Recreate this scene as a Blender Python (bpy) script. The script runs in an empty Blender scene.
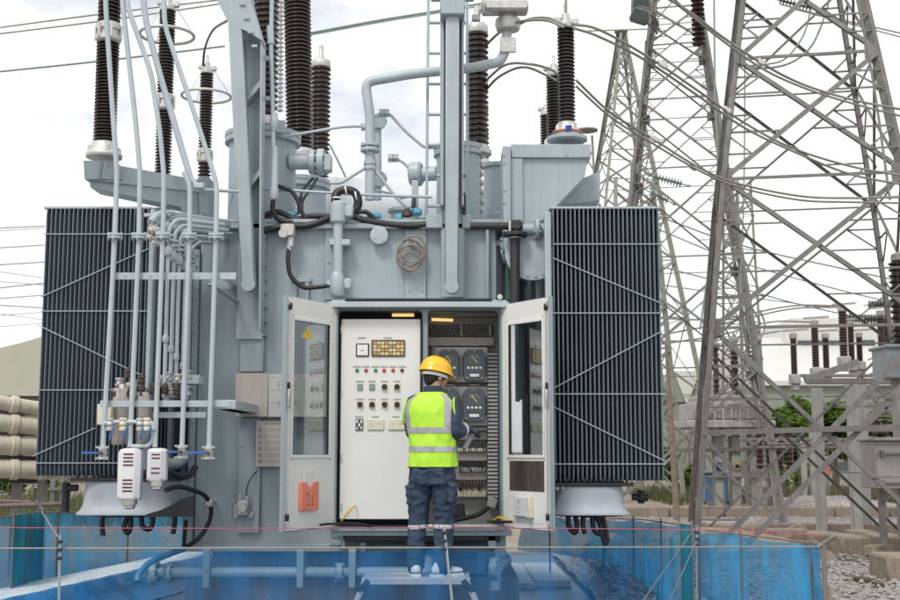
import bpy, bmesh, math, random
from mathutils import Vector, Matrix, Quaternion, noise
random.seed(7)
R = math.radians
sc = bpy.context.scene
col = sc.collection

# ------------------------------------------------------------------ survey
# every position below was surveyed from the photograph: a bearing (photo
# column, photo row) plus a real distance in metres gives a world point.
F = 1200.0
CAMZ = 1.5
TH = math.atan(150.0 / F)
CT, ST = math.cos(TH), math.sin(TH)


def P(px, py, Y):
    u = (px - 450.0) / F
    v = (300.0 - py) / F
    dy = CT - v * ST
    s = Y / dy
    return Vector((u * s, Y, CAMZ + (ST + v * CT) * s))


def Zt(py, Y):
    return P(450, py, Y).z


def Xt(px, Y, py=400):
    return P(px, py, Y).x


# ------------------------------------------------------------------ mesh kit
# part names of which every touching group becomes a part of its own
SPLIT = {'cross_beam', 'fan_frame', 'turret_branch', 'drain_cock', 'gauge_fitting', 'legend_strip', 'header_pipe', 'union_nut', 'base_beam', 'relay_cylinder',
         'fan_label', 'pipe_coupling', 'branch_flange', 'thermometer_pocket', 'cover_cap', 'trunking', 'panel_screw', 'panel_hinge', 'lock_roller', 'door_stay',
         'earth_lead', 'support_bracket', 'side_casing', 'plate_standoff', 'relay_plate', 'pipe_union', 'tie_rod', 'seam_bolt', 'monitor_opening', 'window_band',
         'gable', 'bracket', 'cubicle_hinge', 'eye', 'eyebrow', 'cuff_band', 'knee_band', 'window', 'kiosk_panel', 'busbar', 'pipe_carrier', 'drain_valve', 'conservator_leg',
         'cable_conduit', 'header_elbow', 'oil_pipe', 'fan_motor', 'frame', 'armhole_binding', 'pipe_run', 'shoulder_bracket', 'rack', 'riser_pipe', 'cover_pipe', 'relief_device', 'lifting_column', 'tie', 'head', 'end_fitting', 'wire_bundle', 'frame_screw'}
class MB:
    def __init__(s):
        s.v = []
        s.f = []
        s.m = []

    def add(s, vs, fs, m=0):
        o = len(s.v)
        s.v += [Vector(p) for p in vs]
        for f in fs:
            s.f.append([i + o for i in f])
            s.m.append(m)

    def box(s, c, d, bev=0.0, M=None, m=0):
        c = Vector(c)
        hx, hy, hz = d[0] / 2, d[1] / 2, d[2] / 2
        b = min(bev, hx * .49, hy * .49, hz * .49)
        vs = []
        fs = []
        sg = [(-1, -1, -1), (1, -1, -1), (1, 1, -1), (-1, 1, -1), (-1, -1, 1), (1, -1, 1), (1, 1, 1), (-1, 1, 1)]
        if b <= 0:
            vs = [Vector((a * hx, e * hy, g * hz)) for a, e, g in sg]
            fs = [(0, 3, 2, 1), (4, 5, 6, 7), (0, 1, 5, 4), (2, 3, 7, 6), (1, 2, 6, 5), (0, 4, 7, 3)]
        else:
            idx = {}
            for k, (a, e, g) in enumerate(sg):
                idx[(a, e, g, 0)] = len(vs); vs.append(Vector((a * hx, e * (hy - b), g * (hz - b))))
                idx[(a, e, g, 1)] = len(vs); vs.append(Vector((a * (hx - b), e * hy, g * (hz - b))))
                idx[(a, e, g, 2)] = len(vs); vs.append(Vector((a * (hx - b), e * (hy - b), g * hz)))
                fs.append((len(vs) - 3, len(vs) - 2, len(vs) - 1))
            cyc = [(-1, -1), (1, -1), (1, 1), (-1, 1)]
            for a in (-1, 1):
                fs.append([idx[(a, p, q, 0)] for p, q in cyc])
                fs.append([idx[(p, a, q, 1)] for p, q in cyc])
                fs.append([idx[(p, q, a, 2)] for p, q in cyc])
            for p in (-1, 1):
                for q in (-1, 1):
                    fs.append((idx[(p, q, -1, 0)], idx[(p, q, 1, 0)], idx[(p, q, 1, 1)], idx[(p, q, -1, 1)]))
                    fs.append((idx[(p, -1, q, 0)], idx[(p, 1, q, 0)], idx[(p, 1, q, 2)], idx[(p, -1, q, 2)]))
                    fs.append((idx[(-1, p, q, 1)], idx[(1, p, q, 1)], idx[(1, p, q, 2)], idx[(-1, p, q, 2)]))
        if M is not None:
            vs = [M @ p for p in vs]
        s.add([p + c for p in vs], fs, m)

    def bb(s, x0, x1, y0, y1, z0, z1, bev=0.0, m=0):
        s.box(((x0 + x1) / 2, (y0 + y1) / 2, (z0 + z1) / 2), (abs(x1 - x0), abs(y1 - y0), abs(z1 - z0)), bev, None, m)

    def pbox(s, px0, py0, px1, py1, Y, dep, bev=0.0, m=0):
        """box whose front face, at distance Y, covers the surveyed rectangle"""
        a = P(px0, py1, Y)
        b = P(px1, py0, Y)
        c = P(px0, py0, Y)
        d = P(px1, py1, Y)
        s.bb((a.x + c.x) / 2, (b.x + d.x) / 2, Y, Y + dep, a.z, b.z, bev, m)

    def bar(s, p0, p1, w, t, up=(0, 0, 1), bev=0.0, m=0):
        p0 = Vector(p0); p1 = Vector(p1)
        d = p1 - p0
        L = d.length
        if L < 1e-6:
            return
        z = d.normalized()
        u = Vector(up)
        x = u.cross(z)
        if x.length < 1e-4:
            x = Vector((1, 0, 0)).cross(z)
            if x.length < 1e-4:
                x = Vector((0, 1, 0)).cross(z)
        x.normalize()
        y = z.cross(x)
        M = Matrix((x, y, z)).transposed()
        s.box((p0 + p1) / 2, (w, t, L), bev, M, m)

    def ang(s, p0, p1, w, t, ref, m=0):
        """rolled steel angle: two legs of width w, thickness t; ref roughly the outside direction"""
        p0 = Vector(p0); p1 = Vector(p1)
        z = (p1 - p0).normalized()
        r = Vector(ref)
        x = (r - z * r.dot(z))
        if x.length < 1e-4:
            x = Vector((1, 0, 0)) - z * z.x
        x.normalize()
        y = z.cross(x)
        L = (p1 - p0).length
        M = Matrix((x, y, z)).transposed()
        mid = (p0 + p1) / 2
        s.box(mid + y * (w / 2), (t, w, L), 0, M, m)
        s.box(mid - x * (w / 2 + t / 2 + .0005), (w, t, L), 0, M, m)

    def tube(s, pts, r, n=10, cap=True, m=0, closed=False):
        pts = [Vector(p) for p in pts]
        k = len(pts)
        rs = r if isinstance(r, (list, tuple)) else [r] * k
        tang = []
        for i in range(k):
            if closed:
                t = (pts[(i + 1) % k] - pts[i]).normalized() + (pts[i] - pts[i - 1]).normalized()
            elif i == 0:
                t = pts[1] - pts[0]
            elif i == k - 1:
                t = pts[-1] - pts[-2]
            else:
                t = (pts[i + 1] - pts[i]).normalized() + (pts[i] - pts[i - 1]).normalized()
            if t.length < 1e-9:
                t = Vector((0, 0, 1))
            tang.append(t.normalized())
        a = tang[0].orthogonal().normalized()
        vs = []
        fs = []
        for i in range(k):
            t = tang[i]
            a = (a - t * a.dot(t))
            if a.length < 1e-6:
                a = t.orthogonal()
            a.normalize()
            b = t.cross(a)
            for j in range(n):
                an = 2 * math.pi * j / n
                vs.append(pts[i] + (a * math.cos(an) + b * math.sin(an)) * rs[i])
        lim = k if closed else k - 1
        for i in range(lim):
            i2 = (i + 1) % k
            for j in range(n):
                fs.append((i * n + j, i * n + (j + 1) % n, i2 * n + (j + 1) % n, i2 * n + j))
        if cap and not closed:
            fs.append(list(range(n))[::-1])
            fs.append([(k - 1) * n + j for j in range(n)])
        s.add(vs, fs, m)

    def lathe(s, base, prof, axis=(0, 0, 1), n=24, m=0, cap=True):
        base = Vector(base)
        z = Vector(axis).normalized()
        x = z.orthogonal().normalized()
        y = z.cross(x)
        vs = []
        fs = []
        for r, h in prof:
            for j in range(n):
                an = 2 * math.pi * j / n
                vs.append(base + z * h + (x * math.cos(an) + y * math.sin(an)) * r)
        for i in range(len(prof) - 1):
            for j in range(n):
                fs.append((i * n + j, i * n + (j + 1) % n, (i + 1) * n + (j + 1) % n, (i + 1) * n + j))
        if cap:
            fs.append(list(range(n))[::-1])
            fs.append([(len(prof) - 1) * n + j for j in range(n)])
        s.add(vs, fs, m)

    def cyl(s, p0, p1, r, n=16, m=0):
        p0 = Vector(p0); p1 = Vector(p1)
        s.lathe(p0, [(r, 0), (r, (p1 - p0).length)], p1 - p0, n, m)

    def flange(s, c, axis, r, t, nb=8, rb=.012, n=24, m=0):
        c = Vector(c)
        z = Vector(axis).normalized()
        s.lathe(c - z * t / 2, [(r - .004, 0), (r, .004), (r, t - .004), (r - .004, t)], z, n, m)
        x = z.orthogonal().normalized()
        y = z.cross(x)
        for j in range(nb):
            an = 2 * math.pi * (j + .5) / nb
            q = c + (x * math.cos(an) + y * math.sin(an)) * (r * .84)
            s.lathe(q - z * (t / 2 + rb), [(rb, 0), (rb, t + 2 * rb)], z, 6, m)

    def prism(s, poly, ex, m=0):
        poly = [Vector(p) for p in poly]
        ex = Vector(ex)
        n = len(poly)
        vs = poly + [p + ex for p in poly]
        fs = [list(range(n))[::-1], list(range(n, 2 * n))]
        for i in range(n):
            fs.append((i, (i + 1) % n, n + (i + 1) % n, n + i))
        s.add(vs, fs, m)

    def ell(s, c, rad, nu=14, nv=10, m=0, M=None):
        c = Vector(c)
        vs = []
        fs = []
        for i in range(nv + 1):
            ph = math.pi * i / nv
            for j in range(nu):
                th = 2 * math.pi * j / nu
                p = Vector((rad[0] * math.sin(ph) * math.cos(th), rad[1] * math.sin(ph) * math.sin(th), -rad[2] * math.cos(ph)))
                if M is not None:
                    p = M @ p
                vs.append(c + p)
        for i in range(nv):
            for j in range(nu):
                fs.append((i * nu + j, i * nu + (j + 1) % nu, (i + 1) * nu + (j + 1) % nu, (i + 1) * nu + j))
        s.add(vs, fs, m)

    def pieces(s, name, mat, parent=None, gap=.012, **kw):
        """build each group of touching solids as an object of its own"""
        n = len(s.v)
        par = list(range(n))

        def find(a):
            while par[a] != a:
                par[a] = par[par[a]]
                a = par[a]
            return a
        for f in s.f:
            for q in f[1:]:
                a, b = find(f[0]), find(q)
                if a != b:
                    par[a] = b
        isl = {}
        for i in range(n):
            isl.setdefault(find(i), []).append(i)
        bx = []
        for k, ids in isl.items():
            lo = [min(s.v[i][c] for i in ids) - gap for c in range(3)]
            hi = [max(s.v[i][c] for i in ids) + gap for c in range(3)]
            bx.append([k, lo, hi])
        grp = {k: k for k in isl}

        def gf(a):
            while grp[a] != a:
                a = grp[a]
            return a
        for i in range(len(bx)):
            for j in range(i):
                if all(bx[i][1][c] <= bx[j][2][c] and bx[j][1][c] <= bx[i][2][c] for c in range(3)):
                    a, b = gf(bx[i][0]), gf(bx[j][0])
                    if a != b:
                        grp[a] = b
        out = {}
        for fi, f in enumerate(s.f):
            out.setdefault(gf(find(f[0])), []).append(fi)
        res = []
        for g, fl in out.items():
            m_ = MB()
            mp = {}
            for fi in fl:
                q = []
                for i in s.f[fi]:
                    if i not in mp:
                        mp[i] = len(m_.v)
                        m_.v.append(s.v[i])
                    q.append(mp[i])
                m_.f.append(q)
                m_.m.append(s.m[fi])
            res.append(m_.build(name, mat, parent, one=True, **kw))
        return res

    def build(s, name, mat, parent=None, sharp=38, org=None, weld=False, flip=True, one=False):
        if name in SPLIT and not one and parent is not None:
            return s.pieces(name, mat, parent, sharp=sharp)[0]
        if org is None:
            org = ORG[parent.name] if parent is not None else Vector((0, 0, 0))
        me = bpy.data.meshes.new(name)
        me.from_pydata([p - org for p in s.v], [], s.f)
        mats = mat if isinstance(mat, (list, tuple)) else [mat]
        for q in mats:
            me.materials.append(q)
        if len(mats) > 1:
            for p, k in zip(me.polygons, s.m):
                p.material_index = k
        bm = bmesh.new()
        bm.from_mesh(me)
        if weld:
            bmesh.ops.remove_doubles(bm, verts=bm.verts, dist=1e-5)
        if flip:
            bmesh.ops.recalc_face_normals(bm, faces=bm.faces)
        bm.to_mesh(me)
        bm.free()
        if sharp:
            for p in me.polygons:
                p.use_smooth = True
            me.set_sharp_from_angle(angle=R(sharp))
        o = bpy.data.objects.new(name, me)
        col.objects.link(o)
        ORG[o.name] = org.copy()
        if parent is not None:
            o.parent = parent
        else:
            o.location = org
        return o


ORG = {}


def tag(o, label=None, cat=None, group=None, kind=None):
    if label:
        o['label'] = label
    if cat:
        o['category'] = cat
    if group:
        o['group'] = group
    if kind:
        o['kind'] = kind
    return o


def thing(name, label, cat, loc=(0, 0, 0), group=None):
    o = bpy.data.objects.new(name, None)
    o.empty_display_size = .2
    col.objects.link(o)
    o.location = Vector(loc)
    ORG[o.name] = Vector(loc)
    return tag(o, label, cat, group)


def copy_tree(o, parent=None):
    c = o.copy()
    col.objects.link(c)
    ORG[c.name] = ORG[o.name].copy()
    if parent is not None:
        c.parent = parent
    for ch in list(o.children):
        copy_tree(ch, c)
    return c


def rnd(pts, rad=.08, k=5):
    """round the corners of a polyline (bent pipe)"""
    pts = [Vector(p) for p in pts]
    out = [pts[0]]
    for i in range(1, len(pts) - 1):
        a, b, c = pts[i - 1], pts[i], pts[i + 1]
        d0 = (a - b); d1 = (c - b)
        r = min(rad, d0.length * .45, d1.length * .45)
        p0 = b + d0.normalized() * r
        p1 = b + d1.normalized() * r
        for j in range(k + 1):
            t = j / k
            out.append(p0 * (1 - t) ** 2 + b * 2 * t * (1 - t) + p1 * t * t)
    out.append(pts[-1])
    return out


def crv(pts, k=8):
    """Catmull-Rom through the points"""
    pts = [Vector(p) for p in pts]
    q = [pts[0] * 2 - pts[1]] + pts + [pts[-1] * 2 - pts[-2]]
    out = []
    for i in range(1, len(q) - 2):
        a, b, c, d = q[i - 1], q[i], q[i + 1], q[i + 2]
        for j in range(k):
            t = j / k
            out.append(.5 * ((2 * b) + (c - a) * t + (2 * a - 5 * b + 4 * c - d) * t * t + (3 * b - a - 3 * c + d) * t ** 3))
    out.append(pts[-1])
    return out


# ------------------------------------------------------------------ materials
def nodes(name):
    m = bpy.data.materials.new(name)
    m.use_nodes = True
    nt = m.node_tree
    bs = nt.nodes['Principled BSDF']
    return m, nt, bs


def N(nt, typ, **kw):
    n = nt.nodes.new(typ)
    for k, v in kw.items():
        if hasattr(n, k):
            setattr(n, k, v)
        else:
            n.inputs[k].default_value = v
    return n


def ramp(nt, stops):
    n = nt.nodes.new('ShaderNodeValToRGB')
    e = n.color_ramp.elements
    while len(e) < len(stops):
        e.new(.5)
    for q, (p, c) in zip(e, stops):
        q.position = p
        q.color = (*c, 1) if len(c) == 3 else c
    return n


def mat(name, c, rough=.5, metal=0.0, var=.1, scale=6.0, bump=0.0, bscale=40.0, dirt=0.0, dirtc=(.16, .12, .09), stretch=None, spec=None, coat=0.0, rust=0.0):
    """painted / raw surface: base colour with cloudy variation, weather stains and a little relief"""
    m, nt, bs = nodes(name)
    tc = N(nt, 'ShaderNodeTexCoord')
    vec = tc.outputs['Object']
    if stretch:
        mp = N(nt, 'ShaderNodeMapping')
        mp.inputs['Scale'].default_value = stretch
        nt.links.new(vec, mp.inputs['Vector'])
        vec = mp.outputs['Vector']
    nz = N(nt, 'ShaderNodeTexNoise')
    nz.inputs['Scale'].default_value = scale
    nz.inputs['Detail'].default_value = 6
    nz.inputs['Roughness'].default_value = .62
    nt.links.new(vec, nz.inputs['Vector'])
    lo = [x * (1 - var) for x in c]
    hi = [min(1, x * (1 + var)) for x in c]
    rp = ramp(nt, [(.3, lo), (.7, hi)])
    nt.links.new(nz.outputs['Fac'], rp.inputs['Fac'])
    out = rp.outputs['Color']
    if dirt > 0:
        mp2 = N(nt, 'ShaderNodeMapping')
        mp2.inputs['Scale'].default_value = (6.5, 6.5, .45)
        nt.links.new(tc.outputs['Object'], mp2.inputs['Vector'])
        n2 = N(nt, 'ShaderNodeTexNoise')
        n2.inputs['Scale'].default_value = 3.0
        n2.inputs['Detail'].default_value = 8
        n2.inputs['Roughness'].default_value = .7
        nt.links.new(mp2.outputs['Vector'], n2.inputs['Vector'])
        r2 = ramp(nt, [(.47, (0, 0, 0)), (.74, (dirt, dirt, dirt))])
        nt.links.new(n2.outputs['Fac'], r2.inputs['Fac'])
        mx = N(nt, 'ShaderNodeMix', data_type='RGBA')
        nt.links.new(r2.outputs['Color'], mx.inputs[0])
        nt.links.new(out, mx.inputs[6])
        mx.inputs[7].default_value = (*dirtc, 1)
        out = mx.outputs[2]
    if rust > 0:
        n3 = N(nt, 'ShaderNodeTexNoise')
        n3.inputs['Scale'].default_value = 17
        n3.inputs['Detail'].default_value = 7
        n3.inputs['Roughness'].default_value = .7
        nt.links.new(tc.outputs['Object'], n3.inputs['Vector'])
        r3 = ramp(nt, [(.66, (0, 0, 0)), (.74, (rust, rust, rust))])
        nt.links.new(n3.outputs['Fac'], r3.inputs['Fac'])
        mx3 = N(nt, 'ShaderNodeMix', data_type='RGBA')
        nt.links.new(r3.outputs['Color'], mx3.inputs[0])
        nt.links.new(out, mx3.inputs[6])
        mx3.inputs[7].default_value = (.17, .12, .085, 1)
        out = mx3.outputs[2]
    nt.links.new(out, bs.inputs['Base Color'])
    rr = N(nt, 'ShaderNodeMapRange')
    rr.inputs['To Min'].default_value = max(.03, rough - .08)
    rr.inputs['To Max'].default_value = min(1, rough + .1)
    nt.links.new(nz.outputs['Fac'], rr.inputs['Value'])
    nt.links.new(rr.outputs['Result'], bs.inputs['Roughness'])
    bs.inputs['Metallic'].default_value = metal
    if spec is not None:
        bs.inputs['Specular IOR Level'].default_value = spec
    if coat:
        bs.inputs['Coat Weight'].default_value = coat
        bs.inputs['Coat Roughness'].default_value = .15
    if bump > 0:
        nb = N(nt, 'ShaderNodeTexNoise')
        nb.inputs['Scale'].default_value = bscale
        nb.inputs['Detail'].default_value = 5
        nt.links.new(tc.outputs['Object'], nb.inputs['Vector'])
        bp = N(nt, 'ShaderNodeBump')
        bp.inputs['Strength'].default_value = bump
        bp.inputs['Distance'].default_value = .02
        nt.links.new(nb.outputs['Fac'], bp.inputs['Height'])
        nt.links.new(bp.outputs['Normal'], bs.inputs['Normal'])
    return m


M = {}
M['paint'] = mat('transformer_grey_paint', (.34, .405, .44), .40, 0, .09, 2.2, .08, 6, .38, (.22, .23, .22), rust=.35)
M['paint2'] = mat('pipe_grey_paint', (.42, .485, .52), .4, 0, .08, 5, .03, 12, .08, (.25, .24, .22))
M['finpaint'] = mat('radiator_grey_paint', (.155, .195, .23), .42, 0, .08, 3, 0, 6, .12, (.14, .15, .15))
M['colpaint'] = mat('column_grey_paint', (.38, .445, .475), .4, 0, .09, 3, .06, 8, .36, (.25, .25, .23), rust=.4)
M['shroud'] = mat('shroud_pale_paint', (.36, .40, .45), .5, 0, .10, 4, .1, 10, .35, (.25, .24, .22))
M['white'] = mat('cabinet_white_paint', (.74, .74, .72), .38, 0, .025, 4, 0, 10, .05, (.5, .48, .42))
M['cabgrey'] = mat('cabinet_grey_paint', (.27, .34, .36), .4, 0, .06, 6)
M['rackgrey'] = mat('rack_grey', (.31, .29, .27), .5, .2, .08, 9)
M['rackdark'] = mat('rack_dark', (.05, .05, .05), .55, 0, .2, 12)
M['plate'] = mat('mounting_plate', (.36, .36, .35), .4, .3, .05, 9)
M['meter'] = mat('meter_bezel', (.07, .085, .105), .35, 0, .08, 12)
M['black'] = mat('black_rubber', (.018, .018, .02), .45, 0, .2, 20)
M['blackpipe'] = mat('dark_wrapped_pipe', (.03, .028, .032), .55, 0, .2, 14, .2, 60)
M['porc'] = mat('brown_porcelain', (.026, .0165, .0155), .25, 0, .12, 8, coat=.2)
M['porcr'] = mat('red_brown_porcelain', (.036, .015, .013), .5, 0, .15, 8)
M['alu'] = mat('cast_aluminium', (.55, .55, .54), .45, .5, .12, 18, .2, 60, .25, (.25, .2, .16))
M['ring'] = mat('ring_aluminium', (.55, .54, .5), .45, .5, .06, 9)
M['galv'] = mat('galvanised_steel', (.19, .185, .18), .55, .25, .22, 7, .1, 40, .6, (.11, .08, .065))
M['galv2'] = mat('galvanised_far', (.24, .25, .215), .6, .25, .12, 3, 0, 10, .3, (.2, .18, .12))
M['wire'] = mat('aluminium_conductor', (.27, .255, .235), .5, .4, .1, 4)
M['wiregreen'] = mat('oxidised_conductor', (.20, .27, .235), .6, .2, .1, 3)
M['steel'] = mat('stainless_steel', (.52, .50, .47), .28, .9, .08, 4, .05, 90, .2, (.35, .3, .25), stretch=(1, 1, 8))
M['nameplate'] = mat('brushed_nameplate', (.48, .44, .40), .42, .6, .06, 3, 0, 10, .1, stretch=(12, 1, 1))
M['engr'] = mat('engraved_plate', (.55, .51, .47), .5, .3, .05, 6)
M['liner'] = mat('pit_liner_blue', (.03, .20, .45), .5, 0, .3, 3, .4, 14)
M['bluehose'] = mat('blue_grey_hose', (.06, .19, .33), .5)
M['ink'] = mat('engraving_ink', (.10, .09, .085), .6)
M['copper'] = mat('copper_cap', (.115, .085, .068), .4, .6, .2, 30)
M['concrete'] = mat('concrete', (.27, .225, .18), .9, 0, .2, 4, .5, 25, .6, (.14, .09, .06))
M['concpost'] = mat('concrete_post', (.33, .33, .31), .85, 0, .12, 3, .3, 30, .5, (.14, .13, .11))
M['kerb'] = mat('pale_concrete', (.78, .77, .74), .85, 0, .1, 4, .3, 30, .4, (.35, .33, .3))
M['redclay'] = mat('red_kerb', (.21, .155, .135), .85, 0, .2, 8, .3, 30)
M['orange'] = mat('orange_plastic', (.80, .23, .14), .4)
M['yellow'] = mat('yellow_plastic', (.75, .48, .02), .35)
M['blueplastic'] = mat('blue_plastic', (.03, .13, .42), .35)
M['cyan'] = mat('cyan_plastic', (.10, .40, .58), .4)
M['red'] = mat('red_plastic', (.55, .02, .02), .3)
M['redcord'] = mat('red_cord', (.50, .08, .13), .6)
M['green'] = mat('green_plastic', (.01, .22, .11), .3)
M['darkred'] = mat('dark_red_plastic', (.10, .022, .024), .3)
M['cream'] = mat('cream_plastic', (.68, .64, .50), .4)
M['creampipe'] = mat('cream_pipe', (.56, .51, .42), .5, 0, .08, 5, .1, 20, .35, (.25, .2, .15))
M['amber'] = mat('amber_panel', (.42, .29, .10), .35, 0, .2, 30)
M['amber2'] = mat('amber_panel_pale', (.66, .53, .30), .35, 0, .1, 30)
M['label'] = mat('label_grey', (.36, .36, .35), .5)
M['box'] = mat('breather_white', (.64, .64, .66), .4, 0, .04, 8, 0, 9, .08)
M['vent'] = mat('stained_vent', (.07, .055, .05), .5, .2, .5, 4, 0, 10, .6, (.2, .16, .13), stretch=(1, 1, .4))
M['rope'] = mat('coiled_hose', (.27, .23, .21), .5, .3, .2, 20)
M['bldwhite'] = mat('shed_white_sheet', (.58, .58, .55), .6, 0, .05, .4, 0, 1, .15, (.45, .43, .38))
M['bldgreen'] = mat('shed_green_sheet', (.235, .265, .215), .7, 0, .05, .4, 0, 1, .2, (.25, .25, .2))
M['roofgreen'] = mat('roof_olive_sheet', (.40, .41, .33), .6, 0, .06, .5)
M['winglass'] = mat('dark_window', (.06, .08, .08), .2, 0, .2, 2)
M['greybox'] = mat('cubicle_grey', (.30, .29, .30), .5, 0, .08, 6, .05, 20, .35, (.16, .14, .13))
M['whitebody'] = mat('old_white_paint', (.36, .35, .335), .6, 0, .25, 4, .2, 20, .8, (.14, .12, .10), rust=.6)
M['bark'] = mat('bark', (.09, .07, .05), .9, 0, .3, 12, .6, 30)
M['bluebox'] = mat('blue_cabinet', (.13, .25, .42), .5, 0, .08, 6)
M['signblue'] = mat('sign_blue', (.02, .05, .28), .4)
M['signwhite'] = mat('sign_white', (.78, .78, .76), .4)
M['lighttape'] = mat('reflective_tape', (.60, .60, .62), .35, .3, .05, 30)

# leaves
def leafmat(name, c0, c1):
    m, nt, bs = nodes(name)
    oi = N(nt, 'ShaderNodeNewGeometry')
    nz = N(nt, 'ShaderNodeTexNoise')
    nz.inputs['Scale'].default_value = 1.2
    nz.inputs['Detail'].default_value = 5
    tc = N(nt, 'ShaderNodeTexCoord')
    nt.links.new(tc.outputs['Object'], nz.inputs['Vector'])
    ad = N(nt, 'ShaderNodeMath', operation='ADD')
    ml = N(nt, 'ShaderNodeMath', operation='MULTIPLY')
    ml.inputs[1].default_value = .5
    nt.links.new(oi.outputs['Random Per Island'], ml.inputs[0])
    nt.links.new(nz.outputs['Fac'], ad.inputs[0])
    nt.links.new(ml.outputs[0], ad.inputs[1])
    rp = ramp(nt, [(.35, c0), (1.0, c1)])
    nt.links.new(ad.outputs[0], rp.inputs['Fac'])
    nt.links.new(rp.outputs['Color'], bs.inputs['Base Color'])
    bs.inputs['Roughness'].default_value = .5
    tr = N(nt, 'ShaderNodeBsdfTranslucent')
    nt.links.new(rp.outputs['Color'], tr.inputs['Color'])
    mx = N(nt, 'ShaderNodeMixShader')
    mx.inputs[0].default_value = .35
    nt.links.new(bs.outputs[0], mx.inputs[1])
    nt.links.new(tr.outputs[0], mx.inputs[2])
    nt.links.new(mx.outputs[0], nt.nodes['Material Output'].inputs['Surface'])
    return m


M['leaf'] = leafmat('leaf_green', (.04, .08, .012), (.16, .26, .035))
M['leaf2'] = leafmat('leaf_yellow_green', (.07, .11, .02), (.26, .34, .06))
M['grass'] = leafmat('grass_blade', (.05, .065, .025), (.15, .155, .07))


def glassmat(name, tint=(.72, .8, .82), refl=.16):
    m, nt, bs = nodes(name)
    tr = N(nt, 'ShaderNodeBsdfTransparent')
    tr.inputs['Color'].default_value = (*tint, 1)
    gl = N(nt, 'ShaderNodeBsdfGlossy')
    gl.inputs['Roughness'].default_value = .02
    lw = N(nt, 'ShaderNodeLayerWeight')
    lw.inputs['Blend'].default_value = .25
    mr = N(nt, 'ShaderNodeMapRange')
    mr.inputs['To Min'].default_value = refl
    mr.inputs['To Max'].default_value = .55
    nt.links.new(lw.outputs['Fresnel'], mr.inputs['Value'])
    mx = N(nt, 'ShaderNodeMixShader')
    nt.links.new(mr.outputs['Result'], mx.inputs[0])
    nt.links.new(tr.outputs[0], mx.inputs[1])
    nt.links.new(gl.outputs[0], mx.inputs[2])
    nt.links.new(mx.outputs[0], nt.nodes['Material Output'].inputs['Surface'])
    return m


M['glass'] = glassmat('door_glass', (.95, .97, .97), .03)


def netmat(name, c, cover, vary, tint=(1, 1, 1)):
    """woven shade net: blue strands (diffuse + translucent) over open holes"""
    m, nt, bs = nodes(name)
    tc = N(nt, 'ShaderNodeTexCoord')
    nz = N(nt, 'ShaderNodeTexNoise')
    nz.inputs['Scale'].default_value = 2.2
    nz.inputs['Detail'].default_value = 6
    mp = N(nt, 'ShaderNodeMapping')
    mp.inputs['Scale'].default_value = (2.6, 2.6, .55)
    nt.links.new(tc.outputs['Object'], mp.inputs['Vector'])
    nt.links.new(mp.outputs['Vector'], nz.inputs['Vector'])
    rp = ramp(nt, [(.3, [x * .62 for x in c]), (.7, [min(1, x * 1.4 + .03) for x in c])])
    nt.links.new(nz.outputs['Fac'], rp.inputs['Fac'])
    df = N(nt, 'ShaderNodeBsdfDiffuse')
    tl = N(nt, 'ShaderNodeBsdfTranslucent')
    nt.links.new(rp.outputs['Color'], df.inputs['Color'])
    nt.links.new(rp.outputs['Color'], tl.inputs['Color'])
    m1 = N(nt, 'ShaderNodeMixShader')
    m1.inputs[0].default_value = .5
    nt.links.new(df.outputs[0], m1.inputs[1])
    nt.links.new(tl.outputs[0], m1.inputs[2])
    tr = N(nt, 'ShaderNodeBsdfTransparent')
    tr.inputs['Color'].default_value = (*tint, 1)
    mr = N(nt, 'ShaderNodeMapRange')
    mr.inputs['From Min'].default_value = .3
    mr.inputs['From Max'].default_value = .7
    mr.inputs['To Min'].default_value = max(0, cover - vary)
    mr.inputs['To Max'].default_value = min(1, cover + vary)
    nt.links.new(nz.outputs['Fac'], mr.inputs['Value'])
    m2 = N(nt, 'ShaderNodeMixShader')
    nt.links.new(mr.outputs['Result'], m2.inputs[0])
    nt.links.new(tr.outputs[0], m2.inputs[1])
    nt.links.new(m1.outputs[0], m2.inputs[2])
    nt.links.new(m2.outputs[0], nt.nodes['Material Output'].inputs['Surface'])
    return m


M['netfront'] = netmat('blue_net_open', (.003, .185, .50), .13, .12, (.84, .94, 1.0))
# the near net is stretched thin at its two ends and hangs close-woven in the middle
_nt = M['netfront'].node_tree
_geo = N(_nt, 'ShaderNodeNewGeometry')
_sx = N(_nt, 'ShaderNodeSeparateXYZ')
_nt.links.new(_geo.outputs['Position'], _sx.inputs[0])
_up = N(_nt, 'ShaderNodeMapRange', interpolation_type='SMOOTHSTEP')
_dn = N(_nt, 'ShaderNodeMapRange', interpolation_type='SMOOTHSTEP')
for _n, _v in ((_up, (-2.05, -1.45, 0, .27)), (_dn, (.35, 1.6, 1, 0))):
    _n.inputs['From Min'].default_value, _n.inputs['From Max'].default_value = _v[0], _v[1]
    _n.inputs['To Min'].default_value, _n.inputs['To Max'].default_value = _v[2], _v[3]
    _nt.links.new(_sx.outputs['X'], _n.inputs['Value'])
_ml = N(_nt, 'ShaderNodeMath', operation='MULTIPLY')
_nt.links.new(_up.outputs['Result'], _ml.inputs[0])
_nt.links.new(_dn.outputs['Result'], _ml.inputs[1])
for _m in [q for q in _nt.nodes if q.type == 'MIX_SHADER']:
    _l = _m.inputs[0].links
    if _l:
        _src = _l[0].from_socket
        _ad = N(_nt, 'ShaderNodeMath', operation='ADD')
        _nt.links.new(_src, _ad.inputs[0])
        _nt.links.new(_ml.outputs[0], _ad.inputs[1])
        _nt.links.new(_ad.outputs[0], _m.inputs[0])
M['netside'] = netmat('blue_net_dense', (.042, .285, .50), .78, .2)
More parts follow.
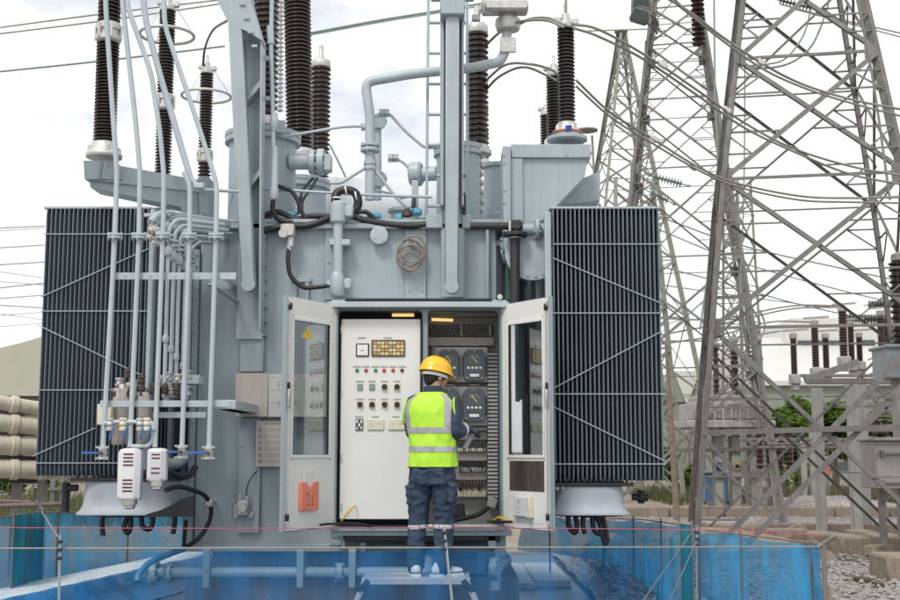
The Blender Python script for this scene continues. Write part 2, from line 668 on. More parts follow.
M['netteal'] = netmat('teal_net', (.01, .20, .26), .9, .05)


def gravelmat(name, c0, c1, scale):
    m, nt, bs = nodes(name)
    tc = N(nt, 'ShaderNodeTexCoord')
    vo = N(nt, 'ShaderNodeTexVoronoi')
    vo.inputs['Scale'].default_value = scale
    nt.links.new(tc.outputs['Object'], vo.inputs['Vector'])
    sp = N(nt, 'ShaderNodeSeparateColor')
    nt.links.new(vo.outputs['Color'], sp.inputs[0])
    rp = ramp(nt, [(0, c0), (1, c1)])
    nt.links.new(sp.outputs[0], rp.inputs['Fac'])
    big = N(nt, 'ShaderNodeTexNoise')
    big.inputs['Scale'].default_value = .5
    nt.links.new(tc.outputs['Object'], big.inputs['Vector'])
    mx = N(nt, 'ShaderNodeMix', data_type='RGBA', blend_type='MULTIPLY')
    mx.inputs[0].default_value = 1
    rb = ramp(nt, [(.3, (.75, .72, .68)), (.7, (1.1, 1.1, 1.1))])
    nt.links.new(big.outputs['Fac'], rb.inputs['Fac'])
    nt.links.new(rp.outputs['Color'], mx.inputs[6])
    nt.links.new(rb.outputs['Color'], mx.inputs[7])
    nt.links.new(mx.outputs[2], bs.inputs['Base Color'])
    bs.inputs['Roughness'].default_value = .9
    iv = N(nt, 'ShaderNodeMath', operation='SUBTRACT')
    iv.inputs[0].default_value = 1
    nt.links.new(vo.outputs['Distance'], iv.inputs[1])
    bp = N(nt, 'ShaderNodeBump')
    bp.inputs['Strength'].default_value = 1
    bp.inputs['Distance'].default_value = .03
    nt.links.new(iv.outputs[0], bp.inputs['Height'])
    nt.links.new(bp.outputs['Normal'], bs.inputs['Normal'])
    return m


M['gravel'] = gravelmat('gravel', (.14, .13, .125), (.46, .43, .415), 24)
M['gravelpale'] = gravelmat('pale_gravel', (.24, .23, .22), (.66, .64, .62), 26)
M['stone'] = mat('gravel_stone', (.32, .30, .29), .9, 0, .35, 30, .3, 60)
M['ground'] = gravelmat('yard_ground', (.20, .17, .13), (.34, .30, .24), 9)
M['pitfloor'] = mat('oily_bund_floor', (.012, .05, .105), .35, 0, .45, 1.6, .2, 22, .35, (.05, .10, .16))

# lit lamp in the cabinet
m, nt, bs = nodes('cabinet_lamp')
bs.inputs['Base Color'].default_value = (.9, .7, .4, 1)
bs.inputs['Emission Color'].default_value = (1, .62, .22, 1)
bs.inputs['Emission Strength'].default_value = .75
M['lamp'] = m
# ------------------------------------------------------------------ setting
def sheet(name, poly, z, material, label=None):
    mb = MB()
    mb.add([(x, y, z) for x, y in poly], [list(range(len(poly)))])
    return tag(mb.build(name, material, None, sharp=0), kind='structure')


sheet('ground', [(-400, -30), (400, -30), (400, 900), (-400, 900)], 0.0, M['ground'])
# bund: the pit around the transformer
BX0, BX1, BY0, BY1 = -3.95, 1.42, 7.0, 17.5
sheet('bund_floor', [(BX0, BY0), (BX1, BY0), (BX1, BY1), (BX0, BY1)], .004, M['pitfloor'])
mb = MB()
KL = ((-4.12, 9.7), (-3.08, 15.2))
KR = ((1.34, 12.9), (1.16, 15.6))
for (a, b), sg in ((KL, -1),):
    k = 9
    A, B = Vector((*a, 0)), Vector((*b, 0))
    for i in range(k):
        p, q = A.lerp(B, i / k + .0008), A.lerp(B, (i + 1) / k - .0008)
        mb.bar(p + Vector((0, 0, .12)), q + Vector((0, 0, .12)), .56, .25 + .004 * (i % 2), (0, 0, 1), .015)
mb.bb(.35, .92, 13.3, 15.6, -.02, .07, .01)
mb.bb(.93, 1.34, 13.5, 15.6, -.02, .075, .01)
tag(mb.build('bund_kerb', M['kerb']), kind='structure')
mb = MB()
for (a, b), sg in ((KL, 1),):
    A, B = Vector((*a, 0)), Vector((*b, 0))
    d = (B - A).normalized()
    n = Vector((d.y, -d.x, 0)) * sg
    k = 60
    vs, fs = [], []
    for i in range(k + 1):
        p = A.lerp(B, i / k)
        for o_, z in ((.27, .262), (.31, .25), (.40, .14), (.54, .02), (.66, .012)):
            w_ = .03 * noise.noise(Vector((i * .35, o_ * 9, 3 * sg)))
            vs.append(p + n * (o_ + w_) + Vector((0, 0, max(.009, z + w_ * .7))))
    for i in range(k):
        for j in range(4):
            q = i * 5 + j
            fs.append((q, q + 1, q + 6, q + 5))
    mb.add(vs, fs)
tag(mb.build('pit_liner', M['liner'], sharp=80), kind='structure')


def heap(name, x0, x1, y0, y1, nx, ny, zf, material):
    mb = MB()
    vs = []
    fs = []
    for j in range(ny + 1):
        for i in range(nx + 1):
            x = x0 + (x1 - x0) * i / nx
            y = y0 + (y1 - y0) * j / ny
            z = zf(x, y) + .035 * noise.noise(Vector((x * 3.1, y * 3.1, 2.2))) + .02 * noise.noise(Vector((x * 11, y * 11, 5)))
            vs.append((x, y, z))
    for j in range(ny):
        for i in range(nx):
            a = j * (nx + 1) + i
            fs.append((a, a + 1, a + nx + 2, a + nx + 1))
    mb.add(vs, fs)
    return tag(mb.build(name, material, None, sharp=80), kind='structure')


def zbank(x, y):
    t = max(0, min(1, (y - 9.5) / 5))
    e = min(1, max(0, (x - BX1 - .1) / .25))
    return .06 + .26 * t * e


heap('gravel_bank', BX1 + .02, 2.35, 7.8, 17.4, 24, 160, zbank, M['gravelpale'])


def zyard(x, y):
    e = min(1, max(0, (x - 2.36) / .4))
    return .03 + .02 * e


heap('gravel_yard', 2.36, 11.5, 7.5, 27.0, 80, 160, zyard, M['gravel'])


def zmound(x, y):
    return -.06 + .42 * max(0, 1 - ((x - 9.3) / 2.6) ** 2 - ((y - 30.5) / 1.8) ** 2)


heap('gravel_mound', 6.4, 12.2, 28.5, 32.6, 40, 30, zmound, M['gravel'])

# loose stones over the gravel that lies nearest
def stones(name, n, rect, zf, s0, s1, seed):
    rg = random.Random(seed)
    mb = MB()
    for k in range(n):
        x = rg.uniform(rect[0], rect[1])
        y = rg.uniform(rect[2], rect[3])
        z = zf(x, y)
        r = rg.uniform(s0, s1)
        q = [Vector((rg.uniform(.6, 1.2), 0, 0)), Vector((0, rg.uniform(.6, 1.2), 0)), Vector((0, 0, rg.uniform(.4, .9)))]
        M3 = Matrix.Rotation(rg.uniform(0, 6.28), 3, 'Z') @ Matrix.Rotation(rg.uniform(-.5, .5), 3, 'X')
        vs = []
        for v in ((1, 0, 0), (-1, 0, 0), (0, 1, 0), (0, -1, 0), (0, 0, 1), (0, 0, -1), (.62, .62, .55), (-.62, -.6, .5)):
            p = Vector((v[0] * q[0].x, v[1] * q[1].y, v[2] * q[2].z)) * r
            vs.append(M3 @ p + Vector((x, y, z + r * .25)))
        mb.add(vs, [(0, 2, 6), (2, 4, 6), (4, 0, 6), (1, 3, 7), (3, 4, 7), (4, 1, 7), (2, 1, 4), (3, 0, 4), (2, 0, 5), (1, 2, 5), (3, 1, 5), (0, 3, 5)])
    o = mb.build(name, M['stone'], None, sharp=0)
    return tag(o, 'loose grey crushed stones scattered over the gravel', 'gravel', kind='stuff')


stones('gravel_stones', 2600, (2.5, 6.5, 9.5, 19), lambda x, y: .05, .018, .05, 3)
stones('bank_stones', 1500, (BX1 + .2, 2.2, 9.3, 15.5), lambda x, y: zbank(x, y) + .02, .016, .042, 4)
EXPOSURE = 0.34
# ------------------------------------------------------------------ power transformer
TY = 10.95                      # front of the tank
TX0, TX1 = Xt(197, TY), Xt(497, TY)
TZ0, TZ1 = Zt(545, TY), Zt(228, TY)
TYB = 15.2                      # rear of the tank
TXC = (TX0 + TX1) / 2
tr = thing('power_transformer', 'large grey oil-filled power transformer with ribbed radiators on both flanks and tall bushings', 'transformer', (TXC, 13, .5))

mb = MB()
mb.bb(TX0, TX1, TY, TYB, TZ0, TZ1, .012)
mb.bb(TX0 - .09, TX1 + .09, TY - .09, TYB + .09, TZ1 - .02, TZ1 + .03, .006)
mb.bb(TX0 - .085, TX1 + .085, TY - .085, TYB + .09, TZ1 + .034, TZ1 + .07, .006)
# bottom skirt plate and corner angle
mb.bb(TX0 - .05, TX1 + .05, TY - .12, TYB, TZ0 - .05, TZ0 + .012, .004)
z0, z1 = Zt(543, TY), Zt(250, TY)
mb.bb(TX0 - .055, TX0 - .003, TY - .05, TY + .10, z0, z1, .004)
k = 26
for i in range(k):
    z = z0 + .05 + (z1 - z0 - .1) * i / (k - 1)
    mb.lathe((TX0 - .03, TY - .052, z), [(.013, -.012), (.013, .004)], (0, 1, 0), 6)
# vertical stiffeners on the front
for a, b, t, top, bot in ((325, 339, .035, 229, 300), (405, 426, .035, 229, 300), (462, 466, .05, 229, 300), (486, 489, .08, 229, 300),
                          (262, 264.5, .07, 229, 372), (240, 262, .06, 332, 372)):
    mb.pbox(a, top, b, bot, TY - t, t - .002, .004)
for px, pys in ((328.5, (240, 262, 284)), (409, (237, 290)), (422, (237, 290))):
    for py in pys:
        p = P(px, py, TY - .036)
        mb.lathe(p, [(.011, -.008), (.011, .01)], (0, 1, 0), 6)
# ribbed edge right of the big column
for i in range(9):
    py = 222 + i * 14
    mb.pbox(259, py, 266, py + 1.6, TY - .085, .075, 0)
# cover plate with the lower instrument panel stiffener
mb.pbox(238, 418, 260, 533, TY - .055, .053, .004)
for px, py in ((242, 446), (256, 446), (242, 478), (256, 478), (242, 425), (256, 425)):
    mb.lathe(P(px, py, TY - .056), [(.01, -.007), (.01, .01)], (0, 1, 0), 6)
# small bracket plates
mb.pbox(291, 278, 311, 282, TY - .04, .038, .003)
mb.pbox(293, 282, 297, 300, TY - .035, .033, .003)
mb.pbox(305, 282, 309, 300, TY - .035, .033, .003)
# lids on the cover
for px, py, Yc, r in ((280, 221, 11.4, .12), (405, 222, 11.5, .14)):
    mb.lathe(P(px, py, Yc), [(r, 0), (r, .09), (r * 1.2, .09), (r * 1.2, .12), (r * .9, .14)], (0, 0, 1), 20)
tank = mb.build('tank', M['paint'], tr)

# base beams under the tank and plinth
mb = MB()
for yy in (TY + .35, TY + 2.0, TYB - .5):
    mb.bb(TX0 + .1, TX1 - .1, yy, yy + .22, .36, TZ0 - .053, .01)
for px in (415, 445, 500):
    mb.pbox(px - 6, 531, px + 6, 560, TY - .3, .2, .008)
mb.pbox(330, 531, 512, 536, TY - .5, .45, .004)
base = mb.build('base_beam', M['paint'], tr)

# grey drain pipe along the foot of the tank (seen through the net)
mb = MB()
a, b = P(158, 573, 10.35), P(425, 573, 10.35)
mb.tube([a, b], .05, 16)
mb.flange(a + Vector((-.03, 0, 0)), (1, 0, 0), .10, .05, 8)
mb.flange(a + Vector((.10, 0, 0)), (1, 0, 0), .085, .03, 8)
mb.flange(P(340, 573, 10.35), (1, 0, 0), .085, .05, 8)
for px in (206, 300, 352):
    mb.pbox(px - 3.5, 548, px + 3.5, 588, 10.27, .05, .004)
mb.tube(rnd([P(415, 573, 10.35), P(428, 573, 10.35), P(428, 560, 10.6), P(428, 548, 10.9)], .1), .045, 14)
mb.build('drain_pipe', M['cabgrey'], tr)  # darker paint than the other pipes: the tank's shade put into the colour
mb = MB()
mb.flange(P(495, 569, 10.4), (1, -.3, 0), .10, .06, 8)
mb.tube([P(495, 569, 10.4), P(505, 560, 10.8)], .06, 14)
mb.lathe(P(495, 590, 10.4), [(.05, 0), (.05, .25)], (0, 0, 1), 14)
mb.build('drain_valve', M['cabgrey'], tr)  # same darkened paint, carrying the shade under the tank

# ------------------------------------------------------------------ radiators
def radiator(pxl, pxr, ytop, ybot, Yf, depth, nf, side, first):
    """bank of thin pressed plates; side = +1 when the tank is to its right"""
    x0 = (P(pxl, ytop, Yf).x + P(pxl - (pxl - 450) * 0, ytop, Yf).x) / 2
    x1 = P(pxr, ytop, Yf).x
    z1, z0 = Zt(ytop, Yf), Zt(ybot, Yf)
    mb = MB()
    pitch = (x1 - x0) / nf
    for i in range(nf):
        x = x0 + pitch * (i + .5)
        # one hollow plate: rounded nose at front and rear, sloping shoulders
        w_ = pitch * .17
        prof = []
        zs = [(z0, .35), (z0 + .03, .8), (z0 + .06, 1), (z1 - .07, 1), (z1 - .03, .8), (z1, .45)]
        vs = []
        fs = []
        for z, kf in zs:
            y0 = Yf + .03 * (1 - kf)
            y1 = Yf + depth - .03 * (1 - kf)
            ww = w_ * (.5 + .5 * kf)
            for dx, dy in ((-ww, y0 + .012), (-ww * .5, y0), (ww * .5, y0), (ww, y0 + .012), (ww, y1 - .012), (ww * .5, y1), (-ww * .5, y1), (-ww, y1 - .012)):
                vs.append((x + dx, dy, z))
        for j in range(len(zs) - 1):
            for q in range(8):
                fs.append((j * 8 + q, j * 8 + (q + 1) % 8, (j + 1) * 8 + (q + 1) % 8, (j + 1) * 8 + q))
        fs.append(list(range(8)))
        fs.append([(len(zs) - 1) * 8 + q for q in range(8)])
        mb.add(vs, fs)
    rad = mb.build('radiator', M['finpaint'], tr)
    # headers top and bottom, running through the plates, with a neck to the tank side
    hb = MB()
    yc = Yf + depth / 2
    for zz in (z1 - .14, z0 + .10):
        e = x1 + .10 if side > 0 else x0 - .10
        s_ = x0 + .02 if side > 0 else x1 - .02
        hb.tube([(s_, yc, zz), (e, yc, zz)], .055, 16)
        hb.flange((e, yc, zz), (1, 0, 0), .095, .035, 8)
        hb.tube(rnd([(e, yc, zz), (e + side * .14, yc, zz), (e + side * .22, yc, zz - .12 if zz > 2 else zz + .1)], .08), .05, 14)
    hb.build('header_pipe', M['paint'], rad)
    # edge sheet next to the tank
    eb = MB()
    if side > 0:
        eb.bb(x1 + .004, x1 + .045, Yf - .012, Yf + .09, z0 + .05, z1 - .02, .008)
    else:
        eb.bb(x0 - .055, x0 - .004, Yf - .012, Yf + .10, z0 + .05, z1 - .04, .008)
    eb.build('edge_sheet', M['colpaint'], rad)
    tb = MB()
    tb.bb(x0 - .012, x1 + .012, Yf + .01, Yf + depth - .01, z1 - .012, z1 + .008, .003)
    tb.build('top_strip', M['colpaint'], rad)
    return rad, x0, x1, z0, z1


def rods(rad, lines, Yf):
    rb = MB()
    for a, b, c, d in lines:
        rb.bar(P(a, b, Yf - .010), P(c, d, Yf - .010), .008, .010, (0, -1, 0))
    return rb.build('tie_rod', M['paint'], rad)


def more_behind(rad, n, dy):
    out = []
    for k in range(1, n + 1):
        c = copy_tree(rad, tr)
        c.location = Vector(rad.location) + Vector((0, dy * k, 0))
        out.append(c)
    return out


RY = 10.2
radL, lx0, lx1, lz0, lz1 = radiator(45, 150, 207, 476, RY, .62, 24, 1, True)
rods(radL, [(44, 234, 150, 234), (41, 311, 147, 311), (41, 297, 150, 248), (38, 325, 143, 376), (35, 390, 144, 390), (34, 463, 139, 463), (33, 456, 95, 428)], RY)
more_behind(radL, 4, .86)
radR, rx0, rx1, rz0, rz1 = radiator(551, 660, 207, 481, RY, .62, 25, -1, True)
rods(radR, [(553, 244, 662, 244), (553, 313, 663, 313), (553, 394, 665, 394), (554, 464, 666, 464), (553, 258, 663, 304), (554, 407, 665, 461), (554, 388, 664, 330)], RY)
more_behind(radR, 4, .86)


# sheet cones of the fans hung under each bank
def fan(pxl, pxr, pyt, pyb, Yc, label=None):
    zt, zb = Zt(pyt, Yc), Zt(pyb, Yc)
    xa, xb = Xt(pxl, Yc, 500), Xt(pxr, Yc, 500)
    cx = (xa + xb) / 2
    r = (xb - xa) / 2
    mb = MB()
    h_ = zt - zb
    prof = [(-.035, h_ + .05), (-.035, h_), (-.032, h_ * .6), (-.022, h_ * .3), (.0, h_ * .10), (.025, .0), (.025, -.012), (-.01, .015), (-.045, h_ * .3), (-.065, h_ * .6), (-.07, h_), (-.07, h_ + .05)]
    n_ = 56
    vs = []
    fs = []
    for o_, z in prof:
        for j in range(n_):
            q = 2 * math.pi * j / n_
            c_, s_ = math.cos(q), math.sin(q)
            k_ = (abs(c_) ** 5 + abs(s_) ** 5) ** -.2
            vs.append((cx + (r + o_) * c_ * k_, Yc + r + (r + o_) * s_ * k_, zb + z))
    for i in range(len(prof) - 1):
        for j in range(n_):
            fs.append((i * n_ + j, i * n_ + (j + 1) % n_, (i + 1) * n_ + (j + 1) % n_, (i + 1) * n_ + j))
    mb.add(vs, fs)
    sh = mb.build('fan_shroud', M['shroud'], tr)
    m2 = MB()
    for j in range(8):
        a = 2 * math.pi * j / 8
        for rr in (r * .2, r * .45, r * .7, r * .93):
            pass
        m2.tube([(cx, Yc + r, zb - .03), (cx + math.cos(a) * (r - .02), Yc + r + math.sin(a) * (r - .02), zb - .01)], .006, 6)
    for rr in (.2, .45, .7, .95):
        pts = [(cx + math.cos(2 * math.pi * j / 32) * (r - .01) * rr, Yc + r + math.sin(2 * math.pi * j / 32) * (r - .01) * rr, zb - .025) for j in range(32)]
        m2.tube(pts, .006, 6, closed=True)
    m2.build('fan_guard', M['black'], sh)
    m3 = MB()
    m3.lathe((cx, Yc + r, zb - .035), [(.12, 0), (.14, .03), (.14, .2), (.1, .24)], (0, 0, 1), 20)
    for j in range(5):
        a = 2 * math.pi * j / 5
        d = Vector((math.cos(a), math.sin(a), 0))
        c0 = Vector((cx, Yc + r, zb + .10))
        m3.box(c0 + d * (r * .42), (r * .62, .16, .01), 0, Matrix.Rotation(a, 3, 'Z') @ Matrix.Rotation(.4, 3, 'X'))
    m3.build('fan_motor', M['black'], sh)
    # steel frame that carries the fan
    m4 = MB()
    m4.bb(cx - r - .04, cx + r + .04, Yc - .02 + .04, Yc + .06, zt + .055, zt + .085, .003)
    m4.bb(cx - r - .04, cx + r + .04, Yc + 2 * r - .06, Yc + 2 * r - .02, zt + .055, zt + .085, .003)
    for j in range(13):
        x = cx - r + .02 + (2 * r - .04) * j / 12
        m4.bb(x - .012, x + .012, Yc + .03, Yc + .05, zt + .086, zt + .125, .002)
    m4.build('fan_frame', M['black'], sh)
    return sh


f1 = fan(73, 176, 488, 514, 10.22)
f2 = fan(553, 630, 493, 514, 10.22)
for q, dy in ((f1, 1.3), (f1, 2.6), (f2, 1.1), (f2, 2.3)):
    c = copy_tree(q, tr)
    c.location = Vector(q.location) + Vector((0, dy, 0))
mb = MB()
mb.prism([P(146, 514.5, 10.12), P(160, 510.5, 10.12), P(172, 505, 10.12), P(181, 499.5, 10.12), P(193, 496, 10.12), P(193, 517, 10.12), P(146, 517, 10.12)], (0, .09, 0))
mb.build('fan_recess_shade', M['black'], tr)  # black wedge stands in for the shade beside the left fan shroud
# red fan label plates under the left bank, stub rods
mb = MB()
for px in (86, 104, 122, 140):
    mb.pbox(px, 479, px + 11, 483, 10.36, .02, .002)
mb.build('fan_label', M['red'], tr)
mb = MB()
mb.tube([P(632, 497, 10.5), P(648, 498, 10.5)], .03, 12)
mb.flange(P(641, 497, 10.5), (1, 0, 0), .055, .03, 6)
mb.tube([P(65, 488, 10.5), P(78, 488, 10.5)], .03, 12)
mb.lathe(P(65, 512, 10.5), [(.035, 0), (.035, .25)], (0, 0, 1), 12)
mb.build('drain_cock', M['blackpipe'], tr)
mb = MB()
for px in (557, 563, 569, 575, 581):
    mb.lathe(P(px, 488, 10.3), [(.016, -.03), (.022, -.02), (.022, .0), (.014, .02)], (0, 1, 0), 12)
mb.build('pipe_union', M['creampipe'], tr)

# the row of header elbows that climbs along the right flank
for k in range(7):
    y = 11.0 + k * .6
    mb = MB()
    x = .86
    zt = Zt(246, 11.0)
    c = Vector((x - .02, y, zt))
    mb.tube(rnd([c + Vector((.16, 0, .02)), c, c + Vector((-.20, 0, -.06)), c + Vector((-.36, 0, -.10))], .12), .075, 16)
    mb.flange(c + Vector((-.05, 0, .0)), (1, 0, .25), .12, .035, 8)
    mb.flange(c + Vector((-.20, 0, -.06)), (1, 0, .3), .12, .035, 8)
    mb.tube(rnd([c + Vector((-.02, 0, -.03)), c + Vector((-.02, 0, -1.3))], .1), .03, 12)
    e = mb.build('header_elbow', M['cabgrey'] if k % 2 else M['paint'], tr)

# ------------------------------------------------------------------ leaning lifting columns on the front
mb = MB()
# left column: a flat back plate with web gussets and a boxed front flange
mb.prism([P(236, 6, 10.86), P(250, 6, 10.86), P(264, 44, 10.86), P(262, 339, 10.86), P(236, 339, 10.86), P(240, 200, 10.86)], (0, .03, 0))
mb.bar(P(235.5, 24, 10.60), P(249, 285, 10.66), .125, .10, (0, 1, 0), .012)
mb.lathe(P(249, 285, 10.66) + Vector((0, -.055, 0)), [(.062, 0), (.062, .11)], (0, 1, 0), 20)
mb.bar(P(263, 40, 10.70), P(261.5, 330, 10.80), .015, .22, (0, 1, 0))
mb.bar(P(244, 40, 10.72), P(252, 284, 10.76), .012, .16, (0, 1, 0))
for a, b in ((78, 96), (166, 186)):
    mb.prism([P(246, b, 10.70), P(262, a, 10.70), P(262, a + 6, 10.70), P(246, b + 7, 10.70)], (0, .14, 0))
# the head that spreads over the tank
mb.prism([P(214, -6, 10.55), P(229, 24, 10.55), P(247, 31, 10.55), P(262, 40, 10.55), P(250, -2, 10.55), P(248, -8, 10.55)], (0, .30, 0))
mb.prism([P(210, -30, 10.55), P(215, -4, 10.55), P(249, -6, 10.55), P(246, -30, 10.55)], (0, .34, 0))
for i in range(4):
    a = P(242 + i * 4, 4 + i * 14, 10.545)
    mb.bb(a.x - .02, a.x + .03, a.y - .012, a.y, a.z - .012, a.z + .012)
c1 = mb.build('lifting_column', M['colpaint'], tr)

mb = MB()
mb.pbox(441, 14, 464, 297, 10.86, .03, .004)
mb.pbox(440, 10, 444, 205, 10.70, .16, .004)
mb.pbox(461.5, 10, 464, 205, 10.70, .16, .004)
mb.bar(P(452.5, 13, 10.62), P(451.5, 287, 10.68), .125, .10, (0, 1, 0), .012)
mb.lathe(P(451.5, 287, 10.68) + Vector((0, -.055, 0)), [(.062, 0), (.062, .11)], (0, 1, 0), 20)
mb.pbox(440, -14, 465, 14, 10.52, .36, .012)
mb.pbox(430, -40, 475, -14, 10.50, .40, .012)
# side shelf and slotted plate
mb.pbox(426, 214, 443, 228, 10.84, .1, .008)
mb.pbox(462, 214, 471, 228, 10.84, .1, .008)
c2 = mb.build('lifting_column', M['colpaint'], tr)
mb = MB()
mb.pbox(462, 195, 466, 214, 10.83, .05, .004)
for i in range(3):
    mb.lathe(P(464.5, 176 + i * 18, 10.70), [(.012, -.01), (.012, 0)], (0, 1, 0), 8)
mb.build('terminal_block', M['black'], c2)

# ------------------------------------------------------------------ turrets with the large bushings
def sheds(mb, p0, p1, r, ns, big, seg=30, alt=.0):
    """stack of porcelain skirts between two points"""
    p0 = Vector(p0); p1 = Vector(p1)
    L = (p1 - p0).length
    st = L / ns
    prof = [(r - big, 0)]
    for i in range(ns):
        h = i * st
        rr = r - (alt if i % 2 else 0)
        prof += [(r - big, h + st * .30), (rr - big * .35, h + st * .52), (rr, h + st * .64), (rr - .002, h + st * .74), (r - big * .55, h + st * .90), (r - big, h + st)]
    mb.lathe(p0, prof, p1 - p0, seg)


def bushing(px0, py0, px1, py1, Y, wpx, ns, name='bushing', cap=True):
    r = wpx / 2 / F * Y
    a, b = P(px0, py0, Y), P(px1, py1, Y)
    mb = MB()
    sheds(mb, a, b, r, ns, r * .22)
    bu = mb.build(name, M['porc'], tr)
    d = (b - a).normalized()
    if cap:
        mc = MB()
        mc.lathe(b, [(r * .92, 0), (r * .96, .01), (r * .96, .07), (r * .9, .09), (r * .3, .095), (r * .28, .16), (.03, .17), (.03, .30)], d, 24)
        for j in range(8):
            an = 2 * math.pi * j / 8
            x = d.orthogonal().normalized()
            y = d.cross(x)
            q = b + (x * math.cos(an) + y * math.sin(an)) * r * .75
            mc.lathe(q + d * .09, [(.012, 0), (.012, .02)], d, 6)
        mc.build('bushing_cap', M['alu'], bu)
    mf = MB()
    mf.lathe(a, [(r * 1.25, -.09), (r * 1.25, -.05), (r * 1.02, -.045), (r * .95, .0), (r * .8, .01)], d, 24)
    mf.build('bushing_foot', M['alu'], bu)
    return bu


def turret(px, py, Y, wpx, h, name='turret'):
    r = wpx / 2 / F * Y
    c = P(px, py, Y)
    mb = MB()
    mb.lathe(c + Vector((0, 0, -h)), [(r, 0), (r, h - .05), (r * 1.13, h - .05), (r * 1.13, h)], (0, 0, 1), 40)
    mb.flange(c + Vector((0, 0, .03)), (0, 0, 1), r * 1.14, .05, 18, .014, 40)
    mb.flange(c + Vector((0, 0, -h + .05)), (0, 0, 1), r * 1.12, .05, 18, .014, 40)
    t = mb.build(name, M['paint'], tr)
    return t, r, c


t1, tr1, tc1 = turret(263, 140, 11.45, 68, .95)
turret(297, 186, 13.2, 60, .6)
turret(318, 206, 15.0, 52, .4)
bushing(264, 118, 267, -60, 11.45, 28, 30)
bushing(300, 150, 297, -8, 13.2, 28, 40)
bushing(319, 190, 321, 68, 15.0, 21, 26)
# arcing-horn stack of pale discs beside the first bushing
mb = MB()
a, b = P(280, 112, 12.1), P(281, -5, 12.1)
prof = []
n_ = 26
L = (b - a).length
for i in range(n_):
    h = L * i / n_
    prof += [(.012, h), (.034, h + L / n_ * .3), (.034, h + L / n_ * .45), (.012, h + L / n_ * .7)]
mb.lathe(a, prof, b - a, 16)
mb.build('grading_stack', M['alu'], tr)
# side branch with flange and square connection on turret one
mb = MB()
q = P(300, 162, 11.3)
mb.tube([q + Vector((-.1, 0, 0)), q + Vector((.14, 0, 0))], .075, 20)
mb.flange(q + Vector((.12, 0, 0)), (1, 0, 0), .12, .05, 8)
mb.flange(q + Vector((.20, 0, .0)), (1, 0, 0), .13, .06, 8)
mb.box(q + Vector((.27, -.02, -.02)), (.08, .14, .16), .01)
mb.box(P(281, 127, 11.1), (.09, .05, .13), .02)
mb.lathe(P(281, 127, 11.1) + Vector((0, -.03, 0)), [(.018, 0), (.018, .01)], (0, 1, 0), 10)
mb.build('turret_branch', M['paint2'], tr)

t4, tr4, tc4 = turret(459, 152, 11.9, 46, .78)
turret(462, 200, 14, 40, .5)
bushing(477, 146, 477, 34, 11.9, 24, 20)
bushing(480, 160, 478, 60, 13.7, 20, 22)
# bolts down the side seam of the turret
mb = MB()
for i in range(7):
    mb.lathe(P(480, 156 + i * 9, 11.85), [(.025, 0), (.03, .012), (.03, .03), (.02, .04)], (1, -.4, 0), 8)
mb.build('seam_bolt', M['alu'], tr)

# pale oil conservator lying across the rear of the cover
mb = MB()
cy = 14.4
zc = Zt(212, cy)
xa, xb = Xt(322, cy), Xt(503, cy)
rr = .42
prof = [(.05, -.10), (.2, -.085), (.34, -.04), (rr, 0), (rr, xb - xa), (.34, xb - xa + .04), (.2, xb - xa + .085), (.05, xb - xa + .10)]
mb.lathe((xa, cy, zc), prof, (1, 0, 0), 40)
for t in (.06, .5, .94):
    mb.lathe((xa + (xb - xa) * t, cy, zc), [(rr + .012, -.03), (rr + .012, .03)], (1, 0, 0), 40)
mb.build('conservator', mat('conservator_pale_paint', (.60, .63, .65), .4, 0, .04, 3, 0, 10, .1), tr)
mb = MB()
for t in (.12, .88):
    x = xa + (xb - xa) * t
    mb.bb(x - .06, x + .06, cy - .1, cy + .1, TZ1 + .075, zc - .36, .006)
mb.build('conservator_leg', M['paint'], tr)

# ------------------------------------------------------------------ arms that carry the arresters
def arm(Y0, Y1):
    """boxed cantilever from the tank corner to the arrester foot"""
    a, b = P(85, 175, Y0), P(207, 198, Y1)
    d = Vector((b.x - a.x, b.y - a.y, 0)).normalized()
    n = Vector((d.y, -d.x, 0))

    def Q(px, py, off=0.0):
        o = Vector((0, 0, CAMZ))
        r = P(px, py, 10) - o
        t = (a + n * off - o).dot(n) / r.dot(n)
        return o + r * t
    back = Vector((0, .30, 0))
    mb = MB()
    mb.prism([Q(90, 166), Q(122, 166), Q(205, 181), Q(205, 217), Q(181, 217), Q(181, 207), Q(90, 187)], back)
    mb.prism([Q(86, 177, .028), Q(205, 190, .028), Q(205, 192.5, .028), Q(86, 179.5, .028)], Vector((0, .03, 0)))
    mb.prism([Q(83.5, 160.5, .05), Q(115, 160.5, .05), Q(120, 168, .05), Q(120, 179, .05), Q(84.5, 179, .05)], Vector((0, .42, 0)))
    mb.prism([Q(104, 162, .08), Q(107, 162, .08), Q(104, 178, .08), Q(102, 178, .08)], Vector((0, .02, 0)))
    mb.prism([Q(199, 176, .02), Q(208, 176, .02), Q(208, 219, .02), Q(199, 219, .02)], Vector((0, .34, 0)))
    mb.lathe(Q(204, 212, .022), [(.02, -.01), (.02, .01)], n, 10)
    return mb.build('arrester_arm', M['paint'], tr)


A_Y = 10.0
armL = arm(9.95, 11.0)
for dy in (2.0, 4.4):
    c = armL.copy()
    col.objects.link(c)
    c.parent = tr
    c.location = Vector((0, dy, 0))

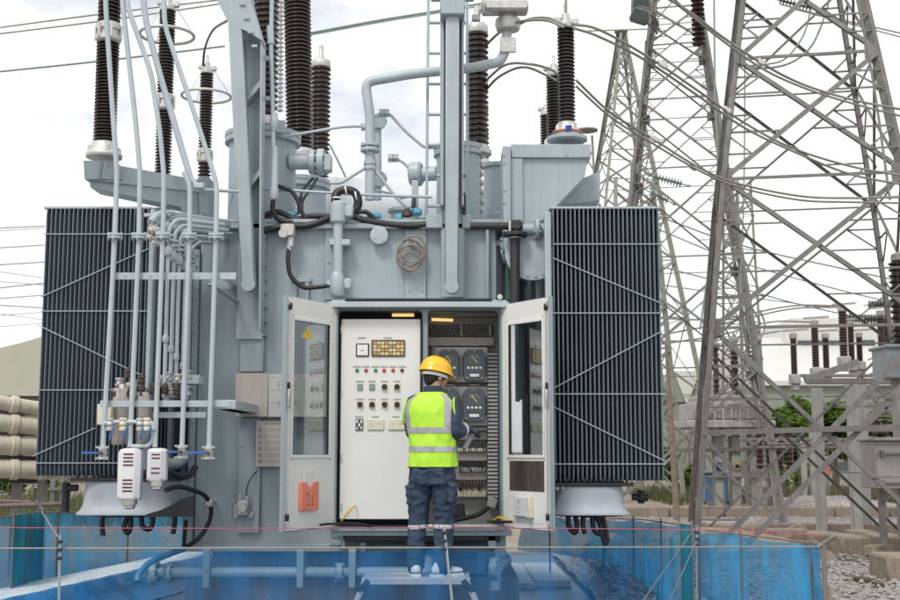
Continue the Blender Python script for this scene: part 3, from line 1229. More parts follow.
# big boxed bracket with bevelled corner on the right shoulder
mb = MB()
mb.prism([P(512, 158, 10.8), P(588, 158, 10.8), P(585, 176, 10.8), P(558, 204, 10.8), P(530, 232, 10.8), P(512, 250, 10.8)], (0, .5, 0))
mb.pbox(511, 144, 591, 157.5, 10.76, .62, .006)
mb.pbox(503, 146, 511, 250, 10.72, .5, .006)
mb.pbox(511, 158, 523, 250, 10.77, .028, .004)
mb.prism([P(566, 185, 11.2), P(600, 171, 11.2), P(600, 200, 11.2), P(548, 207, 11.2)], (0, .4, 0))
for py in (155, 163, 190, 202, 222):
    mb.lathe(P(504, py, 10.719), [(.013, -.01), (.013, 0)], (0, 1, 0), 6)
mb.lathe(P(567, 142, 10.92), [(.17, 0), (.19, .01), (.19, .04), (.12, .05)], (0, 0, 1), 30)
mb.prism([P(564, 146, 10.755), P(570, 146, 10.755), P(567, 157, 10.755)], (0, .003, 0))
brk = mb.build('shoulder_bracket', M['paint'], tr)
# two further bracket tops in the row behind
for dy, dx in ((2.1, .02), (4.3, .03)):
    mb = MB()
    p = P(563, 142, 10.9)
    mb.bb(p.x - .55, p.x + .3, p.y + dy - .15, p.y + dy + .3, p.z - .5, p.z - .04, .006)
    mb.build('shoulder_bracket', M['paint'], tr)

# round blanking plate and stepped casing on the right of the tank
mb = MB()
q = P(533, 253, 10.55)
mb.flange(q, (0, 1, 0), .25, .05, 18, .013, 40)
mb.tube([q + Vector((0, .02, 0)), q + Vector((0, .3, 0))], .19, 32)
mb.build('blank_flange', M['paint2'], tr)
mb = MB()
mb.pbox(487, 235, 512, 300, 11.25, 3, .01)
mb.pbox(487, 212, 508, 232, 11.6, 2.5, .01)
q = P(492, 255, 11.15)
mb.lathe(q, [(.10, -.4), (.10, .25), (.13, .25), (.13, .29)], (0, 0, 1), 24)
mb.lathe(P(497, 205, 12.6), [(.14, -.15), (.14, .4), (.17, .4), (.17, .44)], (0, 0, 1), 24)
mb.build('side_casing', M['paint'], tr)
# three little feed-through insulators on top of the column shelf
mb = MB()
mb.pbox(488, 240, 505, 246, 11.0, .1, .005)
mb.lathe(P(505, 250, 10.95), [(.03, 0), (.045, .02), (.045, .06), (.03, .08), (.05, .09), (.05, .11), (.02, .12)], (0, 0, 1), 14)
mb.build('sampling_valve', M['paint2'], tr)

# dark wrapped pipe: horizontal run, bolted elbow, long drop behind the cabinet
mb = MB()
Yp = 10.45
mb.tube([P(470, 226, Yp), P(514, 226, Yp)], .034, 16)
mb.tube([P(515, 236, Yp), P(515, 312, Yp)], .043, 16)
mb.box(P(515, 226, Yp), (.13, .12, .10), .02)
mb.flange(P(515, 234.5, Yp), (0, 0, 1), .11, .03, 4, .012)
mb.build('wrapped_pipe', M['blackpipe'], tr)
mb = MB()
for px in (508.5,):
    mb.pbox(px, 220, px + 2.6, 232, Yp - .07, .14, .003)
mb.flange(P(515, 238, Yp), (0, 0, 1), .06, .012, 0)
mb.build('pipe_clamp', M['steel'], tr)
mb = MB()
mb.tube([P(507, 250, 10.9), P(507, 300, 10.9)], .006, 6)
mb.build('earth_strap', M['green'], tr)

# ------------------------------------------------------------------ oil and breather pipework on the left front
PY = 9.62
pipes = []
tops = {
    'A': [(105.5, -6), (106, 10), (113, 115), (117, 172), (115, 236), (103, 449)],
    'B': [(122, -6), (123, 8), (135, 115), (140, 172), (139, 236), (130, 447)],
    'C': [(127, -6), (128, 8), (151, 72), (160, 132), (164, 176), (163, 236), (155, 447)],
    'E': [(164, -6), (164.5, 25), (196, 118), (217, 184), (216, 236), (209, 448)],
}
yo = {'A': 0, 'B': .0, 'C': 0, 'E': 0.0}
for k, pl in tops.items():
    mb = MB()
    pts = [P(x, y, PY) for x, y in pl]
    mb.tube(rnd(pts, .10, 4), .0205, 14)
    mb.flange(P(pl[-2][0], 235, PY), (0, 0, 1), .062, .022, 4, .010, 18)
    mb.flange(P(pl[-2][0], 238, PY), (0, 0, 1), .062, .018, 4, .010, 18)
    mb.build('oil_pipe', M['paint2'], tr)
mb = MB()
mb.tube(rnd([P(143, -6, PY + .06), P(146, 22, PY + .06), P(160, 75, PY + .06), P(174, 122, PY + .06), P(191, 180, PY + .06), P(197, 186, PY + .06)], .1), .026, 14)
mb.tube(rnd([P(184, 172, PY), P(190, 186, PY), P(189.5, 236, PY), P(182, 448, PY)], .08), .0205, 14)
mb.flange(P(189, 235, PY), (0, 0, 1), .062, .022, 4, .010, 18)
mb.flange(P(189, 238, PY), (0, 0, 1), .062, .018, 4, .010, 18)
mb.box(P(199, 186, PY + .03), (.09, .05, .05), .01)
mb.tube([P(199, 189.5, PY + .05), P(238, 191.5, PY + .3)], .014, 10)
mb.build('oil_pipe', M['paint2'], tr)
# horizontal carriers
mb = MB()
mb.pbox(113, 272.5, 236, 279.5, PY + .035, .012, .002)
mb.pbox(113, 272.5, 236, 274, PY + .047, .04, .002)
a = P(214, 281, PY + .05)
mb.bb(a.x, P(236, 281, TY).x, PY + .05, TY - .002, a.z - .03, a.z - .02)
mb.prism([P(207, 280, PY + .04), P(228, 280, TY), P(236, 285, TY), P(236, 290, TY), P(207, 286, PY + .04)], (0, .02, 0))
for px in (125, 150, 175, 198):
    mb.lathe(P(px, 276, PY + .034), [(.008, -.008), (.008, 0)], (0, 1, 0), 6)
mb.build('pipe_carrier', M['paint2'], tr)
mb = MB()
mb.pbox(100, 400.5, 230, 407, PY + .035, .012, .002)
mb.pbox(150, 412, 206, 418, PY + .4, .03, .002)
a = P(222, 404, PY + .05)
mb.bb(a.x - .05, a.x + .06, PY + .05, TY - .002, a.z - .04, a.z - .028)
mb.bb(a.x - .06, a.x + .10, PY + .10, TY - .002, a.z - .04, a.z + .035, .004)
mb.pbox(160, 375, 199, 384, PY + .5, .2, .004)
mb.build('pipe_carrier', M['paint2'], tr)
mb = MB()
mb.tube(rnd([P(104, 424, PY - .02), P(108, 422, PY - .02), P(152, 422, PY - .02), P(154, 430, PY - .02)], .04), .018, 12)
mb.tube(rnd([P(131, 446, PY), P(148, 446.5, PY), P(153, 440, PY), P(153, 428, PY)], .06), .016, 12)
mb.build('link_pipe', M['paint2'], tr)


# valves with blue levers
def valve(px, py, lev, Y=PY):
    p = P(px, py, Y)
    mb = MB()
    mb.lathe(p, [(.03, .055), (.045, .05), (.045, .03), (.03, .025), (.036, 0), (.03, -.025), (.045, -.03), (.045, -.05), (.03, -.055)], (0, 0, 1), 14)
    mb.lathe(p + Vector((0, -.05, 0)), [(.02, 0), (.024, .01), (.024, .04)], (0, 1, 0), 12)
    for sx in (-1, 1):
        for sz in (-.05, .04):
            mb.lathe(p + Vector((sx * .042, -.03, sz)), [(.012, 0), (.012, .014)], (0, 0, 1), 6)
    v = mb.build('valve', M['alu'], tr)
    m2 = MB()
    l = lev * .13
    m2.box(p + Vector((l / 2 + (.02 if lev > 0 else -.02), -.05, 0)), (abs(l), .012, .018), .004)
    m2.build('valve_lever', M['blueplastic'], v)
    m3 = MB()
    m3.lathe(p + Vector((0, -.065, 0)), [(.014, 0), (.017, .006), (.017, .018)], (0, 1, 0), 10)
    m3.build('valve_stem', M['copper'], v)


valve(103, 453, -1)
valve(182, 452, -1)
valve(209, 453, -1)
for px, lv in ((110, 1), (123, 1), (140, 1), (147, 1)):
    p = P(px, 424, PY - .03)
    mb = MB()
    mb.lathe(p, [(.022, -.055), (.03, -.05), (.03, -.03), (.02, -.02), (.024, 0), (.02, .02), (.03, .03), (.03, .045), (.02, .05)], (0, 0, 1), 12)
    mb.ell(p, (.03, .035, .028), 12, 8)
    v = mb.build('valve', M['cream'] if px in (123, 147) else M['alu'], tr)
    m2 = MB()
    m2.box(p + Vector((.02, -.02, -.08)), (.014, .012, .10), .003, Matrix.Rotation(.3, 3, 'Y'))
    m2.build('valve_lever', M['blueplastic'], v)


# dehydrating breathers in slotted white housings
def breather(x0, y0, x1, y1, slots):
    mb = MB()
    Yb = PY - .09
    a, b = P(x0, y1, Yb), P(x1, y0, Yb)
    cx = (a.x + b.x) / 2
    w_, h_ = b.x - a.x, b.z - a.z
    d_ = w_ * .9
    cy = Yb + d_ / 2
    # octagonal body with tapering hood
    ring = [(-.5, -.28), (-.28, -.5), (.28, -.5), (.5, -.28), (.5, .28), (.28, .5), (-.28, .5), (-.5, .28)]
    zs = [(0, .92), (.012, 1), (h_ * .90, 1), (h_ * .97, .86), (h_, .45)]
    vs = []
    fs = []
    for z, k in zs:
        for ax, ay in ring:
            vs.append((cx + ax * w_ * k, cy + ay * d_ * k, a.z + z))
    for j in range(len(zs) - 1):
        for q in range(8):
            fs.append((j * 8 + q, j * 8 + (q + 1) % 8, (j + 1) * 8 + (q + 1) % 8, (j + 1) * 8 + q))
    fs.append(list(range(8))[::-1])
    fs.append([(len(zs) - 1) * 8 + q for q in range(8)])
    mb.add(vs, fs)
    br = mb.build('breather', M['box'], tr, sharp=25)
    ms = MB()
    for t in slots:
        z = a.z + h_ * (1 - t)
        ms.box((cx, cy - d_ * .5 - .001, z), (w_ * .44, .006, h_ * .030 if h_ > .3 else h_ * .045), .002)
    ms.build('breather_slot', M['darkred'], br)
    mf = MB()
    mf.lathe((cx, cy, a.z - .075), [(.035, 0), (.045, .008), (.045, .03), (.06, .034), (.06, .075)], (0, 0, 1), 20)
    mf.build('breather_cup', M['steel'], br)
    mt = MB()
    for sx in (-1, 1):
        mt.lathe((cx + sx * w_ * .4, cy - d_ * .46, a.z + .02), [(.006, 0), (.006, .01)], (0, -1, 0), 8)
    mt.build('breather_screw', M['steel'], br)


breather(115.5, 448, 140, 500, (.12, .19, .26, .33, .62, .69, .76, .83))
breather(145.5, 448, 165.5, 481, (.2, .31, .62, .76))

# stainless relay cylinders with copper caps behind the pipes, and the pale terminal box
mb = MB()
for px, py0, py1, w_ in ((121, 388, 445, 20), (143, 392, 445, 16), (133, 382, 400, 14)):
    c = P(px, py1, 9.95)
    top = Zt(py0, 9.95)
    r = w_ / 2 / F * 9.95
    h = top - c.z
    mb.lathe(c, [(r * .9, 0), (r, .02), (r, h - .03), (r * 1.12, h - .03), (r * 1.12, h - .005), (r * .5, h), (r * .4, h + .03)], (0, 0, 1), 24)
mb.build('relay_cylinder', M['steel'], tr)
mb = MB()
for px, py in ((129, 372), (142, 378), (153, 388), (165, 388), (176, 390), (130, 391), (116, 391), (142, 390)):
    c = P(px, py, 9.9)
    mb.lathe(c, [(.02, -.05), (.026, -.04), (.026, -.01), (.018, -.005), (.028, 0), (.028, .022), (.014, .03), (.01, .045)], (0, 0, 1), 12)
mb.build('union_nut', M['copper'], tr)
mb = MB()
for px, py in ((168, 378), (178, 380), (187, 376), (171, 394), (186, 392), (160, 384), (120, 384), (136, 386), (166, 402), (148, 399)):
    c = P(px, py, 10.0)
    mb.lathe(c, [(.03, -.03), (.042, -.025), (.042, .0), (.028, .005), (.028, .03), (.04, .035), (.04, .05)], (0, 0, 1), 12)
    mb.ell(c + Vector((.0, -.03, 0)), (.022, .03, .022), 10, 8)
mb.build('gauge_fitting', M['alu'], tr)
mb = MB()
mb.pbox(97, 404, 111, 425, 9.8, .14, .006)
mb.build('terminal_box', M['cream'], tr)

# the nest of small riser pipes between the radiator and the tank
for k, (px, ptop, Yk) in enumerate(((169, 222, 9.95), (174.5, 228, 10.12), (180, 232, 10.3), (186, 238, 10.5), (191, 244, 10.7))):
    mb = MB()
    a = P(px, ptop + 8, Yk)
    zb = Zt(396, 9.9)
    mb.tube(rnd([a + Vector((.35, .55, .15)), a + Vector((.05, .05, .10)), a + Vector((0, 0, .02)), Vector((a.x, Yk, zb))], .07), .018, 10)
    mb.flange(a + Vector((0, 0, -.05)), (0, 0, 1), .045, .02, 4, .008, 14)
    mb.flange(a + Vector((0, 0, -.09)), (0, 0, 1), .045, .02, 4, .008, 14)
    mb.lathe(a + Vector((0, -.01, -.22)), [(.03, 0), (.035, .01), (.035, .06), (.03, .07)], (0, 0, 1), 10)
    mb.lathe(a + Vector((0, -.01, -.95 - .05 * k)), [(.022, 0), (.026, .01), (.026, .05), (.022, .06)], (0, 0, 1), 10)
    mb.build('riser_pipe', M['paint2'], tr)
mb = MB()
for i in range(4):
    mb.tube(rnd([P(152 + i * 2, 216 + i * 2.2, 10.1), P(170, 212 + i * 2.2, 10.4), P(232, 222 + i * 1.2, 10.88)], .15), .012, 8)
mb.tube(rnd([P(150, 222, 9.9), P(158, 214, 10.0), P(172, 213, 10.3)], .1), .03, 12)
mb.build('cover_pipe', M['paint2'], tr)
mb = MB()
for px, py in ((152, 236), (157, 242), (154, 229), (161, 233)):
    mb.flange(P(px, py, 9.9), (.4, -.6, .7), .05, .03, 4, .01, 14)
mb.box(P(158, 216, 10.2), (.22, .1, .035), .006)
mb.build('pipe_coupling', M['alu'], tr)

# ------------------------------------------------------------------ pipes over the cover
def pipe(name, pts, Y, r, m='paint2', fl=(), rad=.1):
    mb = MB()
    q = []
    for p in pts:
        q.append(P(p[0], p[1], p[2] if len(p) > 2 else Y))
    mb.tube(rnd(q, rad, 5), r, 14)
    for i, (x, y, ax, fr) in enumerate(fl):
        mb.flange(P(x, y, Y), ax, fr, .035, 6, .010, 20)
        mb.flange(P(x, y, Y) + Vector(ax).normalized() * .045, ax, fr, .03, 6, .010, 20)
    return mb.build(name, M[m], tr)


pipe('relief_pipe', [(370, 200), (370, 116), (365, 82), (410, 74), (470, 68), (500, 62), (505, 52), (507, 32)], 11.1, .048, fl=((370, 150, (0, 0, 1), .09), (370, 168, (0, 0, 1), .06)), rad=.09)
mb = MB()
q = P(508, 28, 11.1)
mb.lathe(P(508, 30, 11.1), [(.06, -.02), (.11, 0), (.125, .05), (.12, .10), (.09, .11), (.09, .45), (.12, .46), (.12, .52)], (0, 0, 1), 24)
mb.box(P(506, 8, 11.0), (.42, .2, .10), .02)
mb.box(P(487, 6, 11.0), (.10, .08, .18), .012)
mb.tube([P(478, 16, 11.0), P(484, 4, 11.0)], .014, 8)
mb.box(P(476, 18, 11.0), (.08, .06, .06), .008)
mb.box(P(508, 45, 11.05), (.15, .03, .15), .01)
mb.build('relief_device', M['alu'], tr)
pipe('cover_riser', [(378, 200), (378, 122), (374, 118)], 11.6, .035, fl=((378, 122, (.3, -1, 0), .08), (378, 180, (.3, -1, 0), .08)))
pipe('vent_pipe', [(287, 136), (340, 127), (355, 126), (366, 127)], 11.15, .014, fl=((364, 127, (1, 0, 0), .035),))
pipe('vent_pipe', [(330, 183), (341, 183), (365, 168), (372, 166), (395, 196), (405, 206)], 11.1, .015)
pipe('vent_pipe', [(377, 117), (382, 113), (390, 114), (406, 132), (425, 148), (436, 147)], 11.3, .015, fl=((382, 113, (1, 0, 0), .04),))
pipe('vent_pipe', [(388, 160), (396, 158), (406, 164), (412, 174), (420, 176)], 11.3, .014, fl=((391, 158, (1, 0, 0), .04),))
pipe('vent_pipe', [(376, 190), (384, 192), (392, 194), (400, 199), (410, 196)], 11.5, .012)
pipe('hand_rail', [(262, 189), (300, 191), (350, 194), (400, 196), (432, 197)], 10.95, .014)
pipe('hand_rail', [(200, 190), (232, 191)], 11.2, .012)
mb = MB()
mb.lathe(P(416, 174, 11.3), [(.10, -.06), (.12, -.04), (.12, .04), (.10, .06)], (1, -.2, 0), 20)
mb.lathe(P(424, 174, 11.3), [(.07, -.1), (.07, .12)], (1, -.2, 0), 20)
mb.box(P(415, 196, 11.1), (.06, .06, .30), .01)
mb.build('branch_flange', M['paint2'], tr)
mb = MB()
for px, py in ((267, 220), (407, 215)):
    mb.lathe(P(px, py, 11.0), [(.03, -.02), (.05, -.01), (.05, .03), (.025, .04), (.025, .06)], (0, 0, 1), 14)
mb.build('thermometer_pocket', M['copper'], tr)
mb = MB()
for px, py, w_ in ((292, 215, 10), (374, 216, 14), (416, 212, 12), (281, 225, 8), (399, 218, 8)):
    mb.box(P(px, py, 11.05), (w_ / F * 11, .12, .06), .02)
mb.build('cover_cap', M['cyan'], tr)
# lantern-shaped vertical terminal head right of turret one: tube with two clamps
mb = MB()
mb.tube([P(272, -8, 10.8), P(271, 45, 10.8), P(273, 120, 10.8), P(274, 190, 10.8)], .02, 12)
mb.tube([P(270, 26, 10.8), P(271, 44, 10.8)], .032, 12)
mb.lathe(P(274, 122, 10.8), [(.022, -.09), (.040, -.03), (.040, .03), (.022, .09)], (0, 0, 1), 16)
mb.lathe(P(274, 200, 10.8), [(.032, 0), (.042, .02), (.042, .09), (.034, .12), (.028, .50)], (0, 0, 1), 16)
mb.pbox(264, 56, 272, 60, 10.8, .03, .003)
mb.pbox(264, 96, 272, 100, 10.8, .03, .003)
mb.build('cable_gland_tube', M['paint2'], tr)

# front of the tank: conduit with boxes, inspection cover, fittings
mb = MB()
Yc = TY - .14
mb.tube([P(338, 204, Yc), P(338, 290, Yc)], .045, 16)
mb.lathe(P(338, 224, Yc), [(.05, -.0), (.072, .02), (.075, .10), (.072, .19), (.05, .21)], (0, 0, 1), 20)
mb.lathe(P(337, 296, Yc), [(.05, -.0), (.066, .02), (.068, .12), (.062, .19), (.045, .22)], (0, 0, 1), 20)
mb.pbox(329, 239, 350, 245, Yc - .03, .14, .006)
mb.box(P(338, 214, Yc) + Vector((.10, 0, .02)), (.08, .09, .11), .015)
mb.box(P(338, 284, Yc) + Vector((.09, 0, 0)), (.07, .08, .10), .015)
mb.box(P(338, 284, Yc) + Vector((-.08, 0, 0)), (.05, .06, .06), .012)
mb.build('cable_conduit', M['paint2'], tr)
mb = MB()
mb.lathe(P(379, 235, TY - .10), [(.06, 0), (.082, .004), (.082, .03), (.07, .034), (.07, .1)], (0, 1, 0), 28)
for j in range(4):
    a = j * math.pi / 2 + .6
    mb.lathe(P(379, 235, TY - .104) + Vector((math.cos(a) * .06, 0, math.sin(a) * .06)), [(.007, 0), (.007, .01)], (0, 1, 0), 6)
mb.build('inspection_cover', M['paint2'], tr)
mb = MB()
mb.box(P(288, 231, TY - .13), (.13, .12, .12), .015)
mb.box(P(291, 240, TY - .13), (.055, .06, .14), .01)
mb.lathe(P(283, 233, TY - .20), [(.04, 0), (.045, .01), (.045, .03)], (0, 1, 0), 16)
mb.build('float_switch', M['alu'], tr)
mb = MB()
mb.box(P(243, 508, TY - .12), (.105, .07, .14), .012)
mb.lathe(P(243, 508, TY - .16), [(.035, -.03), (.04, -.02), (.04, .0)], (0, 1, 0), 20)
mb.pbox(234, 504, 238, 518, TY - .09, .03, .003)
mb.pbox(248, 512, 253, 518, TY - .09, .03, .003)
for px in (240, 247):
    mb.lathe(P(px, 500, TY - .12), [(.014, 0), (.014, .05), (.008, .06)], (0, 0, 1), 10)
mb.build('junction_box', M['alu'], tr)
# corner angle left of the tank carries the loop of cable; gusset under pipes
mb = MB()
mb.tube(crv([P(247, 500, TY - .12), P(247, 488, TY - .14), P(251, 478, TY - .12), P(257, 471, TY - .05)]), .006, 6)
mb.build('sensor_lead', M['black'], tr)

# concrete plinth under it all
mb = MB()
mb.bb(TX0 - .1, TX1 + .2, TY + .15, TYB + .2, -.02, .355, .02)
tag(mb.build('plinth', M['concrete'], None), kind='structure')
# ------------------------------------------------------------------ control cabinet
CY = 10.4
cab = thing('control_cabinet', 'white control cabinet with both glazed doors swung open, hung on the tank front', 'control cabinet', (Xt(420, CY), CY + .3, Zt(531, CY)))
cx0, cx1 = Xt(331, CY), Xt(506, CY)
cz0, cz1 = Zt(531, CY), Zt(307, CY)
CD = .52
mb = MB()
t = .02
mb.bb(cx0, cx1, CY + CD - t, CY + CD, cz0, cz1)
mb.bb(cx0, cx0 + t, CY + .004, CY + CD - t - .002, cz0, cz1)
mb.bb(cx1 - t, cx1, CY + .004, CY + CD - t - .002, cz0, cz1)
mb.bb(cx0 + t, cx1 - t, CY + .004, CY + CD - t - .002, cz0, cz0 + t)
mb.bb(cx0 + t, cx1 - t, CY + .004, CY + CD - t - .002, cz1 - t, cz1)
# partition and front rim with rounded seal channel
def frame_rect(mb, xa, xb, za, zb, Y, w, d, r=.035):
    """rounded rectangular rim made of a bent square tube"""
    pts = []
    for cxx, czz, a0 in ((xb - r, zb - r, 0), (xa + r, zb - r, 90), (xa + r, za + r, 180), (xb - r, za + r, 270)):
        for j in range(5):
            a = R(a0 + 90 * j / 4)
            pts.append(Vector((cxx + r * math.cos(a), Y, czz + r * math.sin(a))))
    n = len(pts)
    vs = []
    fs = []
    c = Vector(((xa + xb) / 2, Y, (za + zb) / 2))
    for i, p in enumerate(pts):
        tq = (pts[(i + 1) % n] - pts[i - 1]).normalized()
        nn = Vector((tq.z, 0, -tq.x))
        if nn.dot(p - c) < 0:
            nn = -nn
        vs += [p, p + nn * w, p + nn * w + Vector((0, d, 0)), p + Vector((0, d, 0))]
    for i in range(n):
        j = (i + 1) % n
        for q in range(4):
            fs.append((i * 4 + q, i * 4 + (q + 1) % 4, j * 4 + (q + 1) % 4, j * 4 + q))
    mb.add(vs, fs)


lxa, lxb = Xt(338.5, CY), Xt(421.5, CY)
rxa, rxb = Xt(428.5, CY), Xt(498, CY)
oz0, oz1 = Zt(525.5, CY), Zt(311.5, CY)
mb.bb(Xt(423, CY), Xt(427, CY), CY + .03, CY + CD - t - .002, cz0 + t, cz1 - t)
for xa, xb in ((cx0, lxa), (lxb, rxa), (rxb, cx1)):
    mb.bb(xa + (.0215 if xa == cx0 else .001), xb - (.0215 if xb == cx1 else .001), CY + .012, CY + .03, cz0 + t + .001, cz1 - t - .001)
for za, zb in ((cz0 + .0215, oz0), (oz1, cz1 - .0215)):
    mb.bb(lxa, lxb, CY + .012, CY + .03, za, zb)
    mb.bb(rxa, rxb, CY + .012, CY + .03, za, zb)
enc = mb.build('enclosure', M['cabgrey'], cab)
mb = MB()
frame_rect(mb, lxa, lxb, oz0, oz1, CY - .008, .008, .03)
frame_rect(mb, rxa, rxb, oz0, oz1, CY - .008, .008, .03)
mb.build('door_seal', M['black'], enc)
# canopy
mb = MB()
mb.pbox(326.5, 301.5, 509, 307.2, CY - .09, CD + .12, .006)
mb.bb(cx0 - .01, cx1 + .01, CY + .02, CY + CD, Zt(301.4, CY - .09) + .0, Zt(299.6, CY - .09) + .012, .004)
mb.build('roof_canopy', M['paint2'], cab)
mb = MB()
mb.flange(P(500, 297, CY), (0, 1, 0), .024, .012, 0)
mb.build('lifting_eye', M['alu'], cab)
mb = MB()
mb.pbox(345, 298.2, 492, 300.6, CY - .03, .3, .002)
mb.build('roof_gasket', M['black'], cab)

# white inner panel with its instruments
PYY = CY + .035
mb = MB()
mb.pbox(340.2, 319, 420.3, 519.5, PYY, .03, .006)
pan = mb.build('control_panel', M['white'], cab)
FY = PYY
mb = MB()
mb.pbox(356, 343.5, 369, 356.5, FY - .012, .012, .003)
g = mb.build('gauge', M['black'], pan)
m2 = MB()
m2.pbox(357.2, 344.7, 367.8, 355.3, FY - .015, .003, 0)
m2.build('gauge_face', M['signwhite'], pan)
m2 = MB()
m2.bar(P(360.5, 350.5, FY - .017), P(364, 350, FY - .017), .004, .002, (0, 1, 0))
m2.build('gauge_needle', M['black'], pan)
mb = MB()
mb.pbox(371.5, 339.8, 405, 356.4, FY - .014, .014, .003)
mb.build('annunciator', M['vent'], pan)
mb = MB(); m2 = MB()
for r_ in range(4):
    for c_ in range(8):
        x = 373 + c_ * 3.88
        y = 341.2 + r_ * 3.6
        (mb if (r_ * 3 + c_ * 5) % 7 < 3 else m2).pbox(x + .25, y + .2, x + 3.6, y + 3.2, FY - .018, .004, .001)
mb.build('annunciator_window', M['amber'], pan)
m2.build('annunciator_window', M['amber2'], pan)
mb = MB()
for px, py, w_ in ((362, 338, 8), (388, 338, 8), (357, 366.8, 8), (366, 366.8, 7), (375.5, 366.8, 8), (384.2, 366.8, 7), (393, 366.8, 7), (402, 366.8, 8),
                   (360, 381.6, 8), (372, 381.6, 7), (384.5, 381.6, 7), (397, 381.6, 7), (360, 399.5, 8), (372, 399.5, 7), (384.5, 399.5, 7), (397, 399.5, 7),
                   (359, 417, 8), (375.5, 417, 7), (396, 417, 7)):
    mb.pbox(px - w_ / 2, py - .9, px + w_ / 2, py + .7, FY - .003, .003, 0)
mb.build('legend_strip', M['label'], pan)
for px, mm in ((357, 'green'), (366, 'red'), (375.5, 'green'), (384, 'red'), (393, 'red'), (402, 'darkred')):
    mb = MB()
    mb.lathe(P(px, 370.2, FY - .018), [(.006, 0), (.013, .003), (.016, .010), (.016, .018)], (0, 1, 0), 16)
    lp = mb.build('indicator_lamp', M[mm], pan)
for px in (360, 372):
    mb = MB()
    mb.pbox(px - 2.8, 383.8, px + 2.8, 390, FY - .012, .012, .002)
    mb.build('push_plate', mat('push_plate_green_%d' % px, (.20, .29, .26), .4), pan)
def knob(px, py, rot):
    mb = MB()
    mb.pbox(px - 3.2, py - 3.4, px + 3.2, py + 3.4, FY - .008, .008, .002)
    k = mb.build('selector_switch', M['cream'], pan)
    m2 = MB()
    m2.lathe(P(px, py, FY - .009), [(.024, 0), (.022, -.006), (.018, -.010)], (0, 1, 0), 18)
    c = P(px, py, FY - .028)
    Mr = Matrix.Rotation(rot, 3, 'Y')
    tri = [Vector((-.022, 0, -.016)), Vector((.022, 0, -.016)), Vector((.005, 0, .024)), Vector((-.005, 0, .024))]
    m2.prism([c + Mr @ p for p in tri], (0, .018, 0))
    return m2.build('selector_knob', M['black'], pan)
for px, py, a in ((384.5, 386.8, 0), (397, 386.8, .15), (360, 404.5, 3.14), (372, 404.5, .2), (384.5, 404.5, 3.1), (397, 404.5, -.15)):
    knob(px, py, a)
mb = MB()
mb.pbox(355.5, 419, 363, 430.5, FY - .012, .012, .002)
mb.build('cam_switch', M['meter'], pan)
mb = MB()
for px, py, w_, h_ in ((357, 421.5, 1.6, 3), (361.3, 421.5, 1.6, 3), (359.2, 425, 1.8, 3), (357, 428.3, 1.5, 2), (361.3, 428, 1.5, 2.4)):
    mb.pbox(px - w_ / 2, py - h_ / 2, px + w_ / 2, py + h_ / 2, FY - .015, .003, 0)
mb.build('cam_switch_mark', M['signwhite'], pan)
for px in (375.6, 396.5):
    mb = MB()
    mb.pbox(px - 8.2, 419.3, px + 8.2, 430, FY - .014, .014, .004)
    s_ = mb.build('socket', M['cream'], pan)
    m2 = MB()
    for dx in (-4.2, 4):
        for ex, ez in ((-.9, 0), (.9, 0), (0, 1.6)):
            m2.pbox(px + dx + ex - .4, 424.4 - ez - .5, px + dx + ex + .4, 424.4 - ez + .5, FY - .0155, .0015, 0)
    m2.build('socket_slot', M['label'], pan)
mb = MB()
for py in (330, 392, 458, 507):
    mb.pbox(340.6, py - 4, 342.0, py + 4, FY - .012, .012, .002)
mb.build('panel_hinge', M['alu'], pan)
mb = MB()
for px, py in ((343, 322.5), (417.5, 322.5), (417.5, 517), (417, 420)):
    mb.lathe(P(px, py, FY - .004), [(.006, 0), (.006, .004)], (0, 1, 0), 10)
mb.build('panel_screw', M['label'], pan)
# dark gap over and under the panel, with the lit strip
mb = MB()
mb.pbox(340, 311.5, 421, 526, CY + .46, .02, 0)
mb.build('compartment_back', M['rackdark'], enc)
mb = MB()
mb.pbox(392, 313.5, 414, 316.4, CY + .2, .03, .004)
mb.build('lamp_tube', M['lamp'], enc)

# right compartment: rack with relays
BY = CY + .36
mb = MB()
mb.pbox(428, 309, 499, 528, BY + .10, .01, 0)
mb.pbox(428, 337, 494, 346, BY, .03, .004)
mb.pbox(430, 427, 487, 431, BY + .01, .02, .003)
mb.pbox(432, 346, 434, 500, BY, .03, .002)
for a, b in ((431.5, 440), (452.5, 461), (467, 480), (488.5, 498)):
    mb.pbox(430, a, 487, b, BY + .04, .02, .003)
rk = mb.build('rack', M['rackgrey'], cab)
mb = MB()
mb.pbox(434.5, 347, 487.5, 382.5, BY - .004, .02, .003)
mb.pbox(434.5, 386.5, 487.5, 426, BY - .004, .02, .003)
mb.build('relay_plate', M['plate'], rk)
# perforated trunking
mb = MB()
mb.pbox(430, 324.5, 461, 335.5, BY + .02, .05, .003)
mb.pbox(462.5, 324.5, 493, 335.5, BY + .02, .05, .003)
mb.build('trunking', M['rackdark'], rk)
mb = MB()
for i in range(16):
    for j, py in enumerate((326, 334.6)):
        px = 431 + i * 3.9 + (1.2 if j else 0)
        if 460.5 < px < 462.5:
            continue
        mb.pbox(px, py, px + 1.1, py + 1, BY + .014, .006, 0)
mb.pbox(460.8, 323, 462.3, 336.5, BY + .01, .02, .001)
mb.pbox(489, 325, 491, 335, BY + .01, .012, .001)
mb.build('terminal_screw', M['label'], rk)
mb = MB()
a, b = P(431.5, 319.5, BY + .0), P(453, 320.2, BY + .0)
mb.tube([a, b], .014, 12)
mb.build('lamp_tube', M['lamp'], rk)
mb = MB()
mb.pbox(429, 312, 497, 316.6, BY - .03, .1, .003)
mb.build('lamp_bracket', M['rackgrey'], rk)


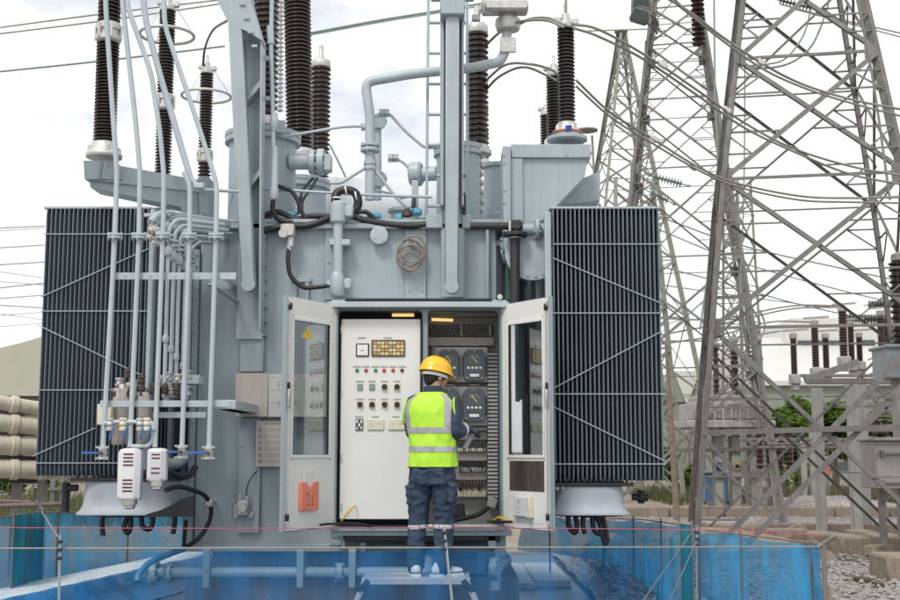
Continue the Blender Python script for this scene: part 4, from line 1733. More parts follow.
# induction relays: dark cases with round-topped windows, dial, needle and white stops
def relay(px0, py0, px1, py1):
    Y = BY - .09
    a, b = P(px0, py1, Y), P(px1, py0, Y)
    w_, h_ = b.x - a.x, b.z - a.z
    cxx, czz = (a.x + b.x) / 2, (a.z + b.z) / 2
    mb = MB()
    c_ = .028
    poly = [(a.x + c_, a.z), (b.x - c_, a.z), (b.x, a.z + c_), (b.x, b.z - c_), (b.x - c_, b.z), (a.x + c_, b.z), (a.x, b.z - c_), (a.x, a.z + c_)]
    mb.prism([(x, Y, z) for x, z in poly], (0, .085, 0))
    mb.bb(a.x - .014, a.x, Y + .03, Y + .06, a.z + .05, b.z - .05, .004)
    mb.bb(b.x, b.x + .014, Y + .03, Y + .06, a.z + .05, b.z - .05, .004)
    me_ = mb.build('relay', M['meter'], rk)
    m2 = MB()
    r = w_ * .36
    pts = [(cxx + r * math.cos(R(q)), Y - .003, czz + h_ * .12 + r * math.sin(R(q))) for q in range(0, 181, 15)]
    pts += [(cxx - r, Y - .003, czz - h_ * .22), (cxx + r, Y - .003, czz - h_ * .22)]
    m2.prism(pts, (0, .003, 0))
    m2.build('relay_window', M['winglass'], me_)
    m3 = MB()
    for j in range(4):
        x = cxx + (j - 1.5) * w_ * .19
        m3.bb(x - .011, x + .011, Y - .012, Y - .003, czz - h_ * .13, czz - h_ * .06, .002)
    m3.bb(cxx - w_ * .22, cxx + w_ * .22, Y - .006, Y - .0005, czz - h_ * .38, czz - h_ * .29, .002)
    m3.build('relay_stop', M['signwhite'], me_)
    m4 = MB()
    for j in range(9):
        q = R(35 + j * 13)
        m4.bar((cxx + r * .72 * math.cos(q), Y - .004, czz + h_ * .10 + r * .72 * math.sin(q)), (cxx + r * .86 * math.cos(q), Y - .004, czz + h_ * .10 + r * .86 * math.sin(q)), .004, .001, (0, 1, 0))
    m4.bar((cxx - r * .4, Y - .004, czz + h_ * .30), (cxx + r * .35, Y - .004, czz + h_ * .08), .008, .002, (0, 1, 0))
    m4.build('relay_dial', M['amber2'], me_)
    m5 = MB()
    for sx in (-1, 1):
        m5.lathe((cxx + sx * w_ * .36, Y - .008, czz - h_ * .42), [(.007, 0), (.007, .01)], (0, 1, 0), 10)
    m5.lathe((cxx, Y - .008, b.z - .012), [(.006, 0), (.006, .01)], (0, 1, 0), 10)
    m5.build('relay_screw', M['alu'], me_)


relay(439, 349.5, 458.5, 380.5)
relay(464, 349.5, 485, 380.5)
relay(439, 388.5, 458.5, 421)
relay(463.5, 388.5, 485, 421)
mb = MB()
for px, py in ((448, 345), (474.5, 345), (474.5, 385), (449, 385)):
    mb.pbox(px - 5, py - .8, px + 5, py + .8, BY - .012, .008, 0)
mb.build('legend_strip', M['label'], rk)
# wiring duct with its slotted sides
mb = MB()
mb.pbox(488, 352, 497.5, 508, BY - .02, .08, .003)
mb.build('wiring_duct', M['rackdark'], rk)
mb = MB()
for i in range(40):
    py = 353 + i * 3.85
    mb.pbox(487.6, py, 497.8, py + 2.3, BY - .032, .012, 0)
mb.build('duct_finger', mat('duct_finger_grey', (.40, .39, .40), .5), rk)
# terminal rows
rg = random.Random(5)
for py, h_, n_, mm in ((443, 4, 9, 'rackdark'), (450, 3, 10, 'cream'), (464, 4, 12, 'black'), (470, 4, 14, 'plate'), (483, 5, 9, 'copper'), (494, 6, 14, 'cream')):
    mb = MB()
    for i in range(n_):
        px = 458 + i * (28.0 / n_)
        mb.pbox(px, py - h_ / 2 - rg.uniform(0, .8), px + 28.0 / n_ * .72, py + h_ / 2, BY + .005, .03, .002)
    mb.build('terminal_row', M[mm], rk)
mb = MB()
for i in range(18):
    px = 457 + rg.uniform(0, 28)
    py = rg.choice((441, 465, 484, 484, 488, 444))
    mb.tube(crv([P(px, py, BY - .01), P(px + rg.uniform(-2, 2), py + 3, BY - .03), P(px + rg.uniform(-3, 3), py + 7, BY + .01)], 4), .004, 6)
mb.build('wire_bundle', M['black'], rk)
mb = MB()
for i in range(6):
    mb.tube(crv([P(489 + i * 1.2, 498, BY - .03), P(487 - i, 508 + i, BY - .08), P(478 - i * 2.4, 515 + i * .6, BY - .12), P(464 - i * 3, 519 + i * .5, BY - .1)], 5), .018, 10)
for i in range(3):
    px = 456 + i * 3
    mb.lathe(P(px, 519, BY - .1), [(.03, 0), (.034, .02), (.026, .06), (.02, .13)], (0, 0, 1), 12)
mb.build('cable_bundle', M['black'], rk)
mb = MB()
mb.box(P(492, 503, BY - .06), (.09, .06, .09), .01, Matrix.Rotation(.3, 3, 'Y'))
mb.build('cable_sleeve', M['plate'], rk)

# bottom lip, stay rods with yellow leads
mb = MB()
mb.bb(rxa, rxb, CY - .01, CY + .02, Zt(527, CY), Zt(524.6, CY), .003)
mb.build('sill_strip', M['signwhite'], enc)


# doors
def door(hinge_px, free_px, hy, fy, mirror):
    h = P(hinge_px, 420, hy)
    f = P(free_px, 420, fy)
    h.z = f.z = 0
    wv = (f - h)
    W = wv.length
    wv.normalize()
    nrm = Vector((0, 0, 1)).cross(wv)
    if nrm.y > 0:
        nrm = -nrm            # face of the door that is turned to the camera (its inside)
    z0, z1 = Zt(527.5, hy), Zt(304.5, hy)
    H = z1 - z0
    Mx = Matrix((wv, -nrm, Vector((0, 0, 1)))).transposed()

    def at(u, d, v):          # u along the width 0..1, d depth behind the inside face, v height 0..1
        return h + wv * (W * u) - nrm * d + Vector((0, 0, z0 + H * v))

    def slab(mb, u0, u1, v0, v1, d0, d1, bev=.003):
        c = at((u0 + u1) / 2, (d0 + d1) / 2, (v0 + v1) / 2)
        mb.box(c, (W * (u1 - u0), abs(d1 - d0), H * (v1 - v0)), bev, Mx)

    wl, wr, wb, wt = (.14, .86, .315, .905)
    mb = MB()
    # outer shell, four rails around the window opening
    slab(mb, 0, wl, 0, 1, .006, .034)
    slab(mb, wr, 1, 0, 1, .006, .034)
    slab(mb, wl + .0005, wr - .0005, 0, wb, .0065, .0335)
    slab(mb, wl + .0005, wr - .0005, wt, 1, .0065, .0335)
    for u in (.0, .985):
        slab(mb, u, u + .015, 0, 1, -.012, .0058, .001)
    d = mb.build('door', M['cabgrey'], cab)
    m2 = MB()
    slab(m2, .016, wl, .004, .996, .0, .0055, .001)
    slab(m2, wr, .984, .004, .996, .0, .0055, .001)
    slab(m2, wl + .0005, wr - .0005, .004, wb, .0004, .0056, .001)
    slab(m2, wl + .0005, wr - .0005, wt, .996, .0004, .0056, .001)
    m2.build('door_lining', M['white'], d)
    m3 = MB()
    slab(m3, wl + .001, wr - .001, wb + .001, wt - .001, .018, .022, 0)
    m3.build('window_pane', M['glass'], d)
    m4 = MB()
    e = .022
    slab(m4, wl - e, wl + .012, wb - e * .35, wt + e * .35, -.010, .0, .002)
    slab(m4, wr - .012, wr + e, wb - e * .35, wt + e * .35, -.010, .0, .002)
    slab(m4, wl + .0125, wr - .0125, wb - e * .35, wb + .006, -.0095, .0, .002)
    slab(m4, wl + .0125, wr - .0125, wt - .006, wt + e * .35, -.0095, .0, .002)
    m4.build('window_frame', M['white'], d)
    m5 = MB()
    slab(m5, wl + .008, wl + .022, wb, wt, -.004, .016, 0)
    slab(m5, wr - .022, wr - .008, wb, wt, -.004, .016, 0)
    slab(m5, wl + .022, wr - .022, wb + .002, wb + .007, -.004, .016, 0)
    slab(m5, wl + .022, wr - .022, wt - .007, wt - .002, -.004, .016, 0)
    m5.build('window_gasket', M['black'], d)
    m6 = MB()
    n = 5
    for v in [wb - .012, wb + .1, wb + .2, wb + .3, wb + .4, wb + .5, wt + .012]:
        for u in (wl - .012, wr + .012):
            m6.lathe(at(u, -.012, v), [(.005, 0), (.005, .006)], -nrm, 8)
    for u in (.97, .03):
        for v in (.03, .97):
            slab(m6, u - .012, u + .012, v - .012, v + .012, -.02, 0)
    m6.build('frame_screw', M['label'], d)
    # three-point lock rod with its gear box
    m7 = MB()
    m7.tube([at(.945, -.016, .06), at(.945, -.016, .95)], .006, 8)
    slab(m7, .925, .965, .52, .60, -.028, 0, .004)
    m7.tube([at(.945, -.016, .06), at(.945, -.016, .02)], .011, 8)
    m7.build('lock_rod', M['alu'], d)
    m8 = MB()
    for v in (.06, .955):
        slab(m8, .925, .965, v - .015, v + .015, -.03, -.005, .006)
    slab(m8, .93, .96, .60, .63, -.024, -.002, .006)
    m8.build('lock_roller', M['black'], d)
    return d, at, slab, nrm


dl, atl, slabl, nl = door(336, 284, 10.38, 9.75, False)
# orange document pocket with paper, warning triangle, stay
mb = MB()
u0, u1, v0, v1 = .38, .71, .085, .205
slabl(mb, u0, u1, v0, v1, -.006, 0, .002)
slabl(mb, u0, u1, v0, v0 + .018, -.03, -.0062, .002)
slabl(mb, u0, u0 + .10, v0 + .018, v1, -.03, -.0062, .002)
slabl(mb, u1 - .10, u1, v0 + .018, v1, -.03, -.0062, .002)
c = .5 * (u0 + u1)
# the M-shaped front of the pocket
def quadl(mb, pts, d0, d1):
    a = [atl(u, d0, v) for u, v in pts]
    ex = atl(.5, d1, .5) - atl(.5, d0, .5)
    mb.prism(a, ex)
quadl(mb, [(c - .035, v0 + .02), (c - .018, v0 + .02), (c - .018, v0 + .095), (c - .035, v0 + .095)], -.03, -.024)
quadl(mb, [(c + .018, v0 + .02), (c + .035, v0 + .02), (c + .035, v0 + .095), (c + .018, v0 + .095)], -.03, -.024)
quadl(mb, [(u0 + .05, v1), (u0 + .09, v1), (c, v0 + .085), (c, v0 + .06), (u0 + .05, v1 - .03)], -.031, -.025)
quadl(mb, [(u1 - .05, v1), (u1 - .09, v1), (c, v0 + .085), (c, v0 + .06), (u1 - .05, v1 - .03)], -.031, -.025)
mb.build('document_pocket', M['orange'], dl)
mb = MB()
slabl(mb, u0 + .07, u1 - .06, v0 + .025, v1 + .05, -.014, -.0065, .001)
mb.build('folded_paper', mat('paper_white', (.7, .7, .68), .7), dl)
mb = MB()
quadl(mb, [(.66, .83), (.46, .83), (.56, .875)], .012, .017)
mb.build('warning_triangle', M['yellow'], dl)
mb = MB()
quadl(mb, [(.575, .855), (.548, .848), (.562, .848), (.545, .836), (.572, .851), (.560, .851)], .0105, .0118)
mb.build('warning_bolt', M['black'], dl)

dr, atr, slabr, nr = door(502, 551, 10.38, 9.82, True)
mb = MB()
slabr(mb, .16, .86, .165, .295, -.004, 0, .001)
mb.build('vent_plate', M['vent'], dr)
mb = MB()
slabr(mb, .16, .84, .03, .158, -.003, 0, .001)
mb.build('hatch_plate', M['white'], dr)
mb = MB()
slabr(mb, .30, .62, .055, .14, -.045, -.0032, .006)
mb.build('switch_box', M['box'], dr)
mb = MB()
slabr(mb, .60, .66, .052, .143, -.055, -.0034, .004)
mb.build('switch_plate', M['cream'], dr)
mb = MB()
for v in (.07, .09, .11, .12):
    slabr(mb, .40, .44, v, v + .006, -.0455, -.045, 0)
mb.build('switch_marking', M['label'], dr)
# door stays and yellow leads
mb = MB()
mb.tube(crv([P(372, 527, CY - .02), P(357, 524, CY - .1), P(330, 524, 10.1), P(320, 525, 10.0)], 5), .010, 8)
mb.tube(crv([P(487, 521, CY - .02), P(496, 522, CY - .05), P(512, 522, 10.2)], 5), .012, 8)
mb.build('door_stay', M['black'], cab)
mb = MB()
for k in range(2):
    mb.tube(crv([P(341 + k, 521, CY - .02), P(347, 515 - k * 2, CY - .05), P(353, 508 - k, CY - .04), P(356, 506, CY + .02)], 5), .005, 6)
    mb.tube(crv([P(492, 522 - k * 2, CY - .02), P(498, 517 + k, CY - .07), P(503, 518 + k, 10.3), P(512, 522, 10.2)], 5), .005, 6)
mb.build('earth_lead', M['yellow'], cab)
mb = MB()
mb.pbox(338, 532, 345, 548, CY + .1, .1, .005)
mb.pbox(488, 532, 496, 548, CY + .1, .1, .005)
mb.pbox(345, 536, 390, 540, CY + .15, .3, .005)
mb.pbox(360, 540, 366, 552, CY + .2, .1, .005)
mb.lathe(P(330, 543, CY + .1), [(.03, 0), (.05, .02), (.05, .06), (.03, .1)], (1, 0, 0), 14)
mb.build('support_bracket', M['paint'], cab)
mb = MB()
mb.bb(cx0 + .1, cx1 - .05, CY + .1, CY + .4, cz0 - .10, cz0 - .003, .01)
mb.build('cable_entry', M['black'], cab)

# ------------------------------------------------------------------ plates and small things hung on the tank
sg = thing('rating_plate', 'brushed metal rating plate beside the open left cabinet door, larger and higher of two', 'sign', P(258, 395, TY))
mb = MB()
mb.pbox(235, 373, 268, 417, TY - .14, .012, .003)
mb.build('plate', M['nameplate'], sg)
mb = MB()
mb.pbox(268.4, 374, 332, 417, TY - .138, .010, .002)
p2 = mb.build('diagram_plate', mat('diagram_plate', (.56, .56, .54), .45, .2, .04, 8), sg)
mb = MB()
rg = random.Random(3)
for r_ in range(2):
    for c_ in range(6):
        x = 276 + c_ * 8.6
        y = 381 + r_ * 18
        for k in range(3):
            mb.pbox(x + rg.uniform(0, 3), y + k * 3.4, x + 3 + rg.uniform(0, 3), y + k * 3.4 + .7, TY - .1395, .0014, 0)
        mb.pbox(x + 2.2, y, x + 2.8, y + 10, TY - .1395, .0014, 0)
for k in range(3):
    mb.pbox(270, 377 + k * 13, 331, 377.4 + k * 13, TY - .1395, .0014, 0)
mb.build('engraved_diagram', M['label'], p2)
mb = MB()
for px, py in ((237, 375.5), (266, 375.5), (237, 414.5), (266, 414.5)):
    mb.lathe(P(px, py, TY - .141), [(.006, -.003), (.006, .002)], (0, 1, 0), 8)
for px in (240, 262, 290, 320):
    mb.pbox(px - 3, 385, px + 3, 405, TY - .125, .120, 0)
mb.build('plate_standoff', M['alu'], sg)
sg = thing('instruction_plate', 'etched instruction plate with rows of small symbols, hung below the rating plate', 'sign', P(270, 440, TY))
mb = MB()
mb.pbox(255.5, 420.5, 289, 467, TY - .09, .012, .003)
pl = mb.build('plate', M['engr'], sg)
mb = MB()
mb.pbox(264, 423.5, 284, 424.6, TY - .0915, .0014, 0)
for k in range(6):
    y = 428.5 + k * 6.2
    for q in range(3):
        mb.pbox(263.5, y + q * 1.5, 286 - rg.uniform(0, 5), y + q * 1.5 + .55, TY - .0915, .0014, 0)
mb.build('etched_text', M['label'], pl)
mb = MB()
for k in range(6):
    y = 428.2 + k * 6.2
    mb.pbox(258, y, 262, y + 4, TY - .0925, .0024, .0)
mb.build('etched_symbol', M['whitebody'], pl)
mb = MB()
mb.pbox(262, 425, 284, 462, TY - .078, .073, 0)
mb.build('plate_standoff', M['alu'], sg)

# coiled hose hung on the right stiffener
c = P(410.5, 254, TY - .09)
mb = MB()
for k in range(5):
    rr = .105 + .008 * (k % 3)
    pts = []
    for j in range(36):
        a = 2 * math.pi * j / 36
        pts.append(c + Vector((rr * math.cos(a) + .01 * k - .02, -.008 * k, rr * 1.08 * math.sin(a) - .012 * (k % 2) + .02 * (k - 2) * (-1) ** k)))
    mb.tube(pts, .008, 8, closed=True)
for k in range(2):
    pts = [c + Vector((.085 * math.cos(2 * math.pi * j / 30), -.045 - .01 * k, -.075 + .085 * math.sin(2 * math.pi * j / 30))) for j in range(30)]
    mb.tube(pts, .007, 8, closed=True)
mb.pbox(409, 240, 412, 244, TY - .10, .08, .002)
tag(mb.build('coiled_hose', M['rope'], None, org=c.copy()), 'coil of thin brownish hose hung on the tank wall above the cabinet', 'hose')


# black cables
def cable(label, pts, r, name='black_cable', group=None, m='black', k=7, n=10, cat='cable'):
    q = crv([P(*p) for p in pts], k)
    mb = MB()
    mb.tube(q, r, n)
    return tag(mb.build(name, M[m], None, org=q[0].copy()), label, cat, group)


cable('black cable drooping from the float switch to the conduit above the left door', [(289, 246, 10.82), (288, 260, 10.80), (291, 276, 10.8), (303, 287, 10.8), (318, 287, 10.8), (331, 285, 10.8)], .021)
mb = MB()
mb.lathe(P(289, 247, 10.82), [(.022, -.04), (.026, -.03), (.026, .05), (.02, .06)], (0, 0, 1), 12)
tag(mb.build('cable_gland', M['alu'], None, org=P(289, 247, 10.82)), 'pale metal gland at the upper end of the drooping cable', 'cable gland')
cable('thick black cable looping from the valves round the tank corner to the kerb',
      [(166, 490, 10.0), (178, 487, 10.2), (192, 490, 10.4), (205, 496, 10.6), (211, 508, 10.7), (209, 522, 10.72), (200, 537, 10.7), (188, 546, 10.6), (184, 549, 10.5)], .020)
cable('blue-grey hose dropping from the tank foot onto the pale kerb', [(184, 549, 10.5), (165, 556, 10.3), (148, 564, 10.1), (139, 574, 10.0), (137, 582, 9.95)], .025, 'drain_hose', m='bluehose', cat='hose')
cable('short black cable strap hanging straight down beside the tank corner', [(186, 520, 10.7), (185, 532, 10.7), (184, 545, 10.6)], .018)
for k, (pts, lb) in enumerate((
        ([(104, 514, 10.5), (102, 522, 10.5), (103, 536, 10.5)], 'straight black cable tail hanging below the fan beside the white breathers'),
        ([(128, 516, 10.5), (124, 527, 10.5), (128, 533, 10.5), (131, 524, 10.5), (130, 516, 10.5)], 'narrow black cable loop hanging under the left fan, between straight tail and wide loop'),
        ([(141, 516, 10.5), (143, 527, 10.5), (150, 529, 10.5), (153, 521, 10.5), (152, 515, 10.5)], 'wide black cable loop hanging under the left fan, nearest the tank'),
        ([(173, 512, 10.6), (175, 520, 10.6), (173, 534, 10.6)], 'lone thin black cable tail hanging by the tank corner under the fan'),
        ([(568, 516, 10.4), (569, 527, 10.4), (575, 533, 10.4), (577, 524, 10.4), (575, 516, 10.4)], 'black cable loop below the right fan nearest the open cabinet door'),
        ([(583, 516, 10.4), (583, 526, 10.4), (585, 534, 10.4)], 'short straight black cable tail below the right fan between two loops'),
        ([(592, 516, 10.4), (594, 530, 10.4), (600, 534, 10.4), (601, 526, 10.4), (596, 517, 10.4)], 'black cable loop under the right fan beside the longest tail'),
        ([(602, 516, 10.4), (605, 526, 10.4), (607, 541, 10.4), (604, 541, 10.4), (600, 524, 10.4)], 'longest black cable bight hanging lowest under the right fan'))):
    cable(lb, pts, .022, group='cables hanging under the fans')
# bundles on the cover
for k, (pts, r, lb) in enumerate((
        ([(262, 231, 10.86), (285, 226, 10.86), (305, 226, 10.86), (320, 222, 10.86), (334, 215, 10.85)], .034, 'thick black cable bundle along the tank rim left of the hump'),
        ([(262, 216, 10.95), (278, 212, 10.95), (296, 219, 10.95), (314, 216, 10.9), (332, 217, 10.9)], .028, 'upper black cable run lying over the tank cover by the big column'),
        ([(335, 203, 10.9), (337, 193, 10.95), (347, 190, 10.95), (356, 194, 10.95), (358, 205, 10.95), (352, 214, 10.95)], .040, 'thick black cable arched in a tight hump over the conduit head'),
        ([(346, 213, 10.88), (360, 219, 10.88), (385, 224, 10.88), (410, 226, 10.88), (430, 224, 10.88)], .034, 'thick black cable bundle along the rim toward the ladder'),
        ([(352, 213, 10.95), (366, 212, 10.95), (378, 220, 10.95), (400, 222, 10.95), (426, 220, 11.0)], .022, 'thinner black cable lying behind the rim bundle by the ladder'),
        ([(278, 186, 10.9), (290, 190, 10.9), (297, 199, 10.9), (301, 210, 10.9), (306, 219, 10.9)], .020, 'black cable curving from the tall gland tube down to the rim'),
        ([(273, 200, 10.8), (273, 212, 10.82), (280, 220, 10.85), (292, 222, 10.85)], .022, 'short black cable dropping from the foot of the gland tube'),
        ([(317, 178, 11.2), (310, 190, 11.1), (303, 200, 11.0), (302, 214, 10.95)], .014, 'left one of two slim black leads from the turret flange'),
        ([(313, 178, 11.2), (303, 190, 11.05), (300, 200, 11.0), (298, 214, 10.95)], .014, 'right-hand slim black lead falling from the turret flange'),
        ([(415, 180, 11.2), (414, 195, 11.1), (413, 212, 11.0)], .02, 'vertical black cable from the branch flange beside the ladder'),
        ([(167, 470, 10.1), (178, 476, 10.2), (190, 475, 10.4), (195, 468, 10.6)], .03, 'black cable bent behind the blue-levered valves at the tank corner'),
        )):
    cable(lb, pts, r, group='black cables over the tank cover')
for px, py, r in ((268, 230, .04), (292, 226, .04), (309, 225, .04), (322, 221, .04), (337, 198, .045), (346, 190.5, .045), (356, 196, .045), (364, 220, .04), (388, 224, .04), (402, 225.5, .04)):
    mb = MB()
    d = (1, 0, 0) if py > 210 else (0, 0, 1) if px < 340 else (1, 0, .2)
    mb.lathe(P(px, py, 10.9) - Vector(d) * .006, [(r, 0), (r, .012)], d, 14)
    tag(mb.build('cable_tie', M['signwhite'], None, org=P(px, py, 10.9)), 'white tie round the black cable bundles on the tank rim', 'cable tie', 'white cable ties on the rim bundles')
p = P(209, 503, 10.66)
mb = MB()
mb.box(p, (.07, .05, .07), .01)
mb.tube([p, p + Vector((0, .3, 0))], .012, 8)
tag(mb.build('cable_clip', M['alu'], None, org=p.copy()), 'pale clip holding the thick cable to the tank corner', 'clip')

# ladder leaning behind the right column
ld = thing('steel_ladder', 'narrow grey steel ladder rising behind the right-hand column', 'ladder', P(447, 214, 11.25))
LY = 11.25
for a, b in ((428.5, 426.5), (467, 467.5)):
    mb = MB()
    mb.bar(P(a, -12, LY), P(b, 216, LY), .028, .05, (0, 1, 0), .003)
    mb.build('rail', M['paint2'], ld)
for i in range(9):
    py = -8 + i * 30.6
    mb = MB()
    mb.tube([P(428, py, LY), P(467, py, LY)], .016, 10)
    mb.build('rung', M['paint2'], ld)
# ------------------------------------------------------------------ slender insulators
def shed_stack(mb, c, h, r, ns, core=.68, seg=20):
    prof = [(r * core, 0)]
    st = h / ns
    for i in range(ns):
        z = i * st
        prof += [(r * core, z + st * .3), (r, z + st * .6), (r, z + st * .75), (r * core, z + st)]
    mb.lathe(c, prof, (0, 0, 1), seg)


def arrester(x, y, zb, hs, r, ns, label, group, ring=None, name='surge_arrester', kind='surge arrester', cap=True):
    """stack of brown units on a cast foot, with joints, a terminal cap and, where the photo has it, a grading ring"""
    t = thing(name, label, kind, (x, y, zb), group)
    mb = MB()
    mb.lathe((x, y, zb), [(r * 1.55, 0), (r * 1.6, .02), (r * 1.5, .04), (r * 1.2, .07), (r * 1.1, .13), (r * .9, .14)], (0, 0, 1), 20)
    for j in range(4):
        a = j * math.pi / 2 + .5
        mb.lathe((x + math.cos(a) * r * 1.25, y + math.sin(a) * r * 1.25, zb + .01), [(.022, 0), (.022, .07), (.014, .09)], (0, 0, 1), 8)
    mb.build('foot', M['alu'], t)
    z = zb + .14
    for i, h in enumerate(hs):
        mb = MB()
        shed_stack(mb, (x, y, z), h, r, ns[i])
        mb.build('insulator', M['porc'], t)
        z += h
        mb = MB()
        if i < len(hs) - 1:
            mb.lathe((x, y, z), [(r * .9, 0), (r * 1.12, .02), (r * 1.12, .06), (r * .95, .065), (r * .95, .11), (r * 1.12, .115), (r * 1.12, .16), (r * .9, .18)], (0, 0, 1), 20)
            for j in range(6):
                a = j * math.pi / 3
                mb.lathe((x + math.cos(a) * r * 1.1, y + math.sin(a) * r * 1.1, z + .03), [(.016, 0), (.016, .12)], (0, 0, 1), 6)
            mb.build('joint', M['alu'], t)
            z += .18
        elif cap:
            mb.lathe((x, y, z), [(r * .95, 0), (r * 1.0, .01), (r * .9, .06), (r * .5, .08), (r * .45, .14), (r * .3, .15), (.018, .16), (.018, .24)], (0, 0, 1), 20)
            mb.box((x + r * .9, y, z + .07), (.09, .05, .06), .01)
            mb.box((x - r * .9, y, z + .09), (.07, .05, .05), .01)
            mb.build('terminal_cap', M['alu'], t)
    if ring:
        rr, zr = ring
        mb = MB()
        pts = [(x + rr * math.cos(2 * math.pi * j / 40), y + rr * math.sin(2 * math.pi * j / 40), zr) for j in range(40)]
        mb.tube(pts, .017, 10, closed=True)
        mb.build('grading_ring', M['ring'], t)
        mb = MB()
        for j in range(3):
            a = 2 * math.pi * j / 3 + .1
            mb.tube([(x + rr * math.cos(a), y + rr * math.sin(a), zr), (x + r * .8 * math.cos(a), y + r * .8 * math.sin(a), z + .08)], .005, 6)
        mb.build('ring_stay', M['alu'], t)
    return t, z


g = 'surge arresters standing on the tank arms'
pA = P(104, 158, 10.12)
h1 = Zt(43, 10.12) - (pA.z + .14)
arrester(pA.x, pA.y, pA.z, (h1, 1.1), .098, (30, 30), 'thickest brown ribbed arrester, on the end of the grey arm, no ring in view', g)
pB = P(162, 200, 12.0)
zj = Zt(111, 12.0)
hB = zj - (pB.z + .14)
hB2 = Zt(11, 12.0) - zj - .18
arrester(pB.x, pB.y, pB.z, (hB, hB2), .083, (24, 26), 'ringed brown arrester with its ring crossed by slanting grey pipes, middle of three', g, (.275, Zt(35, 12.0)))
pC = P(203, 226, 14.4)
zj = Zt(163, 14.4)
hC = zj - (pC.z + .14)
hC2 = Zt(74, 14.4) - zj - .18
arrester(pC.x, pC.y, pC.z, (hC, hC2), .082, (14, 26), 'ringed brown arrester with a thin black lead rising from its cap, farthest of three', g, (.30, Zt(96, 14.4)))

g = 'surge arresters on the shoulder bracket'
pD = P(567, 137, 10.92)
hD = Zt(29, 10.92) - pD.z - .14
tD, zD = arrester(pD.x, pD.y, pD.z, (hD,), .082, (26,), 'tallest brown arrester on the wide bracket, red and blue marks at its foot', g)
mb = MB()
mb.bb(pD.x - .03, pD.x + .03, pD.y - .16, pD.y - .152, pD.z + .02, pD.z + .07, .002)
mb.build('rating_label', M['signblue'], tD)
mb = MB()
mb.lathe((pD.x, pD.y, pD.z + .025), [(.14, 0), (.145, .01), (.14, .02)], (0, 0, 1), 24)
mb.build('foot_band', mat('foot_band_red', (.40, .15, .12), .5), tD)
pE = P(554.5, 150, 12.7)
hE = Zt(77, 12.7) - pE.z - .14
arrester(pE.x, pE.y, pE.z, (hE,), .085, (20,), 'brown arrester half hidden behind the tallest one above the grey bracket', g)
pF = P(547, 170, 14.9)
hF = Zt(116, 14.9) - pF.z - .14
arrester(pF.x, pF.y, pF.z, (hF,), .085, (16,), 'small brown arrester at the back of the row above the grey bracket', g)

